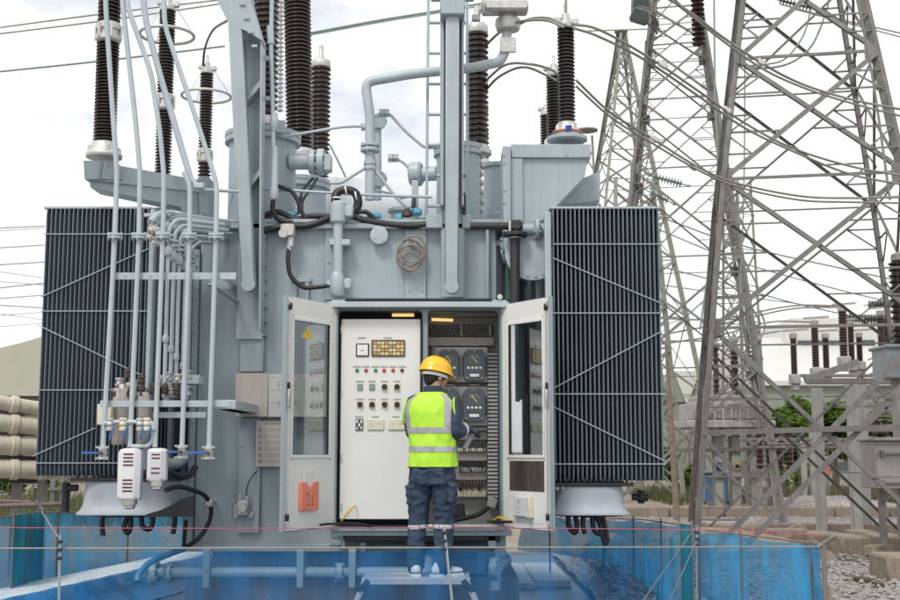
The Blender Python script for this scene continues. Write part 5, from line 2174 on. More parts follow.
# small porcelain-topped turret insulator standing under the ladder side
# ------------------------------------------------------------------ lattice towers
def lattice(label, cx, cy, rot, hw, H, levels, leg, br, m, sub=True, group=None, platform=None, plates=True, taper=None):
    """hw(z): half width; four angle-iron legs, X braces and redundant members on every face"""
    t = thing('lattice_tower', label, 'pylon', (cx, cy, 0), group)
    cr, sr = math.cos(rot), math.sin(rot)

    def pt(a, b, z):
        w_ = hw(z)
        x, y = a * w_, b * w_
        return Vector((cx + x * cr - y * sr, cy + x * sr + y * cr, z))

    for a, b in ((-1, -1), (1, -1), (1, 1), (-1, 1)):
        mb = MB()
        zz = [0] + list(levels) + [H]
        for i in range(len(zz) - 1):
            p, q = pt(a, b, zz[i]), pt(a, b, zz[i + 1])
            ctr = Vector((cx, cy, (p.z + q.z) / 2))
            mb.ang(p, q, leg, leg * .12, Vector((a * cr - b * sr, a * sr + b * cr, 0)))
        mb.build('leg', m, t)
    faces = (((-1, -1), (1, -1)), ((1, -1), (1, 1)), ((1, 1), (-1, 1)), ((-1, 1), (-1, -1)))
    zz = [0] + list(levels)
    sub0, br0 = sub, br
    for fi, (a, b) in enumerate(faces):
        br = br0 * (1 if fi == 0 else .62)
        mb = MB()
        nrm = Vector(((a[0] + b[0]) / 2 * cr - (a[1] + b[1]) / 2 * sr, (a[0] + b[0]) / 2 * sr + (a[1] + b[1]) / 2 * cr, 0)).normalized()
        for i in range(len(zz) - 1):
            A0, B0 = pt(*a, zz[i]), pt(*b, zz[i])
            A1, B1 = pt(*a, zz[i + 1]), pt(*b, zz[i + 1])
            inw = -nrm * (br * .25)
            mb.ang(A0 + nrm * .02, B1 + nrm * .02, br, br * .14, nrm)
            if plates == 2 and i == 0:
                mb.ang(A0 + nrm * .02 + Vector((0, 0, -br * 5.5)), B1 + nrm * .02 + Vector((0, 0, -br * 5.5)), br, br * .14, nrm)
            if sub == 2:
                mb.ang(A0 + nrm * .02 + Vector((0, 0, -br * 2.2)), B1 + nrm * .02 + Vector((0, 0, -br * 2.2)), br * .8, br * .14, nrm)
            mb.ang(B0 + inw, A1 + inw, br * .85, br * .14, nrm)
            if sub:
                X = (A0 + B0 + A1 + B1) / 4
                # crossing point of the diagonals
                w0, w1 = (B0 - A0).length, (B1 - A1).length
                tt = w0 / (w0 + w1)
                X = A0.lerp(B1, tt)
                for (S, E, L0, L1) in ((A0, X, A0, A1), (B0, X, B0, B1), (A1, X, A0, A1), (B1, X, B0, B1)):
                    for q in ((.5,) if fi % 2 else (.36, .68)):
                        m_ = S.lerp(E, q)
                        zt_ = (m_.z - L0.z) / max(1e-6, (L1.z - L0.z))
                        l_ = L0.lerp(L1, zt_)
                        mb.bar(m_, l_, br0 * .36, br0 * .34, nrm)
                        if q < .6:
                            up = 1 if E.z > S.z else -1
                            zt2 = min(1, max(0, zt_ + up * .17))
                            mb.bar(m_, L0.lerp(L1, zt2), br0 * .34, br0 * .32, nrm)
                if sub == 2:
                    zx = (X.z - A0.z) / (A1.z - A0.z)
                    mb.bar(A0.lerp(A1, zx), B0.lerp(B1, zx), br * .55, br * .5, nrm)
            if i and not sub0 == 2:
                mb.bar(A0, B0, br * .6, br * .5, nrm)
            if plates and (fi == 0 or plates != 2):
                for q in (A1, B1):
                    mid = (A1 + B1) / 2
                    dd = (mid - q).normalized()
                    c_ = q + dd * leg * .8 + nrm * .012
                    Mx = Matrix((dd, nrm, Vector((0, 0, 1)))).transposed()
                    mb.box(c_, (leg * 1.7, .012, leg * 2.2), 0, Mx)
        mb.build('lattice_bracing', m, t)
    return t, pt


T1, pt1 = lattice('near steel lattice tower with wide cross braces, filling the right of the picture', 5.06, 16.9, R(-11), lambda z: 1.70 - .10 * z if z < 5 else max(.30, 1.20 - .135 * (z - 5)), 12.5,
                  (3.1, 5.15, 6.9, 8.4, 9.7), .095, .064, M['galv'], sub=1, plates=2)
mb = MB()
a_, b_ = pt1(-1, -1, 1.72), pt1(1, -1, 1.80)
mb.bar(a_ + Vector((0, -.05, 0)), b_ + Vector((0, -.05, 0)), .07, .055, (0, 1, 0))
mb.build('waist_beam', M['galv'], T1)
# concrete feet of the near tower
mb = MB()
for a, b in ((-1, -1), (1, -1), (1, 1), (-1, 1)):
    p = pt1(a, b, 0)
    mb.bb(p.x - .24, p.x + .24, p.y - .24, p.y + .24, -.02, .40, .03)
mb.build('footing', M['concrete'], T1)
T2, pt2 = lattice('middle-distance lattice tower carrying floodlights and a hanging insulator string, directly behind the right radiator', 5.17, 26.5, R(-12), lambda z: 1.92 - .12 * z if z < 12.4 else .43, 16,
                  (3.2, 5.6, 7.6, 9.2, 10.5, 11.4, 12.4), .10, .050, M['galv'], sub=1)
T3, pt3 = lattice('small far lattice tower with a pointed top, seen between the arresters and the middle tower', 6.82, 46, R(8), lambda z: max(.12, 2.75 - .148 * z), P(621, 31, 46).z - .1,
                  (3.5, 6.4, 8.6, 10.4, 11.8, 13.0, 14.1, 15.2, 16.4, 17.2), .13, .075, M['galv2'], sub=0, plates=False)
mb = MB()
p = P(621, 31, 46)
mb.lathe(p + Vector((0, 0, -.15)), [(.08, 0), (.28, .10), (.28, .14), (.05, .18)], (0, 0, 1), 10)
mb.tube([p + Vector((-1.6, 0, .0)), p + Vector((1.6, 0, .1))], .03, 6)
mb.build('top_plate', M['galv2'], T3)
# tops of further masts
for px, py, Y, lb in ((587, 131, 52, 'farthest mast top, a small flat-headed trestle beside the shoulder bracket'),):
    t = thing('mast', lb, 'mast', P(px, py + 400, Y))
    p = P(px, py, Y)
    for dx in (-1, 1):
        mb = MB()
        mb.bar((p.x + dx * .22, Y, p.z - .2), (p.x + dx * .8, Y, .1), .10, .10, (0, 1, 0))
        mb.build('leg', M['galv2'], t)
    mb = MB()
    mb.lathe(p + Vector((0, 0, -.1)), [(.08, 0), (.5, .10), (.5, .16), (.05, .22)], (0, 0, 1), 10)
    for k in range(4):
        z = p.z - .8 - k * 1.4
        mb.bar((p.x - .3 - k * .12, Y, z), (p.x + .4 + k * .12, Y, z - 1.2), .06, .06, (0, 1, 0))
        mb.bar((p.x + .3 + k * .12, Y, z), (p.x - .4 - k * .12, Y, z - 1.2), .06, .06, (0, 1, 0))
    mb.build('head', M['galv2'], t)
# a lower lattice portal with busbars, seen between tower three and the radiator
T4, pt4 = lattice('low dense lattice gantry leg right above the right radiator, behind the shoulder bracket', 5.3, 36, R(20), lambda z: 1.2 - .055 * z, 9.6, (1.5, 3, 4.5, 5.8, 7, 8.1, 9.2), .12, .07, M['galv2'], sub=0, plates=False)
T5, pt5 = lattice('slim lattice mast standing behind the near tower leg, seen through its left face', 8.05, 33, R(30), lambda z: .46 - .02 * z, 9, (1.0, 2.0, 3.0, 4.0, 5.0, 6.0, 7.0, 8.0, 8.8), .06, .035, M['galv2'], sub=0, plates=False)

# floodlights on the middle tower
for px, py, dx, lb in ((641, 6, -.5, 'upper floodlight lamp on the middle lattice tower'), (640, 16, -.2, 'lower tilted floodlight on the middle lattice tower, darker side on')):
    q = P(px, py, 25.4)
    t = thing('floodlight', lb, 'floodlight', q)
    mb = MB()
    Mr = Matrix.Rotation(.5 + dx, 3, 'Y') @ Matrix.Rotation(.3, 3, 'X')
    mb.box(q, (.42, .28, .34), .05, Mr)
    mb.box(q + Mr @ Vector((.0, .0, .19)), (.30, .2, .06), .02, Mr)
    mb.build('lamp_housing', M['galv'], t)
    mb = MB()
    mb.box(q + Mr @ Vector((-.02, -.15, 0)), (.34, .02, .26), .01, Mr)
    mb.build('lamp_glass', M['winglass'], t)
    mb = MB()
    mb.tube([q + Vector((.1, .05, -.1)), q + Vector((.35, .3, -.15)), q + Vector((.5, .8, -.1))], .03, 8)
    mb.build('lamp_bracket', M['galv'], t)


def string_ins(px0, py0, Y0, px1, py1, Y1, nd, r, label, m='porcr', group='hanging disc insulator strings'):
    a, b = P(px0, py0, Y0), P(px1, py1, Y1)
    t = thing('insulator_string', label, 'insulator', a, group)
    L = (b - a).length
    d = b - a
    mb = MB()
    st = L / nd
    prof = [(r * .25, 0)]
    for i in range(nd):
        h = i * st
        prof += [(r * .28, h + st * .2), (r, h + st * .45), (r * .96, h + st * .62), (r * .4, h + st * .72), (r * .25, h + st)]
    mb.lathe(a, prof, d, 16)
    mb.build('disc_stack', M[m], t)
    mb = MB()
    dn = d.normalized()
    mb.tube([a - dn * .18, a], .018, 6)
    mb.tube([b, b + dn * .2], .018, 6)
    mb.box(b + dn * .2, (.10, .04, .06), .01)
    mb.build('end_fitting', M['galv'], t)
    return t


string_ins(697, -12, 25.0, 699, 46, 25.0, 12, .15, 'dark red disc insulator string hanging down inside the middle lattice tower')
string_ins(652, 176, 33, 682, 184, 33, 10, .12, 'grey disc string reaching out level above the right radiator corner', 'wiregreen')
string_ins(650, 192, 33, 668, 201, 33, 7, .12, 'shorter grey disc string sloping just above the right radiator corner', 'wiregreen')
string_ins(779, 0, 30, 812, 8, 30, 10, .10, 'pale disc insulator string strung at the top edge of the picture inside the near tower', 'winglass')
string_ins(845, 318, 40, 882, 319, 40, 12, .16, 'long level disc string above the tall isolator posts by the white roof', 'winglass')
string_ins(868, 305, 42, 893, 304, 42, 9, .16, 'upper level disc string beside the near tower leg above the isolators', 'winglass')

# ------------------------------------------------------------------ bus conductors and lines
WG = 'twin conductors swept from the arresters across the towers'


def wire(label, pts, r, m='wire', group=None, name='overhead_conductor', cat='power line', k=8):
    q = crv([P(*p) for p in pts], k)
    mb = MB()
    mb.tube(q, r, 8)
    return tag(mb.build(name, M[m], None, org=q[0].copy()), label, cat, group)


# twin bundles: each conductor its own object
wire('upper strand of the twin conductor leaving the tall bushing behind the ladder column', [(484, 82, 11.9), (505, 65, 11.4), (530, 64, 11), (552, 70, 11.4), (560, 78, 12)], .013, group=WG)
wire('lower strand of the twin conductor leaving the tall bushing behind the ladder column', [(484, 92, 12), (500, 76, 11.6), (524, 67, 11.2), (548, 76, 11.6), (556, 80, 12.2)], .013, group=WG)
wire('top strand arching from the relief device over to the tallest bracket arrester', [(516, 26, 11.2), (530, 19, 11), (548, 18, 10.8), (566, 25, 10.7)], .014, group=WG)
wire('lower strand arching from the bushing cap over to the tallest bracket arrester', [(486, 45, 11.9), (500, 32, 11.5), (518, 22, 11), (545, 20, 10.8), (564, 27, 10.7)], .014, group=WG)
wire('first strand of the highest twin conductor sloping down across both towers', [(572, 24, 10.7), (600, 30, 11.2), (650, 58, 12), (700, 92, 12.6), (740, 120, 13), (790, 147, 13.2), (850, 166, 13.3), (905, 176, 13.2)], .014, group=WG)
wire('second strand of the highest twin conductor, running just below its pair', [(574, 28, 10.7), (600, 37, 11.2), (645, 60, 12), (700, 97, 12.6), (745, 128, 13), (795, 152, 13.2), (850, 174, 13.3), (905, 185, 13.2)], .014, group=WG)
wire('steep conductor coming from the picture top down to the near tower middle', [(660, -6, 12), (690, 12, 12.4), (720, 35, 12.8), (760, 62, 13.0), (800, 83, 13.3), (850, 99, 13.3), (905, 110, 13.2)], .015, group=WG)
wire('paired steep conductor under the one from the picture top', [(664, -6, 12.1), (692, 16, 12.4), (722, 40, 12.8), (765, 70, 13.0), (810, 90, 13.3), (855, 104, 13.3), (905, 117, 13.2)], .013, group=WG)
wire('middle twin conductor strand passing through both towers to the frame edge', [(576, 80, 12.6), (610, 112, 13), (650, 137, 13.4), (700, 168, 13.6), (740, 184, 13.8), (800, 196, 14), (850, 198, 14), (905, 197, 13.9)], .014, group=WG)
wire('lower strand of the middle twin conductor passing through both towers', [(576, 86, 12.6), (612, 118, 13), (652, 143, 13.4), (702, 172, 13.6), (742, 188, 13.8), (800, 200, 14), (850, 202, 14), (905, 203, 13.9)], .013, group=WG)
for px, py, Y in ((663, 65, 12.1), (761, 62, 13), (727, 110, 12.9), (655, 139, 13.4), (693, 167, 13.6)):
    q = P(px, py, Y)
    mb = MB()
    mb.box(q, (.10, .05, .06), .012, Matrix.Rotation(.6, 3, 'Y'))
    tag(mb.build('conductor_clamp', M['alu'], None, org=q.copy()), 'small grey spacer clamp on the twin conductors before the towers', 'clamp', 'spacer clamps on the twin conductors')
# leads and droppers
wire('thin black lead curving up from the farthest ringed arrester to the column head', [(203, 66, 14.4), (205, 48, 14), (213, 30, 13), (228, 20, 12)], .014, m='black', name='jumper_lead')
wire('thin vertical lead rising from the cap of the tallest bracket arrester', [(566, 12, 10.65), (566, -10, 10.65)], .012, name='jumper_lead')
wire('loose sagging jumper wire hanging inside the near tower', [(735, 62, 16), (760, 68, 16.5), (790, 63, 17), (812, 45, 17.5), (826, 12, 18), (830, -8, 18)], .016, m='wiregreen', name='jumper_lead')
wire('jumper wire curving down from the sagging one beside the near tower leg', [(811, 9, 17), (803, 36, 17), (786, 58, 17), (768, 64, 17), (741, 66, 16.5)], .012, m='wiregreen', name='jumper_lead')
wire('looped lead falling to the left white-topped bushing of the old transformer', [(760, 310, 30), (765, 325, 30), (761, 338, 29.5), (757, 343, 29)], .025, name='jumper_lead')

LG = 'thin lines crossing the sky behind the transformer'
sky_lines = [
    ('upper green line rising from the frame edge past the nearest arrester', [(-20, 73.5, 30), (100, 61, 30), (225, 46, 30)], .028, 'wiregreen'),
    ('top left line climbing steeply behind the slanting pipes', [(-20, 30, 28), (100, 14, 28), (225, -1, 28)], .022, 'wire'),
    ('second top left line just beneath the steep one', [(-20, 36, 28), (100, 21, 28), (225, 3, 28)], .022, 'wire'),
    ('green line between the big bushings and the ladder', [(310, 33, 30), (380, 20, 30), (430, 12, 30), (490, 2, 30)], .03, 'wiregreen'),
    ('paired green line below the one by the ladder', [(310, 34.8, 30), (380, 22, 30), (430, 14, 30), (490, 4.5, 30)], .02, 'wiregreen'),
    ('faint line low in the left sky, highest of the bundle beside the radiator', [(-20, 229, 60), (45, 226, 60)], .03, 'wiregreen'),
    ('second faint line beside the left radiator', [(-20, 232, 60), (45, 228, 60)], .02, 'wire'),
    ('dark line beside the left radiator a little under the topmost pair', [(-20, 249, 60), (45, 245, 60)], .03, 'wire'),
    ('green line halfway up beside the left radiator', [(-20, 266, 60), (45, 262, 60)], .03, 'wiregreen'),
    ('line dipping towards the left radiator from above the bundle', [(-20, 269, 60), (45, 278, 60)], .02, 'wire'),
    ('line falling gently towards the left radiator', [(-20, 280, 60), (45, 285, 60)], .02, 'wire'),
    ('line climbing to the left radiator at its middle', [(-20, 290, 60), (45, 283, 60)], .03, 'wiregreen'),
    ('dark line climbing to the left radiator below its middle', [(-20, 300, 60), (45, 295, 60)], .03, 'wire'),
    ('level line under the climbing pair left of the radiator', [(-20, 304, 60), (45, 308, 60)], .03, 'wiregreen'),
    ('lowest climbing line left of the radiator', [(-20, 317, 60), (45, 312, 60)], .02, 'wire'),
    ('line sloping down to the radiator foot above the olive roof', [(-20, 311, 60), (45, 320, 60)], .02, 'wire'),
    ('faint low line just above the olive roof', [(-20, 328, 60), (45, 323, 60)], .02, 'wire'),
    ('right-hand green line sloping from the radiator top through the near tower', [(655, 215, 50), (740, 245, 50), (840, 268, 50), (905, 282, 50)], .035, 'wiregreen'),
    ('right-hand line under the green one through the near tower', [(655, 228, 50), (740, 262, 50), (840, 290, 50), (905, 305, 50)], .03, 'wiregreen'),
    ('long line falling from the radiator corner to the isolator tops', [(655, 265, 50), (720, 282, 50), (790, 302, 50), (860, 318, 50)], .03, 'wiregreen'),
    ('line rising between the middle tower legs toward the near tower', [(655, 284, 50), (740, 296, 50), (830, 308, 50)], .025, 'wiregreen'),
    ('flat dark line behind the near tower at its lower node', [(655, 318, 45), (720, 319, 45), (790, 306, 45), (845, 306, 45)], .035, 'wire'),
    ('flat line rising to the tallest isolator from the old transformer', [(655, 336, 45), (730, 322, 45), (790, 309, 45), (838, 307, 45)], .035, 'wire'),
    ('low line from behind the radiator to the first isolator group', [(655, 345, 45), (720, 335, 45), (770, 322, 45), (812, 322, 45)], .035, 'wire'),
    ('lowest green line between radiator and shed roof', [(655, 341, 45), (720, 340, 45), (780, 331, 45)], .03, 'wiregreen'),
    ('upper right line crossing the corner of blue sky', [(780, 4, 40), (830, 17, 40), (905, 34, 40)], .03, 'wire'),
    ('second right line crossing the corner of blue sky just under it', [(790, 8, 40), (840, 21, 40), (905, 38, 40)], .025, 'wire'),
    ('vertical dropper wire left of the near tower', [(714, -6, 22), (715, 90, 22), (717, 200, 22), (700, 330, 22)], .018, 'wiregreen'),
    ('vertical dropper wire inside the near tower by its left leg', [(745, 60, 24), (744, 180, 24), (740, 300, 24)], .016, 'wiregreen'),
    ('vertical conduit wire running down the near tower right leg', [(856, -6, 15), (873, 80, 15.2), (890, 200, 15.4)], .018, 'wire'),
    ('green stay wires crossing behind the third big bushing', [(330, 145, 30), (340, 165, 30), (347, 180, 30)], .025, 'wiregreen'),
]
for lb, pts, r, m in sky_lines:
    wire(lb, pts, r, m, LG, 'power_line', k=5)
# ------------------------------------------------------------------ switchyard beyond
# old transformer with three white-capped bushings
ot = thing('old_transformer', 'weathered white oil transformer on concrete posts behind the near tower', 'transformer', (P(745, 500, 28).x, 28.6, 0))
OY = 28
mb = MB()
mb.pbox(694, 402, 772, 420, OY, 2, .03)
mb.pbox(688, 420, 776, 428, OY - .1, 2.2, .03)
mb.pbox(700, 395, 760, 403, OY + .2, 1.5, .03)
for i in range(9):
    mb.pbox(697 + i * 8.4, 404, 699 + i * 8.4, 420, OY - .08, .08, 0)
for i in range(5):
    mb.pbox(700 + i * 13, 428, 706 + i * 13, 436, OY, .3, .01)
mb.build('tank', M['whitebody'], ot)
for px, y0, y1, wpx in ((717, 410, 348, 6.5), (735.5, 404, 352, 9), (756.5, 392, 342, 10.5)):
    a = P(px, y0, OY + .5)
    z1 = Zt(y1, OY + .5)
    r = wpx / 2 / F * OY
    mb = MB()
    shed_stack(mb, a, z1 - a.z, r, 12)
    b_ = mb.build('bushing', M['porcr'], ot)
    mb = MB()
    mb.lathe((a.x, a.y, z1), [(r * 1.0, 0), (r * 1.35, .03), (r * 1.35, .10), (r * .8, .14), (r * .8, .22), (r * 1.2, .24), (r * 1.2, .32), (r * .3, .36), (r * .25, .5)], (0, 0, 1), 16)
    mb.build('bushing_cap', M['whitebody'], b_)
for px, w_ in ((700, 6), (720, 9), (737, 9), (757, 12), (773, 6)):
    mb = MB()
    mb.pbox(px - w_ / 2, 428, px + w_ / 2, 535, OY + .3, .35, .02)
    mb.build('post', M['concpost'], ot)
mb = MB()
mb.pbox(680, 448, 778, 452, OY + .22, .1, .01)
mb.pbox(700, 476, 760, 478, OY + .22, .08, .01)
mb.bar(P(706, 440, OY), P(735, 470, OY), .1, .06, (0, 1, 0))
mb.bar(P(765, 440, OY), P(740, 470, OY), .1, .06, (0, 1, 0))
mb.build('cross_beam', M['galv'], ot)
# small signs on its posts
q = P(719, 467, OY + .25)
sg = thing('arrow_sign', 'small blue square sign with a white chevron on a concrete post', 'sign', q)
mb = MB()
mb.pbox(716.3, 463, 722, 471, OY + .26, .03, .01)
mb.build('sign_face', M['signblue'], sg)
mb = MB()
mb.prism([P(720.3, 464.4, OY + .25), P(717.6, 467, OY + .25), P(720.3, 469.6, OY + .25), P(720.3, 468.4, OY + .25), P(718.9, 467, OY + .25), P(720.3, 465.6, OY + .25)], (0, .008, 0))
mb.build('chevron', M['signwhite'], sg)
sg = thing('warning_sign', 'small yellow sign with a dark round mark on the post right of the blue one', 'sign', P(737.5, 466, OY))
mb = MB()
mb.pbox(733.8, 462.5, 741, 470, OY + .26, .03, .01)
mb.build('sign_face', M['yellow'], sg)
mb = MB()
mb.lathe(P(737.5, 466, OY + .25), [(.055, 0), (.055, .008)], (0, 1, 0), 14)
mb.build('sign_mark', M['black'], sg)
q = thing('blue_kiosk', 'pale blue metal kiosk standing between the concrete posts', 'kiosk', (P(722, 500, 31).x, 31, 0))
mb = MB()
mb.pbox(705, 474, 742, 502, 31, .8, .02)
mb.pbox(703, 471.5, 744, 474, 30.9, 1, .02)
mb.build('kiosk_body', M['bluebox'], q)
mb = MB()
mb.pbox(708, 501, 720, 517, 30.95, .1, .01)
mb.pbox(728, 476, 733, 500, 30.97, .03, .01)
mb.build('kiosk_panel', M['whitebody'], q)

# isolator posts on their gantry
IG = 'red-brown isolator columns on the switch gantry'
iso = [(794.5, 375, 338, 27, 5.2, 'front isolator column with a white foot at the left end of the gantry arm'),
       (816, 368, 325, 28.5, 5.8, 'second isolator column from the left end of the gantry arm, taller than its neighbours'),
       (826.5, 369, 338, 29, 5.2, 'short isolator column close beside the second one'),
       (844, 357, 311, 30, 6.6, 'tallest isolator column, with a white head, above the gantry middle'),
       (852, 363, 326, 30.5, 5.2, 'medium isolator column hard against the tallest one'),
       (860, 362, 337, 31, 5.0, 'shortest isolator column right of the tallest one'),
       (882, 356, 315, 29.5, 5.6, 'isolator column left of the near tower right leg'),
       (888, 356, 318, 30, 5.2, 'isolator column half hidden by the near tower right leg')]
for px, y0, y1, Y, wpx, lb in iso:
    a = P(px, y0, Y)
    z1 = Zt(y1, Y)
    t = thing('isolator_column', lb, 'insulator', a, IG)
    r = wpx / 2 / F * Y * 1.3
    mb = MB()
    shed_stack(mb, a + Vector((0, 0, .02)), z1 - a.z - .04, r, 16, .8)
    mb.build('porcelain', M['porcr'], t)
    mb = MB()
    mb.lathe((a.x, a.y, z1 - .02), [(r * .9, 0), (r * 1.1, .02), (r * 1.1, .12), (r * .6, .14)], (0, 0, 1), 12)
    mb.bar((a.x - .25, a.y, z1 + .16), (a.x + .35, a.y, z1 + .2), .06, .05)
    mb.build('contact_head', M['whitebody'], t)
    mb = MB()
    mb.box(a + Vector((0, 0, -.10)), (r * 2.6, .3, .22), .02)
    mb.box(a + Vector((.02, 0, -.28)), (r * 2.0, .2, .16), .02)
    mb.build('foot', M['whitebody'], t)
ga = thing('switch_gantry', 'grey steel switch gantry on concrete posts carrying the red-brown isolators', 'gantry', (P(855, 500, 29).x, 29.5, 0))
for px, Y, w_, yt, yb in ((818, 20.5, 9, 388, 533), (853, 20.0, 10, 384, 533), (862, 21.6, 9, 384, 531), (812, 32, 4, 430, 500), (803, 33, 4, 440, 500)):
    mb = MB()
    a = P(px - w_ / 2, yt, Y)
    b = P(px + w_ / 2, yt, Y)
    mb.bb(a.x, b.x, Y, Y + .16, .0, a.z, .01)
    mb.build('post', M['concpost'], ga)
mb = MB()
mb.bar(P(805, 380, 26), P(858, 362, 26), .16, .14, (0, 0, 1))
mb.pbox(808, 378, 905, 384, 21, .14, .01)
mb.pbox(790, 374, 905, 377, 28, .12, .01)
mb.pbox(800, 385, 905, 387, 24, .12, .01)
mb.bar(P(810, 386, 21), P(826, 408, 21), .06, .05, (0, 1, 0))
mb.bar(P(846, 386, 21), P(836, 404, 21), .06, .05, (0, 1, 0))
mb.pbox(740, 438, 905, 441, 24.5, .1, .01)
mb.pbox(740, 430, 905, 432, 26, .1, .01)
mb.pbox(850, 470, 905, 474, 20.3, .06, .006)
mb.pbox(770, 443, 905, 445, 23, .1, .01)
for i in range(9):
    x = 745 + i * 18
    mb.bar(P(x, 437, 24.4), P(x + 9, 446, 24.4), .05, .04, (0, 1, 0))
    mb.bar(P(x + 9, 446, 24.4), P(x + 18, 437, 24.4), .05, .04, (0, 1, 0))
mb.pbox(742, 446, 908, 448.5, 24.4, .1, .01)
mb.pbox(806, 395, 905, 397, 25, .1, .01)
mb.pbox(838, 404, 905, 406, 27, .1, .01)
mb.bar(P(862, 388, 25), P(900, 420, 25), .08, .06, (0, 1, 0))
mb.bar(P(905, 388, 25), P(868, 424, 25), .08, .06, (0, 1, 0))
mb.build('cross_beam', M['galv'], ga)
for px, py, Y in ((780, 432, 26), (790, 433, 26), (770, 431, 26), (760, 431, 26), (876, 415, 31), (886, 415, 31)):
    mb = MB()
    a = P(px, py + 38, Y)
    shed_stack(mb, a, .85, .085, 8)
    mb.build('support_insulator', M['porcr'], ga)
mb = MB()
for k in range(7):
    y = 360 + k * 7
    mb.tube(crv([P(868 + k, y, 30), P(884, y - 6 + k, 30), P(905, y - 3, 30)], 4), .02, 6)
    mb.bar(P(862 + 3 * k, 400 + k * 4, 31), P(905, 396 + k * 5, 31), .05, .05)
mb.build('busbar', M['galv'], ga)
# thick porcelain column at the frame edge above the cubicle
t = thing('voltage_transformer', 'dark ribbed column on a grey box base at the frame edge, before the isolators', 'voltage transformer', P(899, 372, 16))
mb = MB()
shed_stack(mb, P(901, 346, 16), Zt(262, 16) - Zt(346, 16), .12, 14, .7)
mb.build('porcelain', M['porc'], t)
mb = MB()
mb.lathe(P(901, 262, 16), [(.10, 0), (.13, .02), (.13, .10), (.05, .14)], (0, 0, 1), 18)
mb.build('head', M['whitebody'], t)
mb = MB()
mb.pbox(888, 347, 916, 378, 15.7, .6, .01)
mb.pbox(886.5, 344, 918, 347.5, 15.66, .7, .01)
mb.build('base_tank', mat('base_tank_grey', (.24, .27, .29), .5, 0, .06, 6, 0, 20, .2), t)
mb = MB()
mb.bb(P(902, 378, 16).x - .12, P(902, 378, 16).x + .12, 15.85, 16.1, .36, Zt(378, 16), .01)
mb.build('support_post', M['concpost'], t)
# marshalling cubicle
cb = thing('marshalling_cubicle', 'tall grey marshalling cubicle on short legs at the picture edge', 'cubicle', (P(895, 490, 15.6).x, 15.6, .3))
mb = MB()
mb.pbox(876, 441, 925, 489, 15.5, .6, .012)
mb.pbox(874.5, 437.5, 927, 441, 15.44, .72, .012)
mb.build('cubicle_body', M['greybox'], cb)
mb = MB()
mb.pbox(882, 453, 920, 455, 15.47, .028, .003)
mb.pbox(882, 482, 920, 484, 15.47, .028, .003)
for py in (451, 480):
    mb.pbox(881, py, 885, py + 6, 15.46, .038, .003)
mb.build('cubicle_hinge', M['galv'], cb)
for px in (882, 905):
    mb = MB()
    p = P(px, 489, 15.7)
    mb.bb(p.x - .04, p.x + .04, 15.68, 15.76, 0.3, p.z - .003, .004)
    mb.build('leg', M['galv'], cb)

# concrete foundations and low kerbs
FG = 'stained concrete foundations on the gravel'
for x0, y0, x1, y1, Y, dep, lb in ((842, 537, 871, 558, 17.0, .8, 'stained concrete foundation under the twin gantry posts'),
                                (860, 532, 880, 545, 18.6, .7, 'paler foundation block behind the twin gantry posts'),
                                (811, 534, 834, 549, 17.8, .8, 'reddish foundation block beside the net corner'),
                                (884, 537, 915, 556, 17.0, .9, 'foundation block at the frame edge under the cubicle'),
                                (888, 556, 925, 588, 13.6, .6, 'rounded concrete stub at the right frame edge, nearest'),
                                (820, 584, 833, 612, 11.2, .4, 'low concrete stub just outside the net corner')):
    mb = MB()
    a = P(x0, y1, Y)
    b = P(x1, y0, Y)
    mb.bb(a.x, b.x, Y, Y + dep, min(-.02, a.z), b.z, .03)
    tag(mb.build('foundation_block', M['concrete'], None, org=Vector((a.x, Y, 0))), lb, 'foundation', FG)
mb = MB()
for i in range(10):
    x = P(640, 500, 22).x + i * .9
    mb.bb(x, x + .88, 21.2, 21.45, -.02, .22, .02)
tag(mb.build('trench_kerb', M['redclay'], None), kind='structure')
mb = MB()
for i in range(14):
    x = 3.6 + i * 1.2
    mb.bb(x, x + 1.18, 26.5 + .02 * (i % 3), 26.8, -.02, .27, .03)
tag(mb.build('yard_kerb', M['concrete'], None), kind='structure')
mb = MB()
rg = random.Random(12)
for i in range(34):
    x = rg.uniform(2.5, 5.8)
    y = rg.uniform(16, 19.5)
    s = rg.uniform(.12, .34)
    mb.box((x, y, .22 + rg.uniform(-.06, .05)), (s * 2, s, s * .8), .03, Matrix.Rotation(rg.uniform(0, 3), 3, 'Z') @ Matrix.Rotation(rg.uniform(-.4, .4), 3, 'X'))
tag(mb.build('rubble', M['concrete'], None), 'broken brown concrete and earth heaped behind the net', 'rubble', kind='stuff')
for px, py, w_, lb in ((862, 578, 12, 'flat dark scrap of wood lying on the gravel'), (878, 583, 6, 'small dark clod lying right of the flat scrap'), (885, 553, 20, 'dark rusty plate lying between the foundation blocks')):
    Y = (1.5 - .05) * F / (py - 450)
    q = Vector((P(px, py, Y).x, Y, .075))
    mb = MB()
    mb.box(q, (w_ / F * Y, .18, .05), .012, Matrix.Rotation(.2, 3, 'Z'))
    tag(mb.build('scrap_piece', M['bark'], None, org=q.copy()), lb, 'scrap')
# foundation mound behind the net around the near tower leg
def zearth(x, y):
    return -.05 + .42 * max(0, 1 - ((x - 3.7) / 2.0) ** 2 - ((y - 17.6) / 2.6) ** 2)
heap('earth_mound', 1.75, 5.7, 15.0, 20.2, 40, 40, zearth, mat('earth', (.30, .23, .17), .95, 0, .25, 5, .5, 20))

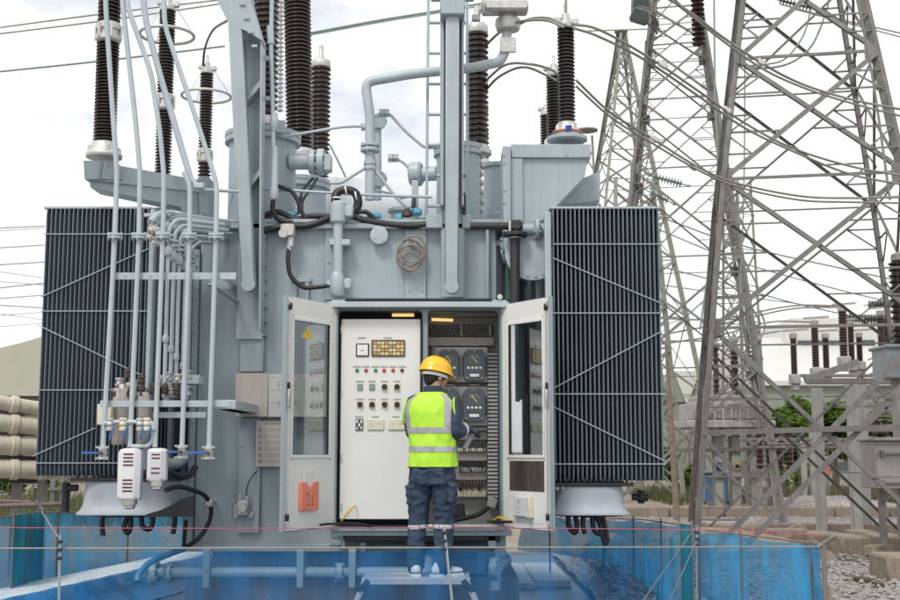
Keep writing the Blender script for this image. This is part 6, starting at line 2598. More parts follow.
# ------------------------------------------------------------------ sheds
sh = thing('green_shed', 'long pale green industrial shed with a white upper band, behind the isolators', 'shed', (20, 64, 0))
SY = 62
mb = MB()
mb.bb(P(756, 400, SY).x, P(1010, 400, SY).x, SY, SY + 18, 0, Zt(386, SY), .02)
mb.build('wall', M['bldgreen'], sh)
mb = MB()
x0, x1 = P(756, 400, SY).x, P(1010, 400, SY).x
za, zb = Zt(386, SY), Zt(346, SY)
mb.prism([(x0, SY - .3, za + .01), (x0, SY - .3, za + .25), (x0, SY + 5, zb + .9), (x0, SY + 13, zb + .9), (x0, SY + 18.3, za + .25), (x0, SY + 18.3, za + .01)], (x1 - x0, 0, 0))
ro = mb.build('roof', M['bldwhite'], sh)
mb = MB()
mb.prism([(P(785, 330, 66).x, 66, Zt(345, 66)), (P(785, 330, 66).x, 66, Zt(322, 66)), (P(790, 330, 66).x, 66, Zt(318, 66)), (P(945, 330, 66).x, 66, Zt(318, 66)), (P(945, 330, 66).x, 66, Zt(345, 66))], (0, 5, 0))
mb.build('roof_monitor', M['bldwhite'], ro)
mb = MB()
mb.pbox(798, 340.5, 845, 343.5, 65.9, .1, 0)
mb.pbox(858, 340, 875, 347, 65.9, .1, 0)
mb.build('monitor_opening', M['winglass'], ro)
mb = MB()
for i in range(6):
    mb.pbox(812 + i * 14, 462, 822 + i * 14, 470, SY - .06, .05, 0)
wi = mb.build('window_band', M['winglass'], sh)
mb = MB()
mb.pbox(770, 480, 905, 481.5, SY - .3, .1, 0)
mb.build('plinth_band', M['bldwhite'], sh)

s2 = thing('gabled_shed', 'small pale green shed with two steep gables, left of the old transformer', 'shed', (P(690, 500, 70).x, 72, 0))
GY = 70
mb = MB()
mb.pbox(655, 400, 760, 482, GY, 12, .02)
mb.build('wall', M['bldgreen'], s2)
mb = MB()
mb.prism([P(662, 402, GY - .2), P(662, 385, GY - .2), P(674, 372, GY - .2), P(690, 402, GY - .2)], (0, 12, 0))
mb.prism([P(684, 402, GY - .2), P(703, 368, GY - .2), P(722, 402, GY - .2)], (0, 12.1, 0))
mb.build('gable', M['bldgreen'], s2)
mb = MB()
mb.prism([P(674, 371, GY - .4), P(700, 371, GY - .4), P(688, 402.5, GY - .4), P(686, 402.5, GY - .4)], (0, 12, 0))
mb.build('roof', M['bldwhite'], s2)
mb = MB()
mb.pbox(675, 412, 681, 424, GY - .1, .08, 0)
mb.pbox(688, 412, 694, 424, GY - .1, .08, 0)
mb.build('window', M['winglass'], s2)
t = thing('leaning_pole', 'weathered brown pole slanting up beside the right radiator edge', 'pole', (P(672, 500, 24).x, 24, 0))
mb = MB()
mb.tube([P(677, 520, 24), P(671, 420, 24), P(666, 345, 24)], [.07, .055, .03], 10)
mb.build('shaft', mat('weathered_wood', (.20, .155, .125), .9, 0, .25, 8, .3, 30), t)

# olive-roofed building on the left
bl = thing('olive_roofed_building', 'low building with a long olive sheet roof rising behind the left radiator', 'building', (-22, 56, 0))
BYY = 54
mb = MB()
a, b = P(-120, 392, BYY), P(75, 327, BYY)
mb.prism([P(-120, 396, BYY), P(75, 396, BYY), P(75, 327, BYY), P(20, 343, BYY), P(-120, 377, BYY)], (0, 14, 0))
mb.build('roof', M['roofgreen'], bl)
mb = MB()
mb.bb(a.x + .3, b.x - .3, BYY + .3, BYY + 13.5, 0, Zt(396.5, BYY), .02)
mb.build('wall', mat('dark_grey_wall', (.16, .16, .14), .8), bl)  # one even dark grey for the walls

# cream ducts left of the radiator
PG = 'cream pipes stacked on the rack'
for k, (pa, pb, r, lb) in enumerate((((-30, 398), (60, 412), .085, 'topmost cream pipe on the rack left of the radiator'),
                                     ((-30, 419), (60, 430), .105, 'second cream pipe from the top of the rack'),
                                     ((-30, 443), (60, 448), .105, 'third cream pipe down the rack, with a clamped joint'),
                                     ((-30, 469), (60, 470), .105, 'lowest cream pipe on the rack'))):
    Y = 14
    a, b = P(*pa, Y), P(*pb, Y + .6)
    t = thing('cream_pipe', lb, 'pipe', a, PG)
    mb = MB()
    mb.tube([a, b], r, 18)
    mb.build('pipe_run', M['creampipe'], t)
    d = (b - a).normalized()
    for s in (.48, .80):
        mb = MB()
        mb.lathe(a.lerp(b, s) - d * .05, [(r + .004, 0), (r + .02, .015), (r + .02, .085), (r + .004, .10)], d, 18)
        mb.build('collar', M['creampipe'], t)
rk_ = thing('pipe_rack', 'dark steel rack that carries the cream pipes', 'rack', (P(10, 500, 14.4).x, 14.4, 0))
mb = MB()
for px in (-14, 14, 40):
    p = P(px, 480, 14.55)
    mb.bb(p.x - .05, p.x + .05, 14.6, 14.7, 0, Zt(402, 14.6), .004)
mb.build('upright', M['galv'], rk_)
mb = MB()
for py in (412, 433, 457, 480):
    a, b = P(-30, py - 1, 14.45), P(50, py + 2, 14.7)
    mb.bar(a, b, .06, .05)
mb.build('bracket', M['blackpipe'], rk_)
t = thing('brown_pipe', 'thin reddish pipe running level above the left net', 'pipe', P(0, 505, 12.6))
mb = MB()
mb.tube([P(-30, 507, 12.6), P(64, 504, 12.9)], .024, 10)
mb.tube([P(-30, 501, 12.7), P(30, 503, 13)], .03, 10)
mb.build('pipe_run', M['redclay'], t)
t = thing('steel_prop', 'grey steel prop frame between pipe rack and left fan', 'prop', P(55, 510, 12.9))
mb = MB()
mb.pbox(50, 480, 55, 506, 13, .08, .004)
mb.pbox(60, 480, 64, 506, 13, .08, .004)
mb.pbox(48, 488, 67, 491, 12.98, .06, .004)
mb.tube([P(36, 500, 12.8), P(45, 513, 12.8)], .02, 8)
mb.build('frame', M['galv'], t)


# ------------------------------------------------------------------ trees, shrubs, fence
def tree(label, px, Y, base_py, top_py, wpx, n, leafm, seed, group, size=.16, name='tree', trunk=True, zb=.0):
    rg = random.Random(seed)
    x = P(px, base_py, Y).x
    z0 = zb
    zt = Zt(top_py, Y)
    W = wpx / 2 / F * Y
    t = thing(name, label, 'tree' if trunk else 'shrub', (x, Y, 0), group)
    H = zt - z0
    if trunk:
        mb = MB()
        mb.tube([(x, Y, 0), (x + .05, Y, H * .25), (x - .05, Y + .05, H * .5), (x, Y, H * .8)], [.16, .13, .09, .03], 10)
        for k in range(7):
            a = rg.uniform(0, 6.28)
            z = H * rg.uniform(.28, .65)
            L = W * rg.uniform(.5, .9)
            mb.tube([(x, Y, z), (x + math.cos(a) * L * .5, Y + math.sin(a) * L * .5, z + L * .35), (x + math.cos(a) * L, Y + math.sin(a) * L, z + L * .6)], [.06, .04, .015], 6)
        mb.build('trunk', M['bark'], t)
    mb = MB()
    clumps = []
    for k in range(16 if trunk else 10):
        a = rg.uniform(0, 6.28)
        rr = rg.uniform(.15, .85)
        zc = rg.uniform(.38 if trunk else .2, .9)
        lim = 1 - abs(zc - .6) * .9
        clumps.append((Vector((x + math.cos(a) * W * rr * lim, Y + math.sin(a) * W * rr * lim, z0 + H * zc)), W * rg.uniform(.26, .45)))
    for i in range(n):
        c, r = rg.choice(clumps)
        d = Vector((rg.gauss(0, 1), rg.gauss(0, 1), rg.gauss(0, .8))).normalized() * r * rg.uniform(.45, 1.05)
        p = c + d
        if p.z < .03:
            p.z = .03 + rg.random() * .1
        s = size * rg.uniform(.6, 1.3)
        Mr = Matrix.Rotation(rg.uniform(0, 6.28), 3, 'Z') @ Matrix.Rotation(rg.uniform(-1.2, 1.2), 3, 'X')
        vs = [p + Mr @ Vector(v) for v in ((-s * .5, 0, 0), (0, -s * .28, .02), (s * .6, 0, -.02), (0, s * .28, .02))]
        mb.add(vs, [(0, 1, 2, 3)])
    mb.build('crown' if trunk else 'foliage', M[leafm], t, sharp=0, flip=False)
    return t


TG = 'leafy trees before the green shed'
tree('bushy green tree between the concrete posts, left of the group', 797, 46, 500, 398, 62, 7000, 'leaf', 1, TG, .22)
tree('bright green tree behind the twin gantry posts', 836, 48, 500, 404, 66, 7500, 'leaf', 2, TG, .22)
tree('green tree reaching behind the marshalling cubicle', 874, 47, 500, 412, 56, 6000, 'leaf', 3, TG, .22)
tree('low yellow-green shrub under the leafy trees', 800, 42, 500, 462, 26, 900, 'leaf2', 4, 'shrubs along the yard fence', .26, 'shrub', False)
tree('wide yellow-green shrub beside the tall thin posts', 780, 43, 500, 468, 30, 900, 'leaf2', 5, 'shrubs along the yard fence', .26, 'shrub', False)
tree('small green shrub close to the leaning pole', 668, 38, 500, 440, 22, 700, 'leaf', 6, 'shrubs along the yard fence', .24, 'shrub', False)
tree('tall thin shrub behind the old transformer posts', 690, 40, 500, 462, 26, 800, 'leaf2', 7, 'shrubs along the yard fence', .24, 'shrub', False)
tree('dark shrub at the frame edge beyond the cream pipes', 8, 40, 500, 470, 40, 900, 'leaf', 8, 'shrubs along the yard fence', .28, 'shrub', False)
tree('grassy shrub seen between cream pipes and left radiator', 52, 34, 505, 482, 44, 900, 'leaf2', 9, 'shrubs along the yard fence', .22, 'shrub', False)


def meshfence(label, x0, x1, Y, h, npost):
    t = thing('mesh_fence', label, 'fence', ((x0 + x1) / 2, Y, 0))
    for i in range(npost):
        x = x0 + (x1 - x0) * i / (npost - 1)
        mb = MB()
        mb.tube([(x, Y, 0), (x, Y, h)], .04, 8)
        mb.build('post', M['galv'], t)
    mb = MB()
    n = int((x1 - x0) / .16)
    for i in range(n):
        x = x0 + (x1 - x0) * i / n
        mb.bar((x, Y, .05), (x, Y, h - .05), .012, .012)
    for k in range(6):
        mb.bar((x0, Y, .1 + k * (h - .2) / 5), (x1, Y, .1 + k * (h - .2) / 5), .012, .012, (0, 1, 0))
    mb.build('mesh_panel', M['galv'], t)


meshfence('grey wire fence along the shrubs in front of the green shed', 6, 17.5, 40, 1.9, 7)
meshfence('grey wire fence beyond the cream pipes', -16, -6, 32, 1.6, 5)
# red notice and grass strips
t = thing('red_notice', 'tiny red and white notice fixed on a thin fence post', 'sign', P(828, 470, 34))
mb = MB()
mb.pbox(824.5, 465, 830, 475, 34, .05, .01)
mb.build('sign_face', mat('faded_red', (.45, .12, .10), .5), t)
mb = MB()
mb.bar(P(827.3, 464, 34.1), (P(827.3, 464, 34.1).x, 34.1, 0), .06, .06)
mb.build('sign_post', M['galv'], t)


def grass(name, rect, n, seed, h):
    rg = random.Random(seed)
    mb = MB()
    for i in range(n):
        x = rg.uniform(rect[0], rect[1]); y = rg.uniform(rect[2], rect[3])
        a = rg.uniform(0, 6.28); hh = h * rg.uniform(.5, 1.2); w_ = .02
        dx, dy = math.cos(a) * w_, math.sin(a) * w_
        lx, ly = rg.uniform(-.1, .1), rg.uniform(-.1, .1)
        mb.add([(x - dx, y - dy, 0), (x + dx, y + dy, 0), (x + lx, y + ly, hh)], [(0, 1, 2)])
    tag(mb.build(name, M['grass'], None, sharp=0, flip=False), 'rough dry grass growing along the wire fences', 'grass', kind='stuff')


grass('grass_strip', (-16, -5.5, 24, 33), 7000, 1, .45)
grass('grass_verge', (6, 18, 33, 42), 7000, 2, .4)
# far post insulators with thin grey posts among the shrubs
for px, lb in ((775, 'thin grey post standing among the shrubs, left of the pair'), (806, 'thin grey post standing among the shrubs, right of the pair')):
    t = thing('steel_post', lb, 'post', (P(px, 500, 36).x, 36, 0), 'thin posts among the shrubs')
    mb = MB()
    mb.bb(P(px - 2.5, 500, 36).x, P(px + 2.5, 500, 36).x, 36, 36.15, 0, Zt(440, 36), .01)
    mb.build('shaft', M['concpost'], t)
    mb = MB()
    mb.box((P(px, 440, 36).x, 36.07, Zt(440, 36)), (.5, .3, .06), .01)
    mb.build('head_plate', M['galv'], t)
# ------------------------------------------------------------------ blue shade nets round the bund
def net(label, pts, m, posts, group, waves=.03, seed=1, cord=True, name='shade_net', nu=60, nv=14, rope=.006):
    """pts: list of (x, y, zbottom, ztop) along the run; the cloth sags between its ties"""
    t = thing(name, label, 'net', (pts[0][0], pts[0][1], 0), group)
    L = [0]
    for a, b in zip(pts, pts[1:]):
        L.append(L[-1] + math.hypot(b[0] - a[0], b[1] - a[1]))

    def at(s):
        d = s * L[-1]
        for i in range(len(pts) - 1):
            if d <= L[i + 1] + 1e-9:
                k = (d - L[i]) / (L[i + 1] - L[i])
                return [pts[i][q] * (1 - k) + pts[i + 1][q] * k for q in range(4)]
        return list(pts[-1])
    mb = MB()
    vs = []
    fs = []
    nu_ = max(8, int(L[-1] / .07))
    for i in range(nu_ + 1):
        s = i / nu_
        x, y, zb, zt = at(s)
        x2, y2, _, _ = at(min(1, s + .01)) if s < .99 else at(s)
        x1, y1, _, _ = at(max(0, s - .01))
        tx, ty = x2 - x1, y2 - y1
        ln = math.hypot(tx, ty) or 1
        nx, ny = -ty / ln, tx / ln
        d = s * L[-1]
        sag = -.018 * abs(math.sin(d * 2.6 + seed)) if cord else 0
        for j in range(nv + 1):
            v = j / nv
            w_ = waves * (1 - .7 * v) * (math.sin(d * 7.3 + seed) * .5 + noise.noise(Vector((d * 3.0, v * 1.2, seed * 3.3))) * 1.6 + noise.noise(Vector((d * 9.0, v * 2.2, seed))) * .9)
            vs.append((x + nx * w_, y + ny * w_, zb + (zt + sag - zb) * v))
    for i in range(nu_):
        for j in range(nv):
            a = i * (nv + 1) + j
            fs.append((a, a + nv + 1, a + nv + 2, a + 1))
    mb.add(vs, fs)
    mb.build('net_cloth', M[m], t, sharp=80)
    if rope:
        mb = MB()
        q = [Vector((p[0], p[1], p[3] + .006)) for p in pts]
        mb.tube(q, rope, 8)
        mb.build('edge_rope', M['wire'], t)
    for s in posts:
        x, y, zb, zt = at(s)
        mb = MB()
        mb.tube([(x, y, -.02), (x, y, zt + .04)], .010, 8)
        mb.build('net_post', M['galv'], t)
    return t


NG = 'blue shade net round the transformer pit'
YN = 7.6
zN = Zt(549.5, YN)
xL, xR = P(-90, 549, YN).x, P(820, 546, YN).x
net('near blue net, thin enough to see the worker through, along a pale top rope', [(xL, YN, .02, zN), (P(75, 549, YN).x, YN, .02, zN), (P(445, 549, YN).x, YN, .02, zN + .004), (xR, YN, .02, zN + .01)], 'netfront',
    (), NG, .02, 1, True, rope=.005)
cC = P(820, 545, YN)
cB = P(697, 530, 9.35)
net('bright blue net panel running back from the near right corner', [(cC.x, cC.y + .01, .02, cC.z), (cB.x, cB.y, .05, cB.z)], 'netside', (.06, .60, .99), NG, .05, 3)
cA = P(600, 519, 13.6)
cA2 = P(520, 513, 14.8)
net('far blue net on the gravel bank under the right radiator', [(cB.x - .02, cB.y + .05, .10, cB.z + .02), (P(640, 520, 12).x, 12, .20, P(640, 520, 12).z), (cA.x, cA.y, .28, cA.z), (cA2.x, cA2.y, .30, cA2.z)], 'netside', (.25, .5, .72, .9), NG, .055, 5)
tp = [(P(679, 524, 9.2).x, 9.2, .10, P(679, 524, 9.2).z), (P(692, 526, 9.2).x, 9.2, .10, P(692, 526, 9.2).z)]
net('narrow teal strip of net at the corner post behind the bright panel', tp, 'netteal', (.0, 1.0), NG, .01, 2, False, nu=6, rope=.006)
lA = P(15, 517, 11.4)
lB = P(46, 513, 12.2)
lC = P(150, 513, 14.4)
lD = P(215, 515, 16.0)
net('left blue net along the pit under the left radiator', [(P(-60, 520, 10.4).x, 10.4, .05, P(-60, 520, 10.4).z), (lA.x, lA.y, .1, lA.z), (lB.x, lB.y, .12, lB.z), (lC.x, lC.y, .15, lC.z), (lD.x, lD.y, .15, lD.z)], 'netside', (.2, .36, .62, .85), NG, .05, 7)
net('teal panel of net hanging at the left corner under the reddish pipe', [(P(14, 516, 11.2).x, 11.2, .1, P(14, 516, 11.2).z), (P(44, 512, 12.0).x, 12.0, .12, P(44, 512, 12.0).z)], 'netteal', (0.0, .5, 1.0), NG, .012, 4, False, nu=8, rope=.006)

# red barrier cord and the slim posts with stays
q = [P(-60, 527.5, 8.2), P(200, 528.5, 8.2), P(450, 528, 8.2), P(697, 530, 8.4), P(822, 535, 7.7)]
mb = MB()
mb.tube(crv(q, 6), .0030, 6)
tag(mb.build('barrier_cord', M['redcord'], None, org=q[0].copy()), 'thin red barrier cord stretched level across the whole scene', 'cord')


def netpost(label, px, ptop, pbx, Y, stays):
    a = P(px, ptop, Y)
    b = P(pbx, 600, Y)
    d = (b - a)
    b = a + d * ((a.z) / (a.z - b.z))
    t = thing('net_pole', label, 'pole', (b.x, b.y, 0), 'slim poles that carry the net')
    mb = MB()
    mb.tube([a, b], .0085, 8)
    mb.build('pole_shaft', M['cabgrey'], t)
    for sx, sy, ex, ey, Y2 in stays:
        mb = MB()
        mb.tube([P(sx, sy, Y), P(ex, ey, Y2)], .006, 6)
        mb.build('stay', M['galv'], t)
    mb = MB()
    for k in range(3):
        mb.lathe(a + Vector((0, 0, -.05 - .05 * k)), [(.016, 0), (.02, .01), (.016, .02)], (0, 0, 1), 8)
    mb.build('tie', M['blackpipe'], t)
    return t


netpost('slim pole with a slanting stay at the left end of the near net', 60, 535, 59, YN - .03, ((58, 537, 42, 512, 9.5),))
netpost('slim pole standing just in front of the worker legs', 444, 526, 452, YN - .04, ())
netpost('slim pole with two long stays at the bend of the bright net', 697, 527, 697, 9.2, ((690, 535, 640, 605, 8.2), (697, 540, 668, 605, 8.2)))
t = thing('net_corner_pole', 'grey corner pole of the near net with a short sprit pointing outward', 'pole', (cC.x, YN - .05, 0))
mb = MB()
mb.tube([cC + Vector((.01, -.04, .02)), Vector((cC.x + .01, cC.y - .04, 0))], .016, 8)
mb.tube([P(817, 548, YN - .04), P(833, 537, YN - .04)], .014, 8)
mb.lathe(P(833, 537, YN - .04), [(.017, -.02), (.019, 0), (.017, .02)], (1, 0, .6), 10)
mb.build('pole_shaft', M['galv'], t)

# ------------------------------------------------------------------ folding work platform
FYP = 9.8
pf = thing('work_platform', 'folding aluminium work platform the worker stands on', 'work platform', (P(418, 573, FYP).x, FYP, 0))
a, b = P(362, 576, FYP - .12), P(470, 576, FYP - .12)
zt = .498
mb = MB()
for k in range(5):
    y = FYP - .15 + k * .075
    mb.bb(a.x, b.x, y + .002, y + .073, zt - .035, zt, .006)
mb.bb(a.x, b.x, FYP - .165, FYP - .152, zt - .05, zt + .003, .003)
mb.bb(a.x, b.x, FYP + .228, FYP + .242, zt - .05, zt + .003, .003)
mb.build('deck', mat('platform_aluminium', (.62, .62, .62), .4, .5, .05, 10, .05, 30, .15), pf)
for ex, s in ((a.x, -1), (b.x, 1)):
    for y in (FYP - .14, FYP + .21):
        mb = MB()
        mb.bar((ex - s * .02, y, zt - .03), (ex + s * .17, y + (-.04 if y < FYP else .04), .0), .04, .05, (0, 1, 0), .005)
        mb.build('leg', M['alu'], pf)
        mb = MB()
        mb.bar((ex - s * .06, y, zt - .012), (ex + s * .03, y - .004, zt - .11), .055, .06, (0, 1, 0), .01)
        mb.build('hinge', M['blackpipe'], pf)
    mb = MB()
    mb.bar((ex + s * .10, FYP - .15, .16), (ex + s * .10, FYP + .23, .16), .03, .03, (1, 0, 0), .004)
    mb.build('crossbar', M['alu'], pf)
# ------------------------------------------------------------------ the worker
def cloth_mat(name, c, var=.08, rough=.85, bump=.25):
    m = mat(name, c, rough, 0, var, 9, bump, 160)
    return m


M['navy'] = cloth_mat('navy_cotton', (.034, .055, .092), .18)
M['lime'] = mat('hi_vis_lime', (.46, .80, .045), .6, 0, .06, 7, .15, 260)
M['tape'] = mat('grey_reflective_tape', (.40, .40, .43), .4, .2, .06, 20)
M['paletape'] = mat('pale_reflective_tape', (.62, .60, .58), .4, .1, .06, 20)
M['skin'] = mat('skin', (.50, .29, .20), .5, 0, .06, 20)
M['hair'] = mat('black_hair', (.012, .010, .010), .55, 0, .3, 60, .6, 120)
M['helmet'] = mat('yellow_helmet', (.85, .48, .01), .28, 0, .03, 5, coat=.3)
M['glove'] = mat('dark_glove', (.035, .045, .065), .8, 0, .2, 30, .3, 120)
M['shoe'] = mat('pale_trainer', (.74, .74, .75), .7, 0, .06, 20, .2, 90)
M['shoedark'] = mat('trainer_dark', (.05, .05, .06), .7)
M['device'] = mat('device_grey', (.42, .42, .42), .5)

PO = Vector((P(431, 573, 9.8).x, 9.80, .4985))
pe = thing('person', 'worker in yellow helmet, lime vest and navy overalls, back turned, at the open cabinet', 'person', PO)


def W(p):
    return PO + Vector(p)


def loft(mb, rings, n=28, e=2.3, cap=True):
    """rings: (cx, cy, cz, rx, ry)"""
    vs = []
    fs = []
    for cx, cy, cz, rx, ry in rings:
        for j in range(n):
            a = 2 * math.pi * j / n
            c, s = math.cos(a), math.sin(a)
            k = (abs(c) ** e + abs(s) ** e) ** (-1 / e)
            vs.append(W((cx + rx * c * k, cy + ry * s * k, cz)))
    m = len(rings)
    for i in range(m - 1):
        for j in range(n):
            fs.append((i * n + j, i * n + (j + 1) % n, (i + 1) * n + (j + 1) % n, (i + 1) * n + j))
    if cap:
        fs.append(list(range(n))[::-1])
        fs.append([(m - 1) * n + j for j in range(n)])
    mb.add(vs, fs)


def ltube(mb, pts, rs, n=16):
    q = crv([W(p) for p in pts], 5)
    k = len(q) - 1
    rr = []
    for i in range(k + 1):
        t = i / k * (len(rs) - 1)
        a = min(int(t), len(rs) - 2)
        rr.append(rs[a] * (1 - (t - a)) + rs[a + 1] * (t - a))
    mb.tube(q, rr, n)
    mb.ell(q[0], (rr[0],) * 3, 12, 8)
    mb.ell(q[-1], (rr[-1],) * 3, 12, 8)


def fuse(mb, name, material, parent, voxel, wr=0.0, fr=9.0, smooth=2, zscale=1.0, seed=0):
    """union of the overlapping closed forms into one skin, then smoothing and folds"""
    tmp = mb.build(name + '_raw', material, parent)
    md = tmp.modifiers.new('r', 'REMESH')
    md.mode = 'VOXEL'
    md.voxel_size = voxel
    ms = tmp.modifiers.new('s', 'SMOOTH')
    ms.factor = .5
    ms.iterations = smooth
    dg = bpy.context.evaluated_depsgraph_get()
    me = bpy.data.meshes.new_from_object(tmp.evaluated_get(dg))
    me.name = name
    org = ORG[parent.name]
    if wr:
        me.update()
        nn = [v.normal.copy() for v in me.vertices]
        for v, n_ in zip(me.vertices, nn):
            p = v.co
            q = Vector((p.x * fr, p.y * fr, p.z * fr * zscale)) + Vector((seed, seed * 2.1, 0))
            h = 1 - abs(noise.noise(q)) * 2.4
            h += .5 * noise.noise(q * 2.2)
            v.co = p + n_ * wr * h
    for p in me.polygons:
        p.use_smooth = True
    me.materials.clear()
    me.materials.append(material)
    bpy.data.objects.remove(tmp)
    o = bpy.data.objects.new(name, me)
    col.objects.link(o)
    ORG[o.name] = org.copy()
    o.parent = parent
    return o


# head frame: turned to the right and bowed
HC = Vector((.028, .035, 1.605))
HR = Matrix.Rotation(R(-38), 3, 'Z') @ Matrix.Rotation(R(-16), 3, 'X')


def Hd(p):
    return W(HC + HR @ Vector(p))


# joints
SR, ER, WRs = (.150, .01, 1.385), (.198, -.015, 1.15), (.262, .165, 1.175)
SL, EL, WL = (-.150, .02, 1.385), (-.170, .07, 1.14), (-.07, .27, 1.17)
HIPL, KL, AL = (-.082, .0, .86), (-.112, .025, .47), (-.130, .0, .08)
HIPR, KR, AR = (.092, .0, .86), (.098, .03, .47), (.092, .0, .08)


def hand_forms(mb, wrist, fwd, up, side, grow=0.0, curl=.6):
    """palm, four unequal fingers bent at the knuckles and a thumb off the side of the palm"""
    f = Vector(fwd).normalized()
    u = Vector(up).normalized()
    s = f.cross(u).normalized() * side
    u = s.cross(f).normalized() * side
    w0 = Vector(wrist)
    Mx = Matrix((s, f, u)).transposed()
    mb.ell(W(w0 + f * .048), (.040 + grow, .055 + grow, .017 + grow), 14, 10, 0, Mx)
    mb.tube([W(w0 - f * .02), W(w0 + f * .03)], [.027 + grow, .025 + grow], 12)
    for i, (off, ln) in enumerate(((-.030, .058), (-.010, .072), (.011, .076), (.031, .068))):
        base = w0 + f * .088 + s * off
        a = 0
        pts = [base - f * .03, base]
        p = base
        d = f
        for k, seg in enumerate((.44, .32, .24)):
            a += curl * (.7, 1.0, .8)[k]
            d = (f * math.cos(a) - u * math.sin(a))
            p = p + d * ln * seg
            pts.append(p)
        mb.tube([W(q) for q in pts], [.0095 + grow, .0095 + grow, .009 + grow, .0083 + grow, .0072 + grow], 8)
        mb.ell(W(pts[-1]), (.0075 + grow,) * 3, 8, 6)
    b = w0 + f * .025 + s * .032
    p1 = b + (s * .75 + f * .6 - u * .2).normalized() * .036
    p2 = p1 + (s * .25 + f * .85 - u * .45).normalized() * .030
    p3 = p2 + (f * .8 - u * .6).normalized() * .022
    mb.tube([W(w0 + f * .015 + s * .012), W(b), W(p1), W(p2), W(p3)], [.016 + grow, .014 + grow, .0115 + grow, .0105 + grow, .0085 + grow], 8)
    mb.ell(W(p3), (.0085 + grow,) * 3, 8, 6)


FR = (Vector(WRs) - Vector(ER)).normalized()
FL = (Vector(WL) - Vector(EL)).normalized()
FRd = (FR + Vector((.25, .0, -.28))).normalized()

# the body: one continuous skin
mb = MB()
loft(mb, [(.01, 0, .80, .14, .10), (.01, 0, .92, .15, .105), (.01, 0, 1.08, .135, .095), (.01, 0, 1.25, .155, .105), (.005, 0, 1.37, .165, .095), (.005, 0, 1.43, .11, .07), (.01, .01, 1.47, .06, .06)])
mb.tube([W((.008, .0, 1.42)), W((.015, .015, 1.50)), W(HC + Vector((0, -.012, -.03)))], [.064, .058, .056], 16)
mb.ell(Hd((0, -.005, .015)), (.076, .096, .098), 20, 14, 0, HR)
mb.ell(Hd((0, .036, -.058)), (.056, .058, .058), 16, 12, 0, HR)
mb.ell(Hd((0, .062, -.092)), (.026, .022, .018), 12, 8, 0, HR)
mb.tube([Hd((0, .088, .008)), Hd((0, .104, -.022)), Hd((0, .112, -.038))], [.009, .012, .015], 10)
mb.ell(Hd((0, .104, -.042)), (.018, .014, .009), 10, 8, 0, HR)
mb.ell(Hd((0, .086, .014)), (.052, .014, .010), 12, 8, 0, HR)
mb.ell(Hd((0, .090, -.068)), (.024, .010, .007), 10, 8, 0, HR)
mb.ell(Hd((0, .088, -.079)), (.020, .010, .007), 10, 8, 0, HR)
for sx in (-1, 1):
    mb.ell(Hd((sx * .045, .072, -.028)), (.022, .018, .018), 10, 8, 0, HR)
    mb.ell(Hd((sx * .078, -.008, -.018)), (.010, .020, .033), 12, 8, 0, HR @ Matrix.Rotation(sx * -.35, 3, 'Z'))
ltube(mb, [SR, ER, WRs], [.055, .044, .028])
ltube(mb, [SL, EL, WL], [.055, .044, .028])
ltube(mb, [HIPL, KL, AL], [.085, .055, .038])
ltube(mb, [HIPR, KR, AR], [.085, .055, .038])
hand_forms(mb, WRs, FRd, (.25, -.2, .9), 1, 0, .55)
hand_forms(mb, WL, FL, (.1, -.2, 1), -1, 0, .5)
for ax, dx in ((AL, -.1), (AR, .75)):
    d = Vector((dx, 1, 0)).normalized()
    mb.tube([W(Vector(ax) + Vector((0, 0, .03))), W(Vector(ax) + d * .03 + Vector((0, 0, -.03))), W(Vector(ax) + d * .14 + Vector((0, 0, -.055)))], [.036, .034, .020], 12)
body = fuse(mb, 'body', M['skin'], pe, .0052, smooth=1)
# eyes and brows
mb = MB()
for sx in (-1, 1):
    mb.ell(Hd((sx * .031, .083, -.004)), (.012, .011, .009), 12, 8, 0, HR)
mb.build('eye', M['signwhite'], pe)
mb = MB()
for sx in (-1, 1):
    mb.ell(Hd((sx * .031, .0925, -.005)), (.005, .003, .005), 10, 6, 0, HR)
    mb.tube([Hd((sx * .014, .098, .018)), Hd((sx * .032, .095, .024)), Hd((sx * .050, .080, .017))], .0035, 6)
mb.build('eyebrow', M['hair'], pe)
# hair: cap of short black hair down to the nape
mb = MB()
mb.ell(Hd((0, -.014, .018)), (.083, .096, .098), 22, 16, 0, HR)
mb.ell(Hd((0, -.048, -.028)), (.070, .050, .058), 18, 12, 0, HR)
mb.ell(Hd((0, -.052, -.062)), (.052, .034, .036), 16, 10, 0, HR)
for sx in (-1, 1):
    mb.ell(Hd((sx * .070, .022, -.004)), (.012, .020, .030), 10, 8, 0, HR)
hair = fuse(mb, 'hair', M['hair'], pe, .005, .0022, 60, 1)

# helmet: ridged dome, brim to the front, band and chin strap
mb = MB()
vs = []
fs = []
nu, nv = 48, 14
for i in range(nv + 1):
    ph = (math.pi / 2) * i / nv
    for j in range(nu):
        a = 2 * math.pi * j / nu
        r = math.sin(ph)
        x, y, z = .118 * r * math.cos(a), .142 * r * math.sin(a) - .004, .112 * math.cos(ph)
        if i > 0:
            rd = math.exp(-(x / .018) ** 2) * .008 * min(1, math.cos(ph) * 2.2) + math.exp(-((abs(x) - .05) / .012) ** 2) * .004 * min(1, math.cos(ph) * 2)
            z += rd
        else:
            z += .008
        vs.append(Vector((x, y, z)))
for i in range(nv):
    for j in range(nu):
        fs.append((i * nu + j, (i + 1) * nu + j, (i + 1) * nu + (j + 1) % nu, i * nu + (j + 1) % nu))
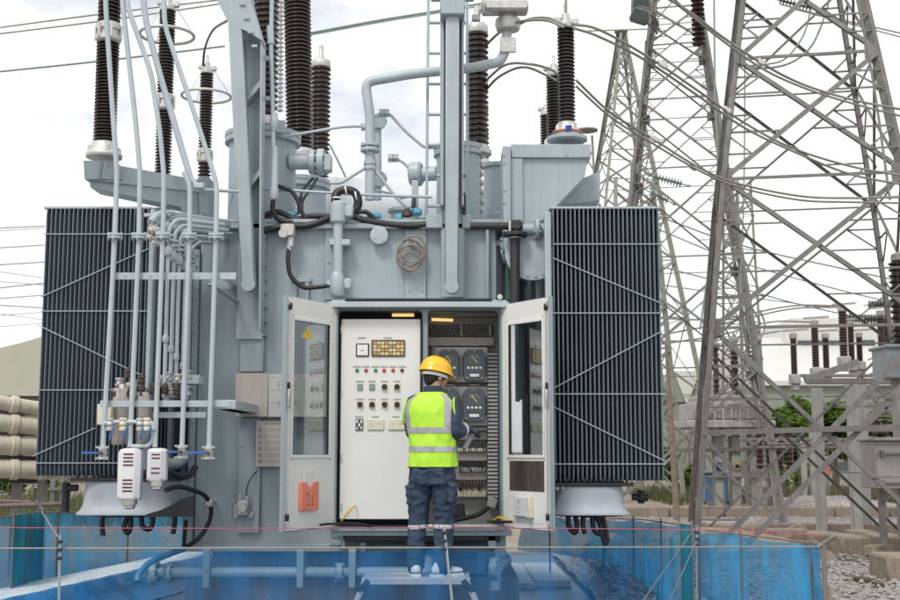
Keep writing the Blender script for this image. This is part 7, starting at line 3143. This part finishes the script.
# rolled rim and peak
base = nv * nu
for (ex, pk, dz) in ((.004, .0, -.012), (.016, .028, -.020), (.017, .045, -.026), (.012, .043, -.029), (-.006, .0, -.022), (-.010, -.004, .02)):
    for j in range(nu):
        a = 2 * math.pi * j / nu
        fr = max(0, math.sin(a)) ** 2.0
        ex2 = ex * (.35 + .65 * max(0, math.sin(a) * .5 + .5)) if ex > .005 else ex
        vs.append(Vector(((.118 + ex2) * math.cos(a), (.142 + ex2 + pk * fr) * math.sin(a) - .004, dz - .010 * fr)))
for k in range(6):
    o0 = base + k * nu
    for j in range(nu):
        fs.append((o0 + j, o0 + nu + j, o0 + nu + (j + 1) % nu, o0 + (j + 1) % nu))
HO = Vector((0, -.004, .044))
HR2 = HR @ Matrix.Rotation(R(4), 3, 'X')
mb.add([Hd(HO) + HR2 @ p for p in vs], fs)
hel = mb.build('helmet', M['helmet'], pe, sharp=50, weld=True)
mb = MB()
pts = [Hd(HO) + HR2 @ Vector((.092 * math.cos(2 * math.pi * j / 36), .113 * math.sin(2 * math.pi * j / 36) - .004, -.046)) for j in range(36)]
vs = []
fs = []
for p in pts:
    c = Hd(HO) + HR2 @ Vector((0, -.004, -.046))
    d = (p - c).normalized()
    up = HR2 @ Vector((0, 0, 1))
    for a, b in ((0, -.013), (.004, -.013), (.004, .013), (0, .013)):
        vs.append(p + d * a + up * b)
for i in range(36):
    j = (i + 1) % 36
    for q in range(4):
        fs.append((i * 4 + q, i * 4 + (q + 1) % 4, j * 4 + (q + 1) % 4, j * 4 + q))
mb.add(vs, fs)
mb.build('helmet_band', M['signwhite'], hel)
mb = MB()
for sx in (-1, 1):
    mb.tube([Hd((sx * .088, .0, .01)), Hd((sx * .083, .02, -.05)), Hd((sx * .045, .045, -.108)), Hd((0, .055, -.120))], .004, 6)
mb.build('chin_strap', M['black'], hel)

# navy jacket with sleeves and collar
TR = [(.012, 0, .825, .178, .128), (.012, 0, .90, .176, .126), (.010, 0, 1.02, .170, .118), (.008, 0, 1.15, .172, .116), (.005, 0, 1.28, .182, .120), (.003, -.004, 1.36, .186, .114),
      (.004, -.004, 1.41, .168, .100), (.006, .0, 1.445, .118, .082), (.010, .006, 1.47, .080, .070), (.012, .008, 1.515, .072, .070)]
mb = MB()
loft(mb, TR, 30, 2.3)
ltube(mb, [SR, (.186, -.012, 1.28), ER, (.226, .07, 1.16), WRs], [.066, .064, .060, .054, .044])
ltube(mb, [SL, (-.168, .035, 1.28), EL, (-.125, .16, 1.15), WL], [.066, .062, .056, .052, .044])
jk = fuse(mb, 'jacket', M['navy'], pe, .0075, .006, 13, 2, .8, 3)
mb = MB()
# pale band round the right cuff
fr_ = FR
cb = Vector(ER).lerp(Vector(WRs), .62)
mb.lathe(W(cb - fr_ * .013), [(.050, 0), (.060, .001), (.0585, .026), (.049, .027)], fr_, 24)
cb = Vector(EL).lerp(Vector(WL), .62)
mb.lathe(W(cb - FL * .013), [(.050, 0), (.060, .001), (.0585, .026), (.049, .027)], FL, 24)
mb.build('cuff_band', M['paletape'], jk)

# trousers with knee bands and cargo pockets
mb = MB()
loft(mb, [(.010, 0, .72, .155, .105), (.010, -.004, .80, .176, .126), (.012, -.002, .88, .174, .122), (.012, 0, .95, .165, .115)], 28, 2.2)
ltube(mb, [(-.080, .0, .82), (-.098, .005, .65), KL, (-.122, .015, .28), (-.128, -.002, .075)], [.098, .088, .074, .068, .066])
ltube(mb, [(.098, .0, .82), (.104, .005, .65), KR, (.096, .02, .28), (.094, -.002, .075)], [.098, .090, .078, .072, .068])
mb.box(W((.187, -.02, .66)), (.035, .13, .15), .012, Matrix.Rotation(.06, 3, 'Y'))
mb.box(W((-.172, -.02, .64)), (.035, .12, .15), .012, Matrix.Rotation(-.06, 3, 'Y'))
mb.box(W((.075, -.122, .79)), (.12, .016, .12), .006, Matrix.Rotation(.08, 3, 'X'))
mb.box(W((-.065, -.122, .79)), (.12, .016, .12), .006, Matrix.Rotation(.08, 3, 'X'))
tr_ = fuse(mb, 'trousers', M['navy'], pe, .0075, .0105, 10, 2, 1.4, 8)
mb = MB()
for c, c2, r in (((-.1185, .019, .405), (-.1165, .0205, .372), .0735), ((.0968, .0255, .405), (.0965, .0235, .372), .0775)):
    a, b = W(c), W(c2)
    mb.lathe(b, [(r - .012, 0), (r + .004, .001), (r + .005, .032), (r - .012, .033)], a - b, 28)
mb.build('knee_band', M['paletape'], tr_)

# hi-vis vest: a shell over the jacket with its own hem, arm holes and tapes
VR = [(.866, .012, .0, .196, .145), (.93, .012, .0, .193, .143), (1.02, .010, 0, .190, .138), (1.12, .006, 0, .192, .136), (1.22, .000, -.002, .202, .138), (1.31, -.004, -.002, .210, .136), (1.36, -.004, .000, .208, .130),
      (1.40, .000, .000, .192, .118), (1.43, .005, -.002, .158, .102), (1.455, .007, .002, .118, .086), (1.468, .009, .004, .092, .078)]


def vpt(a, z, off=0.0):
    for i in range(len(VR) - 1):
        if z <= VR[i + 1][0] or i == len(VR) - 2:
            t = max(0, min(1, (z - VR[i][0]) / (VR[i + 1][0] - VR[i][0])))
            q = [VR[i][k] * (1 - t) + VR[i + 1][k] * t for k in range(5)]
            break
    c, s = math.cos(a), math.sin(a)
    e = 2.4
    k = (abs(c) ** e + abs(s) ** e) ** (-1 / e)
    fold = .009 * noise.noise(Vector((math.cos(a) * 2.4, math.sin(a) * 2.4, z * 5 + 1.7))) + .006 * noise.noise(Vector((math.cos(a) * 5, math.sin(a) * 5, z * 11))) + .003 * noise.noise(Vector((math.cos(a) * 13, math.sin(a) * 13, z * 20)))
    fold += .007 * (1 - min(1, (z - .866) / .18)) * math.sin(a * 7 + 1) * .6
    return W((q[1] + (q[3] + fold + off) * c * k, q[2] + (q[4] + fold + off) * s * k, z))


def vshell(mb, zs, a0, a1, n, off, th, closed):
    vs = []
    fs = []
    m = len(zs)
    cnt = n if closed else n + 1
    for lay in (off, off - th):
        for z in zs:
            for j in range(cnt):
                a = a0 + (a1 - a0) * j / n
                vs.append(vpt(a, z, lay))
    for lay in range(2):
        o = lay * m * cnt
        for i in range(m - 1):
            for j in range(n):
                q = (o + i * cnt + j, o + i * cnt + (j + 1) % cnt, o + (i + 1) * cnt + (j + 1) % cnt, o + (i + 1) * cnt + j)
                fs.append(q if lay == 0 else q[::-1])
    o = m * cnt
    for j in range(n):
        for i in (0, m - 1):
            a, b = i * cnt + j, i * cnt + (j + 1) % cnt
            fs.append((a, b, o + b, o + a) if i else (b, a, o + a, o + b))
    if not closed:
        for i in range(m - 1):
            for j in (0, n):
                a, b = i * cnt + j, (i + 1) * cnt + j
                fs.append((a, b, o + b, o + a))
    mb.add(vs, fs)


mb = MB()
zs = [.866 + (1.468 - .866) * i / 44 for i in range(45)]
vshell(mb, zs, 0, 2 * math.pi, 96, 0, .005, True)
vest = mb.build('vest', M['lime'], pe, sharp=60)
mb = MB()
for z0_, z1_ in ((1.135, 1.183), (.985, 1.030)):
    vshell(mb, [z0_ + (z1_ - z0_) * i / 4 for i in range(5)], 0, 2 * math.pi, 96, .004, .0035, True)
# brace tapes over the shoulders (angles from the wearer's right, through the back)
for a0, a1 in ((R(-50), R(-32)), (R(-150), R(-132)), (R(40), R(58)), (R(122), R(140))):
    vshell(mb, [1.185 + (1.45 - 1.185) * i / 16 for i in range(17)], a0, a1, 6, .0042, .0036, False)
mb.build('reflective_tape', M['tape'], vest)
mb = MB()
vshell(mb, [.858, .862, .868], 0, 2 * math.pi, 96, .003, .008, True)
mb.build('vest_hem', M['black'], vest)
# arm-hole bindings
mb = MB()
for sx, c in ((1, SR), (-1, SL)):
    pts = []
    for j in range(28):
        a = 2 * math.pi * j / 28
        pts.append(W((sx * (.213 - .014 * math.sin(a) * 1.0) - .004, c[1] - .012 + .066 * math.cos(a), 1.315 + .105 * math.sin(a))))
    mb.tube(pts, .0075, 8, closed=True)
mb.build('armhole_binding', M['lime'], vest)

# gloves
mb = MB()
hand_forms(mb, WRs, FRd, (.25, -.2, .9), 1, .003, .55)
g1 = fuse(mb, 'glove', M['glove'], pe, .0045, smooth=1)
mb = MB()
hand_forms(mb, WL, FL, (.1, -.2, 1), -1, .003, .5)
g2 = fuse(mb, 'glove', M['glove'], pe, .0045, smooth=1)


# shoes
def shoe(ax, yaw):
    Mr = Matrix.Rotation(yaw, 3, 'Z')
    o = Vector((ax[0], ax[1], 0))

    def S(p):
        return W(o + Mr @ Vector(p))
    mb = MB()
    mb.ell(S((0, -.045, .052)), (.043, .052, .050), 16, 12, 0, Mr)
    mb.ell(S((0, .035, .050)), (.043, .085, .044), 16, 12, 0, Mr)
    mb.ell(S((0, .125, .036)), (.047, .075, .032), 16, 12, 0, Mr)
    mb.tube([S((0, -.02, .05)), S((0, -.025, .115))], [.045, .047], 16)
    up = fuse(mb, 'shoe', M['shoe'], pe, .0055, smooth=1)
    mb = MB()
    outl = [(-.036, -.095), (.036, -.095), (.046, -.05), (.042, .03), (.052, .12), (.040, .185), (.0, .206), (-.042, .185), (-.050, .12), (-.040, .03), (-.046, -.05)]
    mb.prism([S((x, y, .0)) for x, y in outl], (0, 0, .026))
    mb.build('sole', M['shoe'], up)
    mb = MB()
    mb.prism([S((x * 1.01, y * 1.005, .024)) for x, y in outl], (0, 0, .007))
    mb.tube([S((-.03, .045, .088)), S((0, .05, .097)), S((.03, .045, .088))], .004, 6)
    mb.tube([S((-.03, .07, .078)), S((0, .075, .086)), S((.03, .07, .078))], .004, 6)
    mb.ell(S((.040, .02, .05)), (.006, .05, .012), 10, 6, 0, Mr @ Matrix.Rotation(.4, 3, 'X'))
    mb.ell(S((-.040, .02, .05)), (.006, .05, .012), 10, 6, 0, Mr @ Matrix.Rotation(.4, 3, 'X'))
    mb.build('shoe_trim', M['shoedark'], up)


shoe((-.130, .0), .36)
shoe((.092, .0), -.72)

# the grey hand tool
hc = W(Vector(WRs) + FRd * .085 + Vector((-.02, -.01, -.035)))
RZ = Matrix.Rotation(R(-14), 3, 'Z')
pe.rotation_euler = (0, 0, R(-14))
hc = PO + RZ @ (hc - PO)
dv = thing('hand_tool', 'pale grey slab-shaped hand tool gripped by the worker and pointing down', 'hand tool', hc)
mb = MB()
Mr = Matrix.Rotation(R(28), 3, 'Y') @ Matrix.Rotation(R(18), 3, 'Z')
mb.box(hc + Mr @ Vector((0, 0, -.06)), (.042, .022, .15), .006, Mr)
mb.build('tool_body', M['device'], dv)
mb = MB()
mb.box(hc + Mr @ Vector((0, 0, .03)), (.030, .018, .04), .005, Mr)
mb.lathe(hc + Mr @ Vector((0, 0, -.134)), [(.012, 0), (.010, -.01), (.004, -.014)], (Mr @ Vector((0, 0, 1))), 10)
mb.build('tool_grip', M['shoedark'], dv)
# ------------------------------------------------------------------ sky, sun, camera
w = bpy.data.worlds.new('World')
sc.world = w
w.use_nodes = True
nt = w.node_tree
bg = nt.nodes['Background']
bg.inputs['Strength'].default_value = .1
SUN_EL, SUN_AZ = 52.0, 205.0      # azimuth clockwise from +Y: behind the camera, a little left
sky = N(nt, 'ShaderNodeTexSky', sky_type='NISHITA')
sky.sun_disc = False
sky.sun_elevation = R(SUN_EL)
sky.sun_rotation = R(SUN_AZ)
sky.air_density = 1.0
sky.dust_density = 2.0
tc = N(nt, 'ShaderNodeTexCoord')
mp = N(nt, 'ShaderNodeMapping')
mp.inputs['Scale'].default_value = (1, 1, 2.2)
mp.inputs['Location'].default_value = (.3, .1, .2)
nt.links.new(tc.outputs['Generated'], mp.inputs['Vector'])
nz = N(nt, 'ShaderNodeTexNoise')
nz.inputs['Scale'].default_value = 2.6
nz.inputs['Detail'].default_value = 7
nz.inputs['Roughness'].default_value = .55
nt.links.new(mp.outputs['Vector'], nz.inputs['Vector'])
nz2 = N(nt, 'ShaderNodeTexNoise')
nz2.inputs['Scale'].default_value = 5.5
nz2.inputs['Detail'].default_value = 6
nt.links.new(mp.outputs['Vector'], nz2.inputs['Vector'])
cl = ramp(nt, [(.28, (7.7, 7.8, 8.0)), (.54, (9.9, 9.9, 9.9))])
nt.links.new(nz2.outputs['Fac'], cl.inputs['Fac'])
cov = ramp(nt, [(.30, (.35, .35, .35)), (.44, (1, 1, 1))])
nt.links.new(nz.outputs['Fac'], cov.inputs['Fac'])
mx = N(nt, 'ShaderNodeMix', data_type='RGBA')
nt.links.new(cov.outputs['Color'], mx.inputs[0])
nt.links.new(sky.outputs['Color'], mx.inputs[6])
nt.links.new(cl.outputs['Color'], mx.inputs[7])
nt.links.new(mx.outputs[2], bg.inputs['Color'])

sl = bpy.data.lights.new('sun', 'SUN')
sl.energy = 1.5
sl.angle = R(14)
sl.color = (1, .96, .9)
so = bpy.data.objects.new('sun', sl)
col.objects.link(so)
az, el = R(SUN_AZ), R(SUN_EL)
dirv = Vector((math.sin(az) * math.cos(el), math.cos(az) * math.cos(el), math.sin(el)))
so.rotation_euler = (-dirv).to_track_quat('-Z', 'Y').to_euler()
so.location = (0, -5, 20)

cd = bpy.data.cameras.new('camera')
cam = bpy.data.objects.new('camera', cd)
col.objects.link(cam)
cam.location = (0, 0, CAMZ)
cam.rotation_euler = (math.pi / 2 + TH, 0, 0)
cd.sensor_width = 36
cd.lens = F / 900 * 36
cd.clip_end = 3000
cd.dof.use_dof = True
cd.dof.focus_distance = 10.2
cd.dof.aperture_fstop = 5.0
sc.camera = cam
vs_ = sc.view_settings
vs_.view_transform = 'Standard'
vs_.look = 'None'
vs_.exposure = EXPOSURE
vs_.gamma = 1
vs_.use_curve_mapping = False
sc.cycles.max_bounces = 8
sc.cycles.transparent_max_bounces = 16
sc.cycles.use_denoising = True
